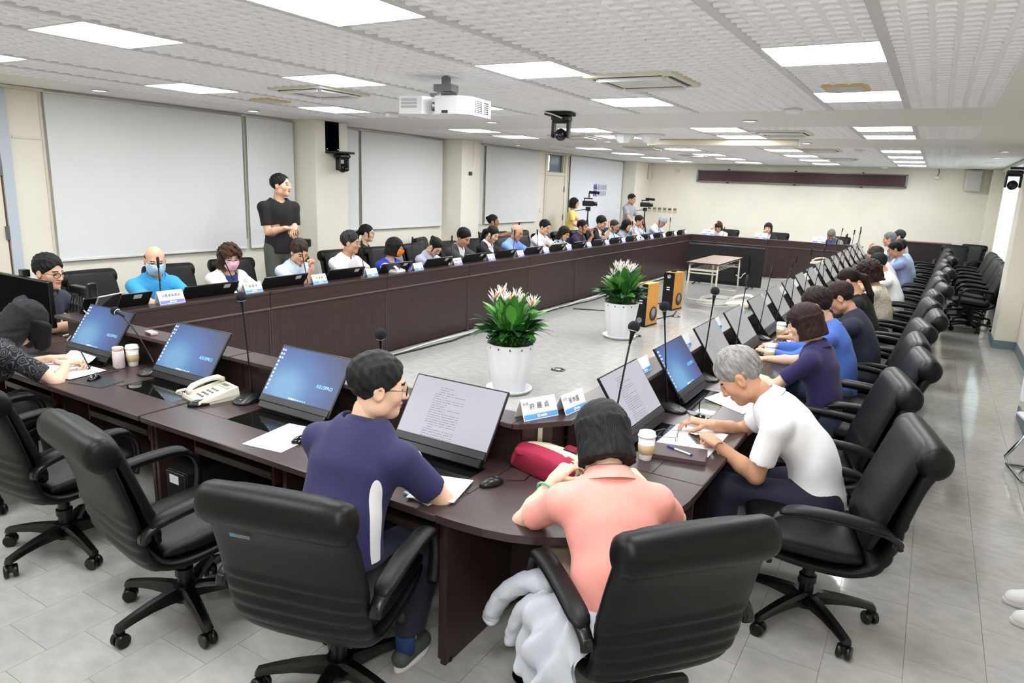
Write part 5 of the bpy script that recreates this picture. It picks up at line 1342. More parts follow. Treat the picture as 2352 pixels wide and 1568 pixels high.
    if mask:
        if mask not in HAIRMESH:
            HAIRMESH[mask] = mesh_data('face_mask', MASK[0], MASK[1], True, [M('mask_%02x%02x%02x' % mask, mask, 0.8)])
        headpart('face_mask', HAIRMESH[mask])
        lp = MB()
        for q in (-1, 1):
            lp.tube([(q*0.062, 0.07, -0.025), (q*0.078, 0.02, -0.0), (q*0.085, -0.022, 0.012), (q*0.086, -0.034, -0.01), (q*0.08, -0.01, -0.04), (q*0.06, 0.055, -0.08)], 0.0016, 5)
        headpart('ear_loop', lp.data('ear_loop', MATS['card']))
    if glasses:
        if ('g', glasses) not in HAIRMESH:
            b = MB()
            for q in (-1, 1):
                R = [(q*0.033+0.026*math.copysign(abs(math.cos(a))**0.7, math.cos(a)), 0.105-0.012*abs(q*0.033+0.026*math.cos(a))/0.06, 0.003+0.018*math.copysign(abs(math.sin(a))**0.7, math.sin(a))) for a in [2*PI*j/16 for j in range(17)]]
                b.tube(R, 0.0018, 5, cap=False); b.tube([(q*0.058, 0.094, 0.008), (q*0.078, 0.04, 0.01), (q*0.084, -0.015, 0.008), (q*0.083, -0.035, -0.01)], 0.0017, 5)
            b.tube([(-0.008, 0.106, 0.006), (0, 0.108, 0.009), (0.008, 0.106, 0.006)], 0.0016, 5)
            HAIRMESH[('g', glasses)] = b.data('glasses', MATS[glasses])
        headpart('glasses', HAIRMESH[('g', glasses)])
    return t, dict(P3=P3, Hc=Hc, El=El, Wr=Wr, Rh=Rh, loc=loc, s2=s2, n2=n2, hipz=hipz)
HAIRMESH = {}
# ---------------------------------------------------------------- the people, and the chairs they sit on
RT, LF = -PI/2, PI/2          # headings: left row looks to +x, right row to -x
GL, GR = 'people seated along the left row', 'people seated along the right row'
def left(label, y, z, hx=-6.5, wr=None, **kw):
    w = wr or ((-6.02, y+0.16, 0.79), (-6.02, y-0.16, 0.79))
    a = dict(group=GL, vox=0.014 if y < 9 else 0.019, legs=False, l1=0.12, l2=0.28, nk=0.35, pitch=0.35); a.update(kw)
    return person(label, (hx, y, z), a.pop('face', RT), wrist=w, **a)
BLK, GRY, BRN = (20, 18, 18), (118, 116, 114), (58, 36, 26)
left('man with glasses behind the big black monitor at the near left', 3.03, 1.22, hx=-6.32, face=RT+0.35, hair='thick', hrgb=(28, 28, 30), glasses='black_plastic', top=(40, 44, 60), pitch=0.15, yaw=0.0, wr=((-6.1, 3.3, 0.8), (-6.0, 3.15, 0.8)))
left('bald man in a bright blue polo shirt and pale blue mask', 4.09, 1.225, hair='bald', hrgb=(70, 62, 58), top=(58, 158, 214), mask=(176, 212, 240), glasses='steel_grey', pitch=0.25, yaw=-0.35, face=RT-0.1, skin='skin', wrinkle=0.003)
left('woman with curly brown hair, pink mask and white jacket', 4.95, 1.20, hair='curly', hrgb=(62, 38, 26), hrgb2=(110, 70, 44), jacket=(232, 230, 226), inner=(36, 56, 118), top=(36, 56, 118), mask=(240, 190, 214), female=True, pitch=0.3, yaw=-0.35, glasses='steel_grey', collar=False)
left('man in a pale blue shirt resting his chin on his hand', 5.93, 1.195, hair='side', hrgb=(46, 32, 28), hrgb2=(120, 84, 66), top=(206, 222, 240), sleeve='short', pitch=0.5, yaw=-0.25, wr=((-6.36, 5.98, 1.02), (-6.1, 5.75, 0.79)), hdir=((-0.1, -0.12, 1), None), hand=('fist', 'relax'), palm=((-1, 0, 0), (0, 0, 1)), skin='skin', pole=((0.5, 0.3, -0.9), (0.7, -0.2, -0.7)), wrinkle=0.003)
left('grey-black haired man in a white short-sleeved shirt turned to the right', 6.80, 1.26, hair='thick', hrgb=(30, 30, 32), hrgb2=(92, 92, 94), top=(238, 238, 242), pitch=0.1, yaw=0.55, glasses='aluminium', skin='skin_tan', wrinkle=0.003, wr=((-6.05, 6.95, 0.79), (-6.0, 6.6, 0.79)))
left('woman with a dark bob in a royal blue top and orange mask', 7.68, 1.15, hair='bob', hrgb=(26, 20, 18), top=(48, 62, 190), mask=(240, 130, 40), female=True, pitch=0.2, yaw=0.75, glasses='black_plastic', collar=False, sleeve='long', skin='skin_pale')
left('woman in a lavender shirt bending over her papers', 8.62, 1.11, hair='bun', hrgb=(24, 20, 20), top=(196, 196, 220), female=True, pitch=0.75, l2=0.45, skin='skin_pale', sleeve='short', glasses='steel_grey')
left('man in a dark charcoal suit speaking over his desk', 9.38, 1.21, hair='side', hrgb=(18, 17, 17), jacket=(58, 56, 60), inner=(236, 236, 238), top=(236, 236, 238), pitch=0.45, skin='skin_tan')
left('woman with a black ponytail in a black cardigan with a white collar', 10.25, 1.23, hair='pony', hrgb=(14, 13, 14), top=(24, 24, 28), jacket=(22, 22, 25), inner=(236, 236, 236), female=True, pitch=0.45, skin='skin_pale')
left('balding grey-haired man in a cornflower blue shirt', 11.08, 1.235, hair='bald', hrgb=(130, 128, 126), top=(126, 160, 232), pitch=0.35, glasses='black_plastic', skin='skin_tan', wrinkle=0.003)
left('black-haired man with glasses in a white shirt, middle of the left row', 12.15, 1.29, hair='short', hrgb=(15, 14, 14), top=(240, 234, 240), pitch=0.3, glasses='steel_grey', yaw=-0.1)
left('woman with long brown hair in a floral blouse', 13.0, 1.14, hair='long', hrgb=(40, 24, 18), hrgb2=(84, 50, 36), top=(222, 226, 232), pat='floral', female=True, pitch=0.45, glasses='steel_grey', skin='skin_pale')
left('man in a dark plaid shirt with his hand at his mouth', 13.86, 1.245, hair='short', hrgb=(18, 16, 16), top=(48, 40, 66), pat='plaid', pitch=0.15, skin='skin_tan', wr=((-6.3, 13.95, 1.06), (-6.1, 13.65, 0.79)), hdir=((-0.2, -0.1, 1), None), hand=('relax', 'relax'), palm=((-1, 0, 0), (0, 0, 1)), pole=((0.5, 0.3, -0.9), (0.7, -0.2, -0.7)))
left('man in a black suit with his hand over his eyes', 14.85, 1.30, hair='side', hrgb=(24, 20, 18), jacket=(32, 31, 33), inner=(238, 238, 238), top=(238, 238, 238), pitch=0.3, glasses='black_plastic', wr=((-6.32, 14.92, 1.18), (-6.1, 14.65, 0.79)), hdir=((-0.3, 0, 1), None), palm=((-1, 0, 0), (0, 0, 1)), hand=('flat', 'relax'), pole=((0.5, 0.3, -0.9), (0.7, -0.2, -0.7)))
left('balding man with glasses in a light sky blue shirt', 15.62, 1.205, hair='receding', hrgb=(70, 64, 60), top=(188, 220, 240), pitch=0.35, glasses='steel_grey', skin='skin_tan')
left('woman with short black hair in a grey top cupping her face', 16.4, 1.20, hair='bob', hrgb=(16, 15, 16), top=(150, 160, 172), female=True, pitch=0.25, wr=((-6.32, 16.48, 1.05), (-6.1, 16.25, 0.79)), hdir=((-0.2, -0.05, 1), None), palm=((-1, 0, 0), (0, 0, 1)), hand=('flat', 'relax'), pole=((0.5, 0.3, -0.9), (0.7, -0.2, -0.7)))
left('man with glasses in pale blue, second from the far end of the left row', 17.25, 1.285, hair='short', hrgb=(20, 18, 18), top=(198, 214, 242), pitch=0.2, glasses='black_plastic', skin='skin_tan')
left('grey-haired man in a pale blue shirt bowing at the far end of the left row', 18.55, 1.23, hx=-6.35, hair='side', hrgb=(150, 150, 152), hrgb2=(190, 190, 192), top=(206, 218, 246), pitch=0.8, l2=0.6, skin='skin_tan')
# second row by the wall
person('woman in black seated behind the left row, looking right', (-7.7, 8.42, 1.24), RT+0.5, wrist=((-7.3, 8.6, 0.6), (-7.3, 8.35, 0.6)), hair='pony', hrgb=(20, 14, 14), top=(26, 24, 26), sleeve='long', female=True, pitch=0.05, yaw=0.15, glasses='steel_grey', collar=False, vox=0.016, l1=0.05, l2=0.1, nk=0.2, skin='skin_pale', group='people behind the left row')
person('woman behind the left row raising a phone to film', (-7.68, 12.12, 1.33), RT+0.2, wrist=((-7.3, 12.3, 0.7), (-7.3, 12.42, 1.14)), hdir=(None, (0.2, 0.1, 1)), hand=('relax', 'grip'), hair='bun', hrgb=(16, 14, 14), top=(70, 84, 110), female=True, pitch=0.0, yaw=0.3, collar=False, vox=0.02, l1=0.05, l2=0.15, nk=0.2, skin='skin_dark', group='people behind the left row')
tag(MB().rbox(-0.006, 0.006, -0.04, 0.04, -0.08, 0.08, 0.004).build('mobile_phone', MATS['dark_grey'], None, (-7.26, 12.43, 1.26), (0.1, 0.25, 0.2)), 'silver phone held up by the woman behind the left row', 'phone')
# standing figures on the left
person('standing man in a black T-shirt and olive trousers by the blinds', (-7.15, 6.25, 1.965), RT-0.3, wrist=((-6.92, 6.24, 1.47), (-6.93, 6.12, 1.45)), hand=('relax', 'fist'), hdir=((0.4, -0.5, -0.35), (0.4, 0.7, -0.1)), stand=True, l1=-0.02, l2=0.05, nk=0.1, pitch=0.0, yaw=0.75, hair='crop', hrgb=(15, 15, 16), top=(20, 20, 22), pants=(84, 88, 78), collar=False, vox=0.013, k=1.1, wide=0.98, group=None, wrinkle=0.003, pole=((-0.35, -0.6, -0.8), (0.4, -0.6, -0.8)), shoes=('shoe_green', 'sole_white'), skin='skin')
tag(MB().rbox(-0.06, 0.06, -0.045, 0.045, -0.05, 0.05, 0.015).build('camera', MATS['black_plastic'], None, (-6.77, 6.28, 1.27), (0, 0, 0.5)), 'black camera hanging at the waist of the standing man in black', 'camera')
person('standing woman with a black bob in a yellow top beside a camera tripod', (-7.65, 15.76, 1.68), RT+0.4, wrist=((-7.35, 15.95, 1.12), (-7.37, 15.7, 1.12)), stand=True, l1=0, l2=0.08, nk=0.15, pitch=0.05, yaw=0.0, hair='bob', hrgb=(20, 16, 16), top=(226, 206, 110), pants=(52, 66, 96), female=True, collar=False, vox=0.02, k=1.0, group=None, glasses='steel_grey', skin='skin')
person('standing man in a grey polo shirt behind a video camera in the far corner', (-7.4, 18.92, 1.80), RT-0.2, wrist=((-7.15, 19.12, 1.1), (-7.15, 18.65, 1.1)), stand=True, l1=0, l2=0.05, nk=0.1, pitch=0.25, yaw=0.1, hair='crop', hrgb=(26, 24, 24), top=(158, 160, 166), pants=(50, 52, 60), vox=0.02, k=1.07, group=None, skin='skin_tan')
# far table
GB = 'people seated at the far table'
person('woman with auburn hair reading at the far table, hand at her temple', (-5.08, 19.55, 1.16), PI, wrist=((-4.85, 19.15, 0.79), (-5.16, 19.42, 1.16)), hdir=(None, (0.1, 0.05, 1)), hair='bob', hrgb=(66, 34, 28), hrgb2=(110, 60, 46), top=(234, 228, 230), female=True, pitch=0.6, vox=0.022, group=GB, legs=False, glasses='steel_grey', l2=0.3, skin='skin_pale')
person('woman with a dark bob in a black blazer at the middle of the far table', (-3.78, 19.6, 1.20), PI, wrist=((-3.6, 19.2, 0.79), (-3.86, 19.44, 1.06)), hdir=(None, (0.2, 0, 1)), hand=('relax', 'fist'), hair='bob', hrgb=(44, 26, 26), jacket=(34, 34, 40), inner=(214, 216, 220), top=(214, 216, 220), female=True, pitch=0.1, vox=0.022, group=GB, legs=False, collar=False, l2=0.15, skin='skin_pale')
person('grey-haired man in a grey suit with his head bowed at the far table', (-2.2, 19.5, 1.12), PI, wrist=((-2.0, 19.15, 0.79), (-2.4, 19.15, 0.79)), hair='side', hrgb=(86, 80, 76), hrgb2=(150, 142, 134), jacket=(128, 126, 128), inner=(66, 110, 190), top=(66, 110, 190), pitch=0.9, l2=0.45, vox=0.022, group=GB, legs=False, skin='skin_tan')
# right row, from the far end to the near end
def right(label, x, y, z, wr=None, **kw):
    w = wr or ((-1.06, y-0.15, 0.79), (-1.06, y+0.15, 0.79))
    a = dict(group=GR, vox=0.014 if y < 9 else 0.02, l1=0.1, l2=0.35, nk=0.4, pitch=0.4, legs=True); a.update(kw)
    return person(label, (x, y, z), a.pop('face', LF), wrist=w, **a)
right('dark-haired man at the far end of the right row', -0.66, 18.3, 1.25, hair='thick', hrgb=(40, 38, 38), hrgb2=(84, 82, 82), top=(206, 206, 200), pitch=0.1, l2=0.2)
right('grey-haired man raising his hand near the far end of the right row', -0.78, 16.9, 1.24, hair='thick', hrgb=(84, 84, 84), hrgb2=(140, 140, 140), top=(196, 214, 230), pitch=0.15, skin='skin_tan', wr=((-1.12, 16.75, 1.02), (-1.05, 17.05, 0.79)), hdir=((0.1, 0, 1), None))
right('man with glasses in a periwinkle blue shirt', -0.52, 13.75, 1.24, hair='short', hrgb=(24, 19, 18), top=(154, 168, 216), pitch=0.35, glasses='black_plastic', skin='skin_tan', wr=((-0.78, 13.66, 1.05), (-0.98, 13.9, 0.79)), hdir=((0.2, 0, 1), None))
right('man in a pale blue shirt behind the man in periwinkle', -0.5, 14.9, 1.22, hair='short', hrgb=(30, 26, 26), top=(186, 208, 228), pitch=0.3, skin='skin_tan')
right('balding man in a white shirt, far half of the right row', -0.70, 11.95, 1.24, hair='receding', hrgb=(36, 30, 28), hrgb2=(110, 96, 84), top=(236, 238, 242), pitch=0.55, l2=0.45, skin='skin_tan')
right('black-haired man in a white shirt bent over, far half of the right row', -0.60, 11.0, 1.20, hair='short', hrgb=(22, 19, 18), top=(240, 241, 244), pitch=0.5, l2=0.45, skin='skin_tan')
right('woman in a cream lace top with curly dark hair and a white clip', -0.60, 9.42, 1.22, hair='curly', hrgb=(48, 24, 22), hrgb2=(84, 46, 40), top=(226, 218, 200), pat='lace', female=True, pitch=0.35, collar=False, sleeve='short', face=LF-0.2, wr=((-1.0, 9.3, 0.79), (-0.35, 9.95, 0.72)))
right('woman with a dark ponytail in a blackish green top', -0.72, 8.40, 1.20, hair='pony', hrgb=(34, 20, 18), hrgb2=(66, 38, 32), top=(26, 32, 28), sleeve='long', female=True, pitch=0.5, collar=False, l2=0.42, skin='skin')
right('man with glasses and reddish brown hair in a dark navy polo', -0.64, 6.92, 1.20, hair='short', hrgb=(44, 24, 20), hrgb2=(70, 40, 34), top=(36, 40, 58), pitch=0.55, l2=0.45, glasses='steel_grey', skin='skin_tan', wrinkle=0.003)
right('man with tousled dark brown hair in a bright blue shirt', -0.74, 6.22, 1.20, hair='thick', hrgb=(38, 24, 20), hrgb2=(66, 46, 38), top=(76, 112, 196), sleeve='long', pitch=0.45, l2=0.4, pants=(52, 70, 96), skin='skin', wrinkle=0.004)
right('woman with a brown bob in a navy knit top with a white collar', -0.70, 5.32, 1.20, hair='bob', hrgb=(44, 24, 18), hrgb2=(78, 46, 34), top=(42, 36, 84), pat='knit', female=True, pitch=0.4, l2=0.3, collar=True, pants=(44, 62, 84), wrinkle=0.002, skin='skin_pale', face=LF-0.15, wr=((-1.02, 5.25, 0.79), (-1.02, 5.75, 0.80)), hand=('relax', 'grip'))
t, j = right('grey-haired man in a white short-sleeved shirt bending over his phone', -0.785, 3.80, 1.115, hair='side', hrgb=(112, 110, 108), hrgb2=(176, 174, 170), top=(244, 244, 247), pitch=0.75, l1=0.28, l2=0.75, nk=0.85, face=LF+0.12, vox=0.011, k=1.08, skin='skin_tan', pants=(26, 28, 48), wrinkle=0.005,
             wr=((-0.83, 3.58, 0.80), (-0.95, 3.86, 0.80)), hand=('fist', 'relax'), hdir=((-0.55, 0.5, 0.05), (-0.75, -0.25, 0.1)), pole=((0.1, -0.9, -0.5), (0.1, 0.7, -0.6)), shoes=('black_matte', 'black_plastic'), hands_world=True)
# the near desks
GN = 'people seated at the near desks'
person('man in a navy polo shirt with glasses, seen from behind', (-1.95, 2.20, 1.225), 0.06, l1=0.05, l2=0.42, nk=0.35, pitch=0.15, yaw=-0.75, hair='short', hrgb=(20, 20, 21), hrgb2=(58, 58, 60), top=(44, 44, 88), pants=(28, 32, 48), vox=0.011, k=1.1, glasses='black_plastic', mask=None, skin='skin_pale', wrinkle=0.005, group=GN,
       wrist=((-2.1, 2.40, 0.80), (-1.90, 2.42, 0.80)), pole=((-0.9, -0.2, -0.6), (0.85, -0.1, -0.6)), shoes=('shoe_green', 'sole_white'), sock='sock_blue', wide=1.06, panel=True, feet=((-2.1, 2.15, 0.1), (-1.73, 2.12, 0.1)))
pw, pj = person('woman with a black bob in a salmon pink blouse, seen from behind', (-1.03, 2.50, 1.11), math.radians(36), l1=0.1, l2=0.55, nk=0.6, pitch=0.7, yaw=0.05, hair='bob', hrgb=(20, 18, 19), hrgb2=(44, 40, 42), top=(244, 164, 152), pants=(196, 186, 160), female=True, vox=0.011, k=1.08, skin='skin_pale', wrinkle=0.004, group=GN,
       wrist=((-1.27, 2.58, 0.84), (-0.98, 2.86, 0.80)), hdir=((0.15, 0.5, 0.25), None), hand=('relax', 'relax'), pole=((-0.8, -0.3, -0.7), (0.8, -0.2, -0.7)), collar=True)
bw, bj = person('woman with long black hair writing, in a black patterned blouse', (-5.05, 2.24, 1.08), 0.12, l1=0.25, l2=0.75, nk=0.9, pitch=0.85, yaw=-0.1, hair='bobl', hrgb=(17, 15, 16), hrgb2=(36, 32, 32), top=(40, 40, 46), pat='swirl', pants=(30, 30, 36), female=True, vox=0.011, k=1.08, skin='skin_pale', wrinkle=0.003, group=GN,
       wrist=((-5.15, 2.42, 0.79), (-4.90, 2.40, 0.80)), hand=('relax', 'grip'), hdir=((0.3, 0.5, 0), (0.35, 0.6, 0.05)), pole=((-0.8, -0.2, -0.6), (0.9, -0.35, -0.5)), collar=False, glasses='steel_grey')

_e, _w = pj['El'][0], pj['Wr'][0]; _d = (_w-_e)/np.linalg.norm(_w-_e); _R = frame(_d, (0, 0, 1)); _c = _e+(_w-_e)*0.72
_b = MB(); _b.tube([tuple(_c+_R[:, 0]*0.042*math.cos(a)+_R[:, 2]*0.042*math.sin(a)) for a in [2*PI*j/24 for j in range(25)]], 0.006, 8, up=tuple(_d), cap=False); _b.build('bracelet', MATS['jade'], pw, smooth=True)
_f = Field(bj['Hc']-0.32, bj['Hc']+0.3, 0.009); _H = lambda x, y, z: bj['Hc']+bj['Rh'] @ np.array((x, y, z))*1.1
for _s in (-1, 1):
    for _y, _z, _l in ((0.075, 0.045, 0.13), (0.05, 0.04, 0.16), (0.025, 0.03, 0.18), (0.0, 0.02, 0.17), (-0.03, 0.01, 0.13)):
        _p = _H(_s*0.082, _y, _z); _f.cone(_p, _p+np.array((-_s*0.012, 0.0, -_l)), 0.024, 0.014, 0.03)
_V, _Q = _f.mesh(); link('hair_locks', mesh_data('hair_locks', _V, _Q, True, [hairm((17, 15, 16), (36, 32, 32))]), bw)
# ---------------------------------------------------------------- chairs
GC = 'black leather swivel chairs'
D = math.radians
chair('black leather swivel chair at the near left edge, closest to the writing woman', (-3.93, 1.83), D(4), GC, base=D(-82))
chair('empty black leather swivel chair, second from the left at the near desk', (-2.86, 1.83), D(-9), GC, base=D(-82))
_c = chair('black leather swivel chair of the man in the navy polo', (-1.86, 1.85), D(15), GC, base=D(-160))
MB().box(-0.17, -0.145, -0.001, 0.001, 0.0, 0.016).build('brand_tag', M('tag_teal', (70, 140, 150), 0.4), _c, (0, -0.418, 0.885), (0.28, 0, 0)); MB().box(-0.145, -0.09, -0.001, 0.001, 0.0, 0.016).build('brand_tag', MATS['steel_grey'], _c, (0, -0.418, 0.885), (0.28, 0, 0))
chair('black leather swivel chair behind the woman in pink', (-0.80, 2.33), D(49), GC, base=D(10))
chair('black leather swivel chair of the man in the white shirt, turned to the desk', (-0.29, 3.525), D(104), GC, base=D(-48-104))
chair('black leather swivel chair under the writing woman', (-4.97, 1.85), D(5), GC)
ry = [(4.55, 104), (5.42, 100), (6.1, 96), (6.85, 101), (7.65, 95), (8.5, 99), (9.4, 96), (10.3, 98), (11.15, 94), (12.0, 97), (12.85, 95), (13.75, 96), (14.7, 95), (15.6, 97), (16.6, 95), (18.0, 96)]
for i, (y, a) in enumerate(ry):
    chair('black leather swivel chair in the right row, %s beyond the chair of the white-shirted man' % NTH[i], (-0.42+0.08*(i % 3 == 1)+0.025*i, y), D(a), GC)
for i in range(18):
    y = (4.09+0.875*i) if i < 17 else 3.15
    if i == 17: continue
    chair('black leather swivel chair, %s from the camera in the left row' % NTH[i], (-6.98+0.05*(i % 2), y-0.18-0.05*(i % 3)), D(-88-6*(i % 3)), GC)
for i, (x, y, a, w) in enumerate(((-7.68, 10.35, -70, 'left of the second wall column'), (-7.68, 13.1, -84, 'right of the filming woman'), (-7.68, 13.9, -92, 'before the cream door'), (-7.7, 8.55, -78, 'under the woman in black'), (-7.7, 12.3, -85, 'under the filming woman'))):
    chair('black leather swivel chair against the left wall '+w, (x, y), D(a), GC)
for i, (x, w) in enumerate(((-4.95, 'left'), (-3.62, 'middle'), (-2.1, 'right'))):
    chair('black leather swivel chair at the far table, '+w+' one', (x, 19.85), D(180), GC)
# spare chairs crowded by the right wall
for i, (x, y, a) in enumerate(((0.74, 13.75, 95), (0.74, 14.55, 92), (0.73, 15.35, 96), (0.74, 16.15, 90), (0.73, 16.95, 94), (0.74, 17.8, 93))):
    chair('spare black leather swivel chair by the right wall, %s behind the column' % NTH[i], (x, y), D(a), GC)
chair('spare black leather swivel chair facing the room near the far right corner', (0.45, 19.45), D(172), GC)
chair('spare black leather swivel chair tucked into the far right corner', (0.72, 20.25), D(150), GC)
# ---------------------------------------------------------------- potted plants
def leaf_mesh(L, W, mat, bendy, fold=0.25, twist=0.0):
    v = []; n = 9
    for i in range(n):
        t = i/(n-1); w = W*math.sin(PI*min(1, t*0.93+0.05))**0.8*(1-0.15*t); y = L*t*math.cos(bendy*t*0.7); z = L*t*math.sin(-bendy*t*0.7)+0.0
        for s in (-1, 0, 1): v.append((s*w, y, z+abs(s)*w*fold))
    f = []
    for i in range(n-1):
        for s in (0, 1): f.append((i*3+s, i*3+s+1, (i+1)*3+s+1, (i+1)*3+s))
    return mesh_data('leaf', v, f, True, [mat])
LEAVES = [leaf_mesh(0.26, 0.058, MATS['leaf_dark'], 0.6), leaf_mesh(0.28, 0.052, MATS['leaf_mid'], 0.4), leaf_mesh(0.24, 0.05, MATS['leaf_bright'], 0.5), leaf_mesh(0.25, 0.055, MATS['leaf_dark'], 0.9), leaf_mesh(0.26, 0.056, MATS['leaf_mid'], 0.8)]
def petal_mesh(L, W, mat):
    b = MB(); R = []
    for t in (0.0, 0.3, 0.65, 0.95, 1.0):
        w = W*math.sin(PI*min(0.98, t*0.85+0.12)); R.append([(w*math.cos(a), w*0.5*math.sin(a), L*t) for a in (0, PI/2, PI, 3*PI/2)])
    b.loft(R); return b.data('petal', mat, True)
PET = [petal_mesh(0.12, 0.009, MATS['petal_white']), petal_mesh(0.10, 0.008, MATS['petal_white']), petal_mesh(0.085, 0.008, MATS['petal_orange']), petal_mesh(0.1, 0.005, MATS['petal_violet'])]
def plant(label, loc, seed, orange):
    r = random.Random(seed)
    p = thing('planter', 'white fluted '+label[0], 'flower pot', loc, 0, 'white plant pots')
    fl = lambda a: 1+0.055*abs(math.sin(a*6))
    b = MB(); b.lathe([(0.145, 0.015), (0.16, 0.03), (0.205, 0.27), (0.235, 0.50), (0.237, 0.515), (0.222, 0.515), (0.215, 0.47)], 72, flute=fl, cap1=False)
    b.build('pot', MATS['white_pot'], p, smooth=True)
    b = MB(); b.lathe([(0.15, 0.0), (0.205, 0.004), (0.235, 0.03), (0.24, 0.045), (0.228, 0.045), (0.2, 0.016), (0.02, 0.014)], 40); b.build('saucer', MATS['white_pot'], p, smooth=True)
    t = thing('bird_of_paradise_plant', label[1], 'plant', (loc[0], loc[1], 0.47), 0, 'artificial flowering plants'); t.scale = (1.12, 1.12, 1.08)
    MB().cyl((0, 0), 0.21, 0.0, 0.02, 24).build('soil', MATS['soil'], t)
    m = MB()
    for i in range(700):
        a = r.uniform(0, 2*PI); q = 0.222*math.sqrt(r.uniform(0.25, 1)); z = 0.05+r.uniform(0, 0.06); s = r.uniform(0.008, 0.016); u, w = r.uniform(0, 6.3), r.uniform(0.2, 1.2)
        c = Vector((q*math.cos(a), q*math.sin(a), z)); d = Vector((math.cos(u)*math.cos(w), math.sin(u)*math.cos(w), math.sin(w)))*s*1.7; e = Vector((-math.sin(u), math.cos(u), 0))*s*0.7
        m.quad(c-d*0.2, c+d*0.4-e, c+d, c+d*0.4+e)
    m.build('moss', MATS['moss'], t)['kind'] = 'stuff'
    n = 0
    for ring, (cnt, el0, el1, z0, ls) in enumerate(((22, 0.35, 0.6, 0.07, (0, 3, 0, 3, 4)), (24, 0.6, 0.95, 0.05, (0, 4, 0, 3)), (22, 0.9, 1.25, 0.08, (1, 4, 2, 2)), (12, 1.15, 1.45, 0.10, (1, 2, 1)))):
        for i in range(cnt):
            a = 2*PI*i/cnt+r.uniform(-0.25, 0.25); el = r.uniform(el0, el1); rr = r.uniform(0.02, 0.10); st = r.uniform(0.02, 0.12)+0.04*ring
            p0 = Vector((rr*math.cos(a), rr*math.sin(a), z0)); d = Vector((math.cos(a)*math.cos(el), math.sin(a)*math.cos(el), math.sin(el)+0.25)).normalized()
            q = p0+d*st
            o = link('leaf', LEAVES[r.choice(ls)], t, q, (0, 0, 0)); o.rotation_euler = (el+0.15, r.uniform(-0.5, 0.5), a-PI/2); s = r.uniform(0.75, 1.1); o.scale = (s, s, s)
            sb = MB(); sb.tube([tuple(p0-d*0.03), tuple(q+d*0.03)], 0.004, 5); sb.build('stalk', MATS['leaf_mid'], t)
    for i in range(12):
        a = 2*PI*i/12+r.uniform(-0.3, 0.3); q = r.uniform(0.06, 0.20); top = Vector((q*math.cos(a), q*math.sin(a), r.uniform(0.44, 0.52)-0.25*q))
        b = MB(); b.tube([(0.3*top.x, 0.3*top.y, 0.02), (0.8*top.x, 0.8*top.y, 0.25), tuple(top)], 0.006, 6); b.build('flower_stem', MATS['leaf_dark'], t, smooth=True)
        ho = thing_none('flower', t, top)
        for k in range(9):
            an = 2*PI*k/9+r.uniform(-0.2, 0.2); tl = r.uniform(0.25, 0.75); pm = PET[2] if (k % 4 == 0 and orange and i % 2 == 0) else (PET[3] if k % 5 == 4 else PET[k % 2])
            o = link('petal', pm, ho, (0, 0, 0), (0, tl, an))
def thing_none(name, parent, loc):
    b = MB(); b.lathe([(0.004, -0.03), (0.012, -0.015), (0.012, 0.0), (0.005, 0.012)], 8); return b.build(name, MATS['leaf_dark'], parent, loc, smooth=True)
plant(('plant pot on the inner floor nearest the camera', 'artificial bird of paradise plant with white and orange flowers nearest the camera'), (-3.545, 6.0, 0), 4, True)
plant(('plant pot on the inner floor beside the wooden loudspeaker', 'artificial bird of paradise plant with white flowers beside the wooden loudspeaker'), (-3.66, 9.25, 0), 9, False)

# ---------------------------------------------------------------- floor of the inner space
def tower_speaker(label, loc, rz, front_black=True):
    t = thing('tower_speaker', label, 'speaker', loc, rz, 'wooden floor loudspeakers'); w, d, h = 0.10, 0.19, 0.67
    MB().box(-w, w, -d, d, 0.02, h).build('cabinet', MATS['speaker_wood'], t)
    MB().rbox(-w-0.004, w+0.004, -d-0.012, -d, 0.015, h+0.003, 0.004).build('front_panel', MATS['black_plastic'], t)
    MB().rbox(-w-0.005, w+0.005, -d-0.01, d+0.005, 0, 0.025, 0.004).build('plinth', MATS['black_matte'], t)
    my = lambda x, y, z: Matrix.Translation((x, y, z)) @ Matrix.Rotation(PI/2, 4, 'Y')
    b = MB(); b.lathe([(0.105, -0.004), (0.115, 0.006), (0.10, 0.012), (0.09, 0.004)], 28, m=my(w, 0.04, 0.19)); b.build('woofer_ring', MATS['black_plastic'], t, smooth=True)
    b = MB(); b.lathe([(0.09, 0.004), (0.05, -0.004), (0.03, 0.012), (0.002, 0.016)], 24, m=my(w+0.002, 0.04, 0.19)); b.build('woofer_cone', MATS['speaker_cone'], t, smooth=True)
    mf = lambda x, z: Matrix.Translation((x, -d-0.012, z)) @ Matrix.Rotation(PI/2, 4, 'X')
    for z, r in ((0.10, 0.045), (0.60, 0.035)):
        b = MB(); b.lathe([(r, 0), (r, 0.008), (r*0.7, 0.014), (r*0.6, 0.004), (0.002, 0.002)], 20, m=mf(0.0, z)); b.build('driver', MATS['speaker_cone'], t, smooth=True)
    for z in (0.36, 0.40):
        MB().box(-0.03, 0.03, -d-0.016, -d-0.011, z, z+0.018).build('control_label', MATS['card'], t)
    return t
tower_speaker('orange wooden tower loudspeaker beside the second plant', (-3.70, 10.42, 0), D(-8))
t = tower_speaker('orange wooden tower loudspeaker with cables on top, nearer the folding table', (-3.86, 12.2, 0), D(-8))
b = MB()
for k in range(4): b.tube([(0.03*math.cos(a)+0.02*k-0.03, 0.06*math.sin(a), 0.675+0.008*k) for a in [2*PI*i/16 for i in range(17)]], 0.006, 5)
b.build('cable_coil', MATS['cable_black'], t)
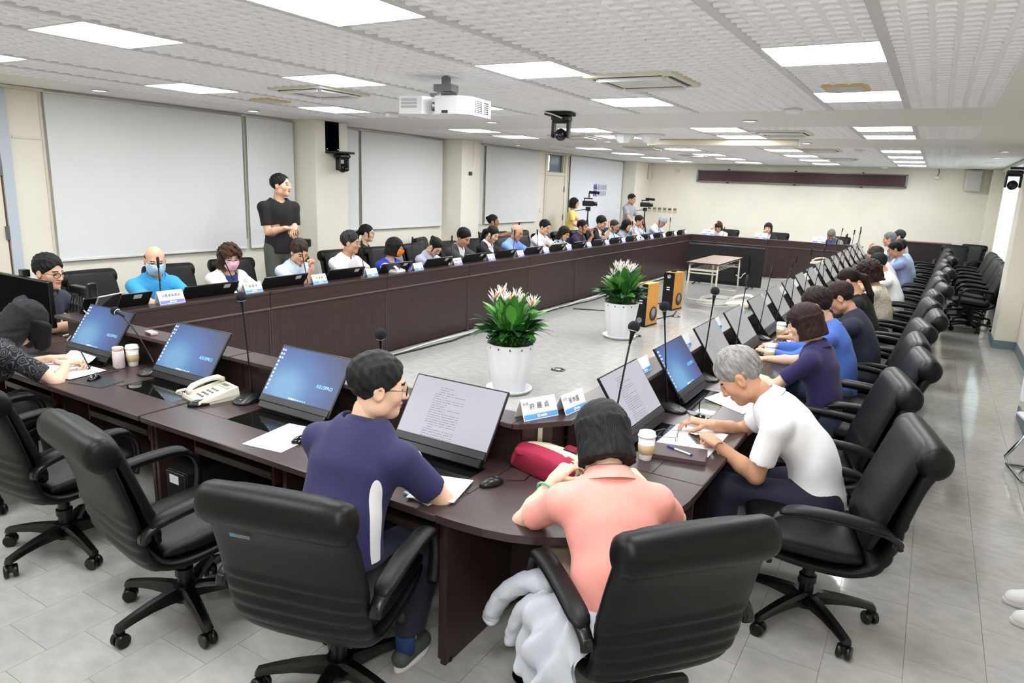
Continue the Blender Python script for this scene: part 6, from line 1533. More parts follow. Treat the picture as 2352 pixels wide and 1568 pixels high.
def folding_table():
    t = thing('folding_table', 'small folding table with brown top and cream metal legs', 'table', (-3.575, 13.85, 0))
    x, y = 0.30, 0.93
    MB().rbox(-x, x, -y, y, 0.775, 0.80, 0.006).build('tabletop', MATS['table_top'], t); MB().box(-x-0.003, x+0.003, -y-0.003, y+0.003, 0.778, 0.796).build('edge_band', MATS['black_plastic'], t)
    for sx in (-1, 1):
        for sy in (-1, 1):
            b = MB(); b.tube([(sx*(x-0.04), sy*(y-0.10), 0.775), (sx*(x-0.03), sy*(y-0.04), 0.0)], 0.018, 8); b.build('leg', MATS['table_frame'], t, smooth=True)
    for sy in (-1, 1):
        for z in (0.10, 0.60):
            b = MB(); b.tube([(-x+0.03, sy*(y-0.05), z), (x-0.03, sy*(y-0.05), z)], 0.014, 8); b.build('crossbar', MATS['table_frame'], t, smooth=True)
    for sx in (-1, 1):
        b = MB(); b.tube([(sx*(x-0.06), -y+0.1, 0.755), (sx*(x-0.06), y-0.1, 0.755)], 0.014, 6); b.build('rail', MATS['table_frame'], t, smooth=True)
    s = MB()
    for k in range(9): s.tube([(-x+0.06+0.06*k, -y+0.12, 0.66), (-x+0.06+0.06*k, y-0.15, 0.66)], 0.005, 5)
    s.build('wire_shelf', MATS['table_frame'], t)
    MB().rbox(-x+0.05, x-0.05, -y+0.1, -y+0.14, 0.635, 0.675, 0.004).build('shelf_lip', MATS['table_frame'], t)
folding_table()
def television():
    t = thing('large_television', 'large black television on the floor seen from behind, under the far table', 'television', (-3.94, 16.0, 0))
    MB().rbox(-0.84, 0.84, 0.0, 0.05, 0.05, 0.93, 0.012).build('casing', MATS['black_matte'], t)
    MB().rbox(-0.84, 0.84, -0.012, 0.055, 0.90, 0.93, 0.006).build('top_edge', M('tv_edge', (60, 64, 70), 0.35), t)
    MB().rbox(-0.5, 0.55, -0.05, 0.0, 0.12, 0.62, 0.02).build('rear_housing', MATS['black_matte'], t)
    MB().rbox(0.25, 0.55, -0.056, -0.045, 0.25, 0.72, 0.006).build('connector_panel', MATS['black_plastic'], t)
    v = MB()
    for k in range(30): v.box(-0.3+0.025*k, -0.29+0.025*k, -0.054, -0.049, 0.36, 0.366)
    v.build('vents', M('vent_dim', (66, 66, 70), 0.5), t)
    for x in (-0.6, 0.6):
        b = MB(); b.tube([(x, 0.02, 0.06), (x-0.04, -0.15, 0.012)], 0.014, 6); b.tube([(x, 0.02, 0.06), (x+0.04, 0.2, 0.012)], 0.014, 6); b.build('foot', MATS['black_plastic'], t)
    b = MB(); b.tube([(0.3, -0.06, 0.3), (0.42, -0.12, 0.24), (0.46, -0.08, 0.33), (0.5, -0.06, 0.36)], 0.01, 6); b.build('cable', MATS['cable_white'], t, smooth=True)
television()
def cables():
    r = random.Random(5)
    for nm, mat, lab, xo in (('floor_cable', 'cable_white', 'white', 0.0), ('floor_cable', 'cable_black', 'black', 0.07), ('floor_cable', 'cable_white', 'thin grey', -0.03)):
        pts = [(-5.44+xo+0.03*math.sin(i*0.9+xo*40)+r.uniform(-0.012, 0.012), 3.2+i*0.33, 0.012) for i in range(45)]
        b = MB(); b.tube(pts, 0.012 if lab != 'thin grey' else 0.007, 6); tag(b.build(nm, MATS[mat], None, smooth=True), lab+' cable running on the floor along the left desks', 'cable', 'floor cables')
    b = MB()
    for k in range(7):
        q = 0.22+0.05*r.random(); b.tube([(-3.45+q*1.2*math.cos(a)+0.05*math.sin(k), 13.6+q*1.7*math.sin(a)+0.04*k, 0.012+0.006*k) for a in [2*PI*i/28 for i in range(29)]], 0.010, 5)
    tag(b.build('cable_coil', MATS['cable_white'], None), 'tangled coil of pale cables on the floor under the folding table', 'cable')
    b = MB(); b.tube([(-5.2, 12.4, 0.012), (-4.6, 12.6, 0.012), (-4.1, 12.5, 0.012), (-3.8, 12.35, 0.012)], 0.012, 6); tag(b.build('floor_cable', MATS['cable_black'], None), 'black cable from the left desks to the far tower loudspeaker', 'cable')
    b = MB(); b.tube([(-5.2, 10.9, 0.01), (-4.5, 11.2, 0.01), (-3.75, 10.8, 0.01), (-3.6, 11.5, 0.01), (-3.7, 12.0, 0.01)], 0.01, 6); tag(b.build('floor_cable', MATS['cable_black'], None), 'black cable trailing between the two tower loudspeakers', 'cable')
    for x, y, w in ((-3.52, 7.07, 'nearest the first plant'), (-3.5, 9.5, 'behind the second plant'), (-3.55, 11.48, 'before the far tower loudspeaker'), (-1.23, 2.37, 'in front of the chair of the woman in pink')):
        t = thing('floor_socket', 'round black floor outlet '+w, 'floor outlet', (x, y, 0), 0, 'floor outlets')
        b = MB(); b.lathe([(0.085, 0.0), (0.084, 0.006), (0.07, 0.01), (0.06, 0.006), (0.002, 0.005)], 24); b.build('rim', MATS['black_gloss'], t, smooth=True); MB().box(-0.02, 0.03, -0.025, 0.015, 0.006, 0.012).build('label', MATS['card'], t)
cables()

# ---------------------------------------------------------------- telephones
def phone(label, loc, rz, m1, m2, sc=1.0):
    """keys towards local -y, handset on the left"""
    t = thing('desk_telephone', label, 'telephone', loc, rz, 'desk telephones'); t.scale = (sc, sc, sc)
    b = MB(); b.loft([[(-0.11, -0.12, 0), (0.11, -0.12, 0), (0.11, 0.12, 0), (-0.11, 0.12, 0)], [(-0.115, -0.125, 0.012), (0.115, -0.125, 0.012), (0.115, 0.125, 0.03), (-0.115, 0.125, 0.03)], [(-0.11, -0.12, 0.028), (0.11, -0.12, 0.028), (0.11, 0.12, 0.075), (-0.11, 0.12, 0.075)]])
    body = b.build('body', MATS[m1], t)
    b = MB(); R = []
    for i in range(15):
        f = i/14; y = -0.115+0.23*f; e = abs(2*f-1); z = 0.055+0.2*(y+0.12)*0.9+0.018*(1-e**2)+0.004; w = 0.020+0.012*e**3; h = 0.014+0.010*e**4
        if i in (0, 14): w *= 0.6; h *= 0.6
        R.append([(-0.07+w*math.copysign(abs(math.cos(a))**0.7, math.cos(a)), y, z-(0.012 if e > 0.75 else 0)+h*math.sin(a)) for a in [2*PI*j/12 for j in range(12)]])
    b.loft(R); b.build('handset', MATS[m1], t, smooth=True)
    sl = math.atan2(0.047, 0.24)
    for r in range(4):
        for c in range(3):
            MB().rbox(-0.011, 0.011, -0.007, 0.007, 0, 0.006, 0.002).build('key', MATS['key_grey'] if not (r == 3 and c == 0) else MATS['red_plastic'], t, (-0.015+0.03*c, 0.02-0.03*r, 0.052-0.0055*r), (sl, 0, 0))
    MB().rbox(-0.03, 0.085, 0.06, 0.105, 0.064, 0.074, 0.003, m=None).build('display_bezel', MATS[m2], t); MB().box(-0.02, 0.05, 0.068, 0.098, 0.0735, 0.0755).build('display', MATS['lcd'], t)
    for k in range(5): MB().rbox(0.075, 0.1, -0.09+0.025*k, -0.074+0.025*k, 0.035+0.005*k, 0.042+0.005*k, 0.002).build('key', MATS['card'], t)
    b = MB(); pts = []
    for i in range(90):
        f = i/89; a = f*2*PI*22; cx = -0.07-0.06*math.sin(PI*f); cy = -0.12-0.05*math.sin(PI*f)+0.05*f; pts.append((cx+0.008*math.cos(a), cy+0.008*math.sin(a)*0.6, 0.05*(1-f)+0.012+0.008*math.sin(a)))
    b.tube(pts, 0.0028, 4); b.build('coiled_cord', MATS[m1], t)
    return t
phone('cream desk telephone with coiled cord between the near microphones', (-3.66, 2.60, TOP), D(-12), 'ivory', 'ivory_dark', 1.02)
phone('white desk telephone on the left row shelf beside the woman in royal blue', (-5.72, 6.72, SHELF), D(100), 'phone_white', 'ivory_dark', 0.95)
phone('white desk telephone far along the left row shelf', (-5.72, 15.2, SHELF), D(100), 'phone_white', 'ivory_dark', 0.95)
phone('cream desk telephone on the right row shelf beyond the pale documents', (-1.60, 7.33, SHELF), D(-95), 'ivory', 'ivory_dark', 0.95)
phone('cream desk telephone far along the right row shelf', (-1.60, 12.9, SHELF), D(-95), 'ivory', 'ivory_dark', 0.95)

# ---------------------------------------------------------------- small things on the desks
def cup(label, loc, sc=1.0):
    t = thing('paper_cup', label, 'cup', loc, 0, 'paper coffee cups'); t.scale = (sc, sc, sc)
    b = MB(); b.lathe([(0.030, 0), (0.032, 0.003), (0.0445, 0.128)], 28); b.build('cup', MATS['cup_white'], t, smooth=True)
    b = MB(); b.lathe([(0.0375, 0.035), (0.0385, 0.036), (0.0435, 0.085), (0.042, 0.086)], 28, cap0=False, cap1=False); b.build('sleeve', MATS['cup_sleeve'], t, smooth=True)
    b = MB(); b.lathe([(0.046, 0.124), (0.048, 0.128), (0.046, 0.134), (0.043, 0.138), (0.041, 0.15), (0.037, 0.151), (0.034, 0.145), (0.002, 0.145)], 28); b.build('lid', MATS['cup_white'], t, smooth=True)
cup('white lidded coffee cup with a tan sleeve beside the woman in pink', (-1.105, 3.28, TOP), 1.0)
cup('white lidded coffee cup with a tan sleeve near the bent microphone', (-4.72, 2.75, TOP), 1.0)
cup('white lidded coffee cup in front of the woman in the navy knit top', (-1.02, 5.95, TOP), 1.0)
cup('white lidded coffee cup in front of the man in the bright blue shirt', (-1.13, 7.05, TOP), 1.0)
cup('white lidded coffee cup beside the woman in cream lace', (-1.1, 9.9, TOP), 1.0)
t = thing('tumbler', 'pale pink drinking bottle with a peach lid beside the first blue screen', 'bottle', (-4.74, 2.66, TOP))
b = MB(); b.lathe([(0.034, 0), (0.038, 0.004), (0.038, 0.115), (0.034, 0.125)], 28); b.build('bottle', MATS['bottle_pink'], t, smooth=True)
b = MB(); b.lathe([(0.034, 0.122), (0.036, 0.125), (0.036, 0.145), (0.033, 0.149), (0.002, 0.149)], 28); b.build('lid', MATS['bottle_cap'], t, smooth=True)
def mouse(label, loc, rz, mat='black_gloss', cord=None):
    t = thing('computer_mouse', label, 'mouse', loc, rz, 'computer mice')
    b = MB(); R = []
    for i in range(9):
        f = i/8; y = -0.06+0.12*f; w = 0.034*math.sin(PI*min(0.97, max(0.03, f)))**0.45; h = 0.036*math.sin(PI*min(0.97, max(0.03, f*0.8+0.1)))**0.8
        R.append([(w*math.cos(a), y, 0.001+max(0, h*math.sin(a))) for a in [PI*j/10 for j in range(11)]]+[(-w*0.8, y, 0.0), (w*0.8, y, 0.0)])
    b.loft(R); b.build('shell', MATS[mat], t, smooth=True)
    b = MB(); b.tube([(0, 0.02, 0.034), (0, 0.035, 0.031)], 0.005, 8); b.build('scroll_wheel', MATS['steel_grey'], t)
    if cord:
        b = MB(); b.tube([(0, 0.058, 0.012)]+list(cord), 0.0028, 5); b.build('cord', MATS['cable_black'], t)
mouse('glossy black mouse on the mat beside the writing woman', (-4.58, 2.40, TOP+0.004), D(30), cord=[(0.0, 0.1, 0.006), (0.05, 0.2, 0.004), (-0.04, 0.28, 0.004)])
mouse('black mouse in front of the cream telephone', (-3.6, 2.47, TOP), D(-30), 'black_plastic')
mouse('glossy black mouse beside the white sheet in front of the man in navy', (-2.67, 2.42, TOP+0.002), D(-20))
mouse('black mouse with a cord near the red and cream bag', (-1.58, 2.55, TOP), D(-25), 'black_plastic', cord=[(0.01, 0.10, 0.006), (0.04, 0.16, 0.004), (0.0, 0.22, 0.004)])
mouse('black mouse beside the man in the white shirt', (-1.04, 4.08, TOP), D(60), cord=[(0.0, 0.1, 0.006), (0.03, 0.16, 0.004)])
mouse('black mouse in front of the woman in the navy knit top', (-1.05, 5.15, TOP), D(80))
mouse('black mouse in front of the man in the bright blue shirt', (-1.0, 6.4, TOP), D(80))
def sheet(label, pts, z=TOP+0.002, curl=0, text=True, seed=1):
    c = [sum(p[i] for p in pts)/4 for i in (0, 1)]
    t = thing('paper_sheet', label, 'paper', (c[0], c[1], z), 0, 'sheets of paper')
    n = 8; v = []; A, B, C, E = [Vector((p[0]-c[0], p[1]-c[1], 0)) for p in pts]
    for i in range(n+1):
        for j in range(n+1):
            u, w = i/n, j/n; p = A*(1-u)*(1-w)+B*u*(1-w)+C*u*w+E*(1-u)*w; v.append((p.x, p.y, curl*max(0, w-0.6)**2))
    f = [(i*(n+1)+j, (i+1)*(n+1)+j, (i+1)*(n+1)+j+1, i*(n+1)+j+1) for i in range(n) for j in range(n)]
    k = len(v); v += [(a, b_, q-0.0012) for a, b_, q in v]; f += [tuple(reversed([x+k for x in g])) for g in f]
    link('page', mesh_data('page', v, f, True, [MATS['paper']]), t)
    if text:
        r = random.Random(seed); m = MB()
        def P(u, w): p = A*(1-u)*(1-w)+B*u*(1-w)+C*u*w+E*(1-u)*w; return (p.x, p.y, 0.0008)
        for row in range(2): 
            w = 0.80-0.05*row; u = 0.25
            while u < 0.72-0.2*row: m.quad(P(u, w), P(u+0.02, w), P(u+0.02, w+0.018), P(u, w+0.018)); u += 0.026
        m.build('print', MATS['ink_light'], t)
sheet('white printed sheet in front of the empty second chair', [(-2.89, 2.215), (-2.64, 2.25), (-2.69, 2.61), (-2.94, 2.57)], seed=2)
sheet('white sheet under the writing hand of the woman in black', [(-5.2, 2.22), (-4.68, 2.30), (-4.72, 2.56), (-5.2, 2.55)], TOP+0.006)
sheet('open white booklet with a curled page beside the first blue screen', [(-5.3, 2.45), (-4.98, 2.44), (-4.95, 2.62), (-5.3, 2.64)], TOP+0.012, curl=0.25, text=False)
sheet('white sheet lying on the glass lid beside the white-shirted man', [(-0.86, 4.36), (-0.80, 4.62), (-1.10, 4.78), (-1.16, 4.55)], seed=4)
sheet('white notes under the spectacles and phone', [(-1.14, 3.50), (-0.84, 3.50), (-0.84, 3.92), (-1.14, 3.92)], seed=5)
sheet('white sheet under the hand of the woman in the navy knit top', [(-0.98, 4.98), (-0.80, 5.02), (-0.84, 5.35), (-1.02, 5.32)], seed=6)
sheet('white sheet in front of the man in the bright blue shirt', [(-0.98, 6.3), (-0.8, 6.3), (-0.82, 6.75), (-1.0, 6.75)], seed=7)
sheet('white papers under the arm of the man in navy', [(-1.80, 2.20), (-1.60, 2.28), (-1.66, 2.52), (-1.86, 2.46)], TOP+0.012, seed=8)
for i in range(8):
    y = 8.6+1.02*i
    sheet('sheet of paper on the right row worktop, %s toward the far end' % NTH[i], [(-1.0, y), (-0.80, y), (-0.82, y+0.25), (-1.02, y+0.25)], text=False)
t = thing('mouse_mat', 'dark grey mouse mat beside the writing woman', 'mouse mat', (-4.52, 2.38, TOP), D(12)); MB().rbox(-0.14, 0.14, -0.09, 0.09, 0, 0.004, 0.002).build('mat', MATS['dark_grey'], t)
t = thing('book', 'slim grey-blue book under the papers of the man in navy', 'book', (-1.74, 2.33, TOP), D(-12)); MB().box(-0.08, 0.08, -0.11, 0.11, 0.001, 0.009).build('pages', MATS['paper'], t); MB().rbox(-0.083, 0.083, -0.113, 0.113, 0.009, 0.0115, 0.001).build('cover', M('book_blue', (140, 160, 176), 0.5), t)
# brown diary, ball pen, spectacles, phone
t = thing('notebook', 'brown leather diary beside the coffee cup', 'notebook', (-0.985, 3.43, TOP), D(12))
MB().rbox(-0.145, 0.145, -0.085, 0.085, 0.003, 0.020, 0.002).build('pages', MATS['paper'], t)
b = MB(); b.rbox(-0.15, 0.15, -0.09, 0.09, 0.020, 0.024, 0.003); b.rbox(-0.15, 0.15, -0.09, 0.09, 0.0, 0.003, 0.001); b.rbox(-0.15, 0.15, -0.093, -0.087, 0.0, 0.024, 0.002); b.build('cover', MATS['notebook'], t)
t = thing('ball_pen', 'white and blue ball pen lying on the brown diary', 'pen', (-0.975, 3.43, TOP+0.03), D(-18))
b = MB(); b.tube([(-0.03, 0, 0), (0.07, 0, 0)], 0.005, 10); b.build('barrel', MATS['cup_white'], t, smooth=True); b = MB(); b.tube([(-0.075, 0, 0), (-0.03, 0, 0)], [0.005, 0.0056], 10); b.build('cap', M('pen_blue', (40, 52, 170), 0.4), t, smooth=True); b = MB(); b.tube([(0.07, 0, 0), (0.08, 0, 0)], 0.0055, 10); b.build('end_plug', M('pen_blue'), t, smooth=True)
t = thing('spectacles', 'folded-open spectacles lying on white notes by the diary', 'glasses', (-1.06, 3.66, TOP+0.005), D(100))
for s in (-1, 1):
    R = [(s*0.036+0.028*math.copysign(abs(math.cos(a))**0.6, math.cos(a)), 0, 0.02+0.019*math.copysign(abs(math.sin(a))**0.6, math.sin(a))) for a in [2*PI*j/18 for j in range(19)]]
    b = MB(); b.tube(R, 0.0018, 5, cap=False); b.build('rim', MATS['steel_grey'], t); b = MB(); b.tube([(s*0.064, 0, 0.026), (s*0.066, 0.09, 0.022), (s*0.06, 0.13, 0.004)], 0.002, 5); b.build('temple', MATS['steel_grey'], t)
    b = MB(); b.loft([[(s*0.036+0.026*math.cos(a), q, 0.02+0.017*math.sin(a)) for a in [2*PI*j/14 for j in range(14)]] for q in (-0.0005, 0.0005)]); b.build('lens', MATS['pane'], t)
b = MB(); b.tube([(-0.008, 0, 0.026), (0, 0, 0.03), (0.008, 0, 0.026)], 0.0018, 5); b.build('bridge', MATS['steel_grey'], t)
t = thing('mobile_phone', 'black mobile phone between the hands of the man in the white shirt', 'phone', (-0.96, 3.73, TOP+0.006), D(35)); MB().rbox(-0.036, 0.036, -0.07, 0.07, 0, 0.009, 0.003).build('body', MATS['steel_grey'], t); MB().box(-0.033, 0.033, -0.066, 0.066, 0.009, 0.0098).build('screen', MATS['black_gloss'], t)
t = thing('compact_camera', 'small pink compact camera on the near shelf', 'camera', (-4.62, 2.84, SHELF), D(-8)); MB().rbox(-0.05, 0.05, -0.025, 0.025, 0, 0.022, 0.006).build('body', M('cam_pink', (222, 176, 180), 0.35), t); MB().rbox(-0.04, 0.04, -0.028, -0.024, 0.004, 0.018, 0.001).build('side', M('cam_dark', (120, 60, 66), 0.4), t)
t = thing('pen', 'dark pen lying by the first blue screen', 'pen', (-4.86, 2.52, TOP+0.006), D(-40)); b = MB(); b.tube([(-0.06, 0, 0), (0.06, 0, 0)], 0.005, 8); b.build('barrel', MATS['black_plastic'], t, smooth=True); b = MB(); b.tube([(0.06, 0, 0), (0.075, 0, 0)], [0.005, 0.001], 8); b.build('tip', MATS['chrome'], t)
t = thing('pen', 'dark pen held upright in the hand of the writing woman', 'pen', (-4.83, 2.50, TOP+0.05), 0); b = MB(); b.tube([(0, 0.01, -0.045), (-0.02, -0.03, 0.09)], 0.0045, 8); b.build('barrel', MATS['dark_grey'], t, smooth=True)
# red and cream handbag lying on its side
def handbag():
    t = thing('handbag', 'cream and dark red cloth bag lying on the corner desk', 'bag', (-1.43, 2.86, TOP), D(-14))
    P = spline([(-0.115, 0.150, 0.0, 0.085), (-0.105, 0.172, 0.0, 0.11), (-0.045, 0.178, 0.0, 0.125), (0.03, 0.166, 0.0, 0.115), (0.10, 0.142, 0.0, 0.085), (0.15, 0.118, 0.005, 0.05), (0.165, 0.105, 0.012, 0.03)], 3)
    R = []
    for y, w, z0, z1 in P:
        R.append([(w*math.copysign(abs(math.cos(a))**0.45, math.cos(a))+0.006*math.sin(y*60+a*3), y+0.01*math.sin(5*a), max(0.001, (z0+z1)/2+(z1-z0)/2*math.copysign(abs(math.sin(a))**0.5, math.sin(a)))) for a in [2*PI*j/28 for j in range(28)]])
    b = MB(); b.loft(R); me = b.data('body', [MATS['bag_beige'], MATS['bag_red']], True)
    for p in me.polygons: p.material_index = 1 if (p.center.y < -0.035 or (p.center.z < 0.03) or (p.center.x < -0.15 and p.center.y < 0.05)) else 0
    link('body', me, t)
    MB().rbox(-0.03, 0.03, 0.125, 0.165, 0.045, 0.085, 0.004).build('zip_tab', MATS['bag_red'], t)
    m = Matrix.Translation((0.08, 0.04, 0.113)) @ Matrix.Rotation(-0.35, 4, 'X') @ Matrix.Rotation(0.5, 4, 'Z')
    MB().rbox(-0.035, 0.035, -0.02, 0.02, 0.0, 0.006, 0.002, m=m).build('label', MATS['patch_navy'], t); MB().box(-0.022, 0.022, -0.006, 0.008, 0.006, 0.008, m=m).build('label_print', MATS['red_plastic'], t)
handbag()
t = thing('clear_bag', 'crumpled clear plastic bag with cream beads beside the mouse of the man in navy', 'bag', (-2.50, 2.45, TOP), 0.4)
b = MB(); b.loft([[(q*math.cos(a)*(1+0.15*math.sin(3*a)), 0.9*q*math.sin(a), z) for a in [2*PI*j/14 for j in range(14)]] for q, z in ((0.05, 0), (0.06, 0.02), (0.045, 0.06), (0.02, 0.10), (0.005, 0.11))]); b.build('wrapper', MATS['acrylic'], t, smooth=True)
b = MB()
for i in range(16): b.ball((0.04*math.cos(i*0.9), 0.035*math.sin(i*0.9), 0.014+0.008*(i % 2)), 0.012, 8, 6)
b.build('beads', MATS['ivory'], t, smooth=True)

# ---------------------------------------------------------------- near left: big monitor, tablet and wiring
t = thing('large_monitor', 'large black monitor at the near left edge', 'monitor', (-6.48, 2.86, TOP), 0)
MB().rbox(-0.52, 0.52, -0.02, 0.02, 0.08, 0.455, 0.006).build('casing', MATS['black_plastic'], t); MB().box(-0.51, 0.51, -0.0215, -0.019, 0.11, 0.445).build('screen', M('screen_off', (6, 6, 7), 0.8, spec=0.05), t)
MB().rbox(-0.05, 0.05, 0.02, 0.05, 0.0, 0.3, 0.005).build('stand', MATS['black_plastic'], t); MB().rbox(-0.16, 0.16, -0.1, 0.12, 0.0, 0.012, 0.005).build('foot', MATS['black_plastic'], t)
MB().rbox(0.02, 0.09, 0.0, 0.06, 0.45, 0.51, 0.005).build('webcam', MATS['black_plastic'], t)
t = thing('monitor_arm', 'black adjustable arm and switch box behind the big monitor', 'monitor arm', (-5.82, 3.02, TOP)); MB().rbox(-0.14, 0.16, -0.03, 0.03, 0.36, 0.42, 0.01).build('crossbar', MATS['black_plastic'], t); MB().rbox(-0.02, 0.02, -0.02, 0.02, 0.0, 0.37, 0.004).build('post', MATS['black_plastic'], t); MB().rbox(0.12, 0.17, -0.035, 0.035, 0.34, 0.46, 0.008).build('end_block', MATS['black_plastic'], t); MB().rbox(-0.12, 0.05, -0.06, 0.02, 0.06, 0.28, 0.006).build('box', MATS['black_matte'], t)
b = MB()
for k in range(5): b.tube([(0.03*k-0.05, -0.05, 0.35), (0.05*k-0.08, -0.08, 0.22), (0.03*k, -0.06-0.02*k, 0.10), (0.06*k-0.1, -0.1, 0.02)], 0.006, 5)
b.build('wires', MATS['cable_black'], t); b = MB(); b.tube([(0.1, -0.04, 0.34), (0.11, -0.07, 0.26), (0.17, -0.06, 0.22)], 0.006, 6); b.tube([(-0.05, -0.15, 0.03), (0.05, -0.12, 0.06), (0.1, -0.2, 0.02)], 0.008, 6); b.build('white_wires', MATS['cable_white'], t)
t = thing('tablet', 'silver tablet leaning on the left row shelf beside the first screen', 'tablet', (-5.60, 3.06, SHELF), D(-70)); MB().rbox(-0.13, 0.13, -0.005, 0.005, 0.0, 0.17, 0.004, m=Matrix.Rotation(-0.45, 4, 'X')).build('body', MATS['aluminium'], t); MB().box(-0.122, 0.122, 0.0052, 0.0062, 0.008, 0.162, m=Matrix.Rotation(-0.45, 4, 'X')).build('screen', MATS['black_gloss'], t)
t = thing('laptop', 'dark laptop lying open under the leaning woman at the near left', 'laptop', (-5.42, 2.50, TOP), D(20)); MB().rbox(-0.14, 0.14, -0.1, 0.1, 0, 0.014, 0.004).build('base', MATS['dark_grey'], t); MB().box(-0.12, 0.12, -0.02, 0.08, 0.014, 0.0155).build('keyboard', MATS['black_plastic'], t)

# ---------------------------------------------------------------- under the near desk
def tower(label, loc, rz):
    t = thing('computer_tower', label, 'computer', loc, rz, 'computers under the near desk'); MB().rbox(-0.09, 0.09, -0.2, 0.2, 0.0, 0.42, 0.006).build('case', MATS['black_matte'], t); MB().rbox(-0.088, 0.088, -0.212, -0.198, 0.005, 0.415, 0.005).build('front', MATS['black_plastic'], t)
    MB().box(-0.05, 0.03, -0.2145, -0.2115, 0.345, 0.395).build('sticker', MATS['card'], t); s = MB(); s.box(-0.06, 0.03, -0.2145, -0.2115, 0.10, 0.16); s.build('asset_label', MATS['card'], t); MB().box(-0.06, 0.03, -0.2155, -0.2140, 0.10, 0.125).build('label_stripe', MATS['red_plastic'], t)
    for k in range(5): MB().box(-0.03+0.018*k, -0.022+0.018*k, -0.2145, -0.2115, 0.25, 0.262).build('port', MATS['steel_grey'], t)
tower('black computer tower with a red and white label under the near desk', (-3.52, 2.45, 0), D(0))
tower('black computer tower under the desk beside the man in navy', (-2.42, 2.50, 0), D(0))
tower('black computer tower under the rounded corner desk', (-0.98, 3.0, 0), D(40))
# jacket hanging over the pink woman's armrest
def jacket():
    t = thing('jacket', 'light grey cotton jacket spilling under the armrest of the chair of the woman in pink', 'jacket', (-0.80, 2.33, 0), D(49))
    m = M('grey_jersey', (192, 196, 205), 0.9, bump=0.25, bscale=300)
    C = spline([(-0.10, 0.57), (-0.20, 0.60), (-0.30, 0.585), (-0.365, 0.50), (-0.39, 0.38), (-0.38, 0.29), (-0.365, 0.21)], 7)
    v = []; n = 46; rr = random.Random(2)
    for i, q in enumerate(C):
        f = i/(len(C)-1); td = C[min(i+1, len(C)-1)]-C[max(i-1, 0)]; td /= np.linalg.norm(td); nx, nz = td[1], -td[0]
        for j in range(n+1):
            g = j/n; y = -0.24+0.40*g*(1-0.2*f)+0.03*math.sin(9*f+3*g); e = math.sin(PI*g)**0.4
            w = (0.010+0.026*f)*math.sin(g*21+4*math.sin(f*3.2))+0.014*math.sin(f*19+g*7)+0.010*math.sin(f*33+g*15)+0.03*e*math.sin(PI*f)
            v.append((q[0]-nx*(-w), y, q[1]+nz*w-0.03*(1-e)))
    N = len(C); F_ = [(i*(n+1)+j, i*(n+1)+j+1, (i+1)*(n+1)+j+1, (i+1)*(n+1)+j) for i in range(N-1) for j in range(n)]
    k = len(v); v += [(x+0.012, y, z-0.004) for x, y, z in v]; F_ += [tuple(reversed([p+k for p in g])) for g in F_]
    link('body', mesh_data('body', v, F_, True, [m]), t)
    for pts, r0 in ((((-0.25, 0.13, 0.58), (-0.33, 0.22, 0.55), (-0.40, 0.30, 0.46), (-0.44, 0.34, 0.36), (-0.45, 0.345, 0.32)), 0.062), (((-0.28, 0.10, 0.55), (-0.36, 0.17, 0.47), (-0.39, 0.20, 0.37), (-0.40, 0.21, 0.30)), 0.052)):
        P = spline(pts, 6); b = MB(); R = []
        for i, q in enumerate(P):
            f = i/(len(P)-1); rad = r0*(1-0.25*f)*(1+0.05*math.sin(i*1.9)); td = P[min(i+1, len(P)-1)]-P[max(i-1, 0)]; X = frame(td, (0, 0, 1))
            R.append([tuple(q+X[:, 0]*rad*math.cos(a)*(1+0.1*math.sin(3*a+i))+X[:, 2]*rad*0.75*math.sin(a)) for a in [2*PI*j/16 for j in range(16)]])
        b.loft(R); b.build('sleeve', m, t, smooth=True)
jacket()

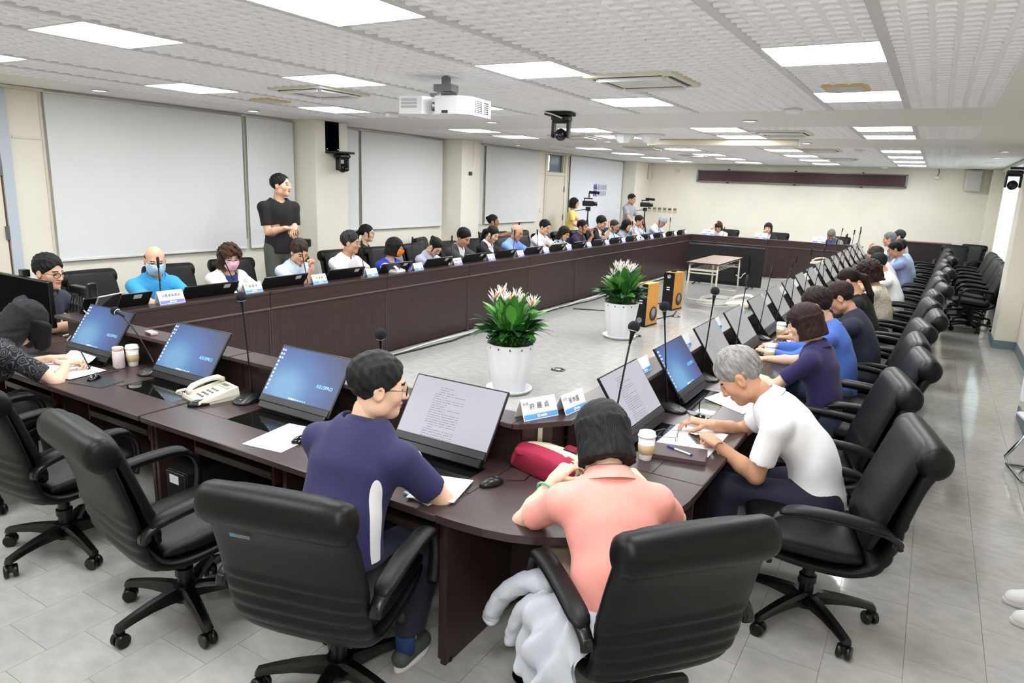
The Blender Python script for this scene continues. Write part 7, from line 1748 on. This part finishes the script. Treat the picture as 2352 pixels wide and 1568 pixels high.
# ---------------------------------------------------------------- cameras on tripods in the far left
def tripod_cam(label, loc, rz, h, boom):
    t = thing('camera_tripod', 'tripod carrying '+label, 'tripod', loc, rz); 
    for k in range(3):
        a = 2*PI*k/3+0.4; b = MB(); b.tube([(0, 0, h-0.3), (0.38*math.cos(a), 0.38*math.sin(a), 0.0)], 0.014, 6); b.build('leg', MATS['black_plastic'], t)
    MB().cyl((0, 0), 0.018, h-0.6, h-0.1, 8).build('column', MATS['black_plastic'], t); MB().rbox(-0.05, 0.05, -0.06, 0.06, h-0.12, h-0.02, 0.01).build('head', MATS['black_plastic'], t)
    b = MB(); b.tube([(0, -0.05, h-0.08), (-0.02, -0.38, h-0.14)], 0.01, 6); b.build('pan_handle', MATS['black_plastic'], t)
    c = thing('video_camera', label, 'video camera', (loc[0], loc[1], h), rz); MB().rbox(-0.07, 0.07, -0.15, 0.13, 0.0, 0.13, 0.02).build('body', MATS['black_plastic'], c)
    b = MB(); b.tube([(0, 0.12, 0.06), (0, 0.22, 0.06)], 0.05, 14); b.build('lens', MATS['black_gloss'], c, smooth=True); MB().rbox(-0.015, 0.015, -0.12, 0.1, 0.17, 0.2, 0.006).build('handle', MATS['black_plastic'], c); MB().box(-0.012, 0.012, -0.11, -0.09, 0.12, 0.18).build('handle_post', MATS['black_plastic'], c)
    MB().rbox(-0.13, -0.07, -0.1, 0.02, 0.05, 0.12, 0.004).build('viewfinder', MATS['black_plastic'], c)
    b = MB(); z = 0.34 if boom else 0.23; b.tube([(0, 0.0, z), (0.0, 0.26, z-0.01)], 0.035, 12); b.build('microphone', MATS['foam'], c, smooth=True); MB().box(-0.01, 0.01, -0.01, 0.02, 0.19, z).build('microphone_post', MATS['black_plastic'], c)
tripod_cam('black video camera with a raised boom microphone beside the woman in yellow', (-7.5, 16.25, 0), D(-60), 1.62, True)
tripod_cam('black video camera beside the man in the grey polo', (-7.3, 19.75, 0), D(-70), 1.58, False)
# ---------------------------------------------------------------- right edge: stacked chrome seat, passer-by
def chrome_chair():
    t = thing('tubular_chair', 'chrome tubular chair with a white seat at the right edge', 'chair', (1.02, 6.55, 0), D(10))
    b = MB(); b.rbox(-0.2, 0.2, -0.22, 0.22, 0.44, 0.47, 0.012); b.build('seat', MATS['white_plastic'], t); MB().rbox(-0.2, -0.0, 0.2, 0.23, 0.55, 0.85, 0.01).build('backrest', MATS['white_plastic'], t)
    for s in (-1, 1):
        b = MB(); b.tube([(-0.2, s*0.2, 0.015), (0.15, s*0.2, 0.015), (0.2, s*0.2, 0.06), (0.1, s*0.2, 0.44)], 0.013, 8); b.build('leg', MATS['chrome'], t, smooth=True); b = MB(); b.tube([(-0.19, s*0.2, 0.015), (-0.22, s*0.2, 0.08), (-0.02, s*0.2, 0.44)], 0.013, 8); b.build('leg', MATS['chrome'], t, smooth=True)
    b = MB(); b.tube([(-0.2, -0.2, 0.02), (-0.2, 0.2, 0.02)], 0.012, 8); b.build('crossbar', MATS['chrome'], t)
chrome_chair()
person('person in pale denim shorts and white sneakers standing at the right edge', (0.71, 4.2, 1.62), D(95), stand=True, l1=0, l2=0.05, nk=0.1, pitch=0.1, hair='short', top=(150, 160, 180), pants=(118, 146, 178), hem=0.28, wrist=((0.9, 3.92, 0.95), (0.9, 4.48, 0.95)), vox=0.016, group=None, shoes=('shoe_white', 'sole_white'), skin='skin_dark', k=1.05)
# ---------------------------------------------------------------- modelling units to metres
for o in list(COL.objects):
    if o.parent is None and o.type in {'MESH', 'EMPTY'}:
        o.location = Vector(o.location)*S; o.scale = Vector(o.scale)*S
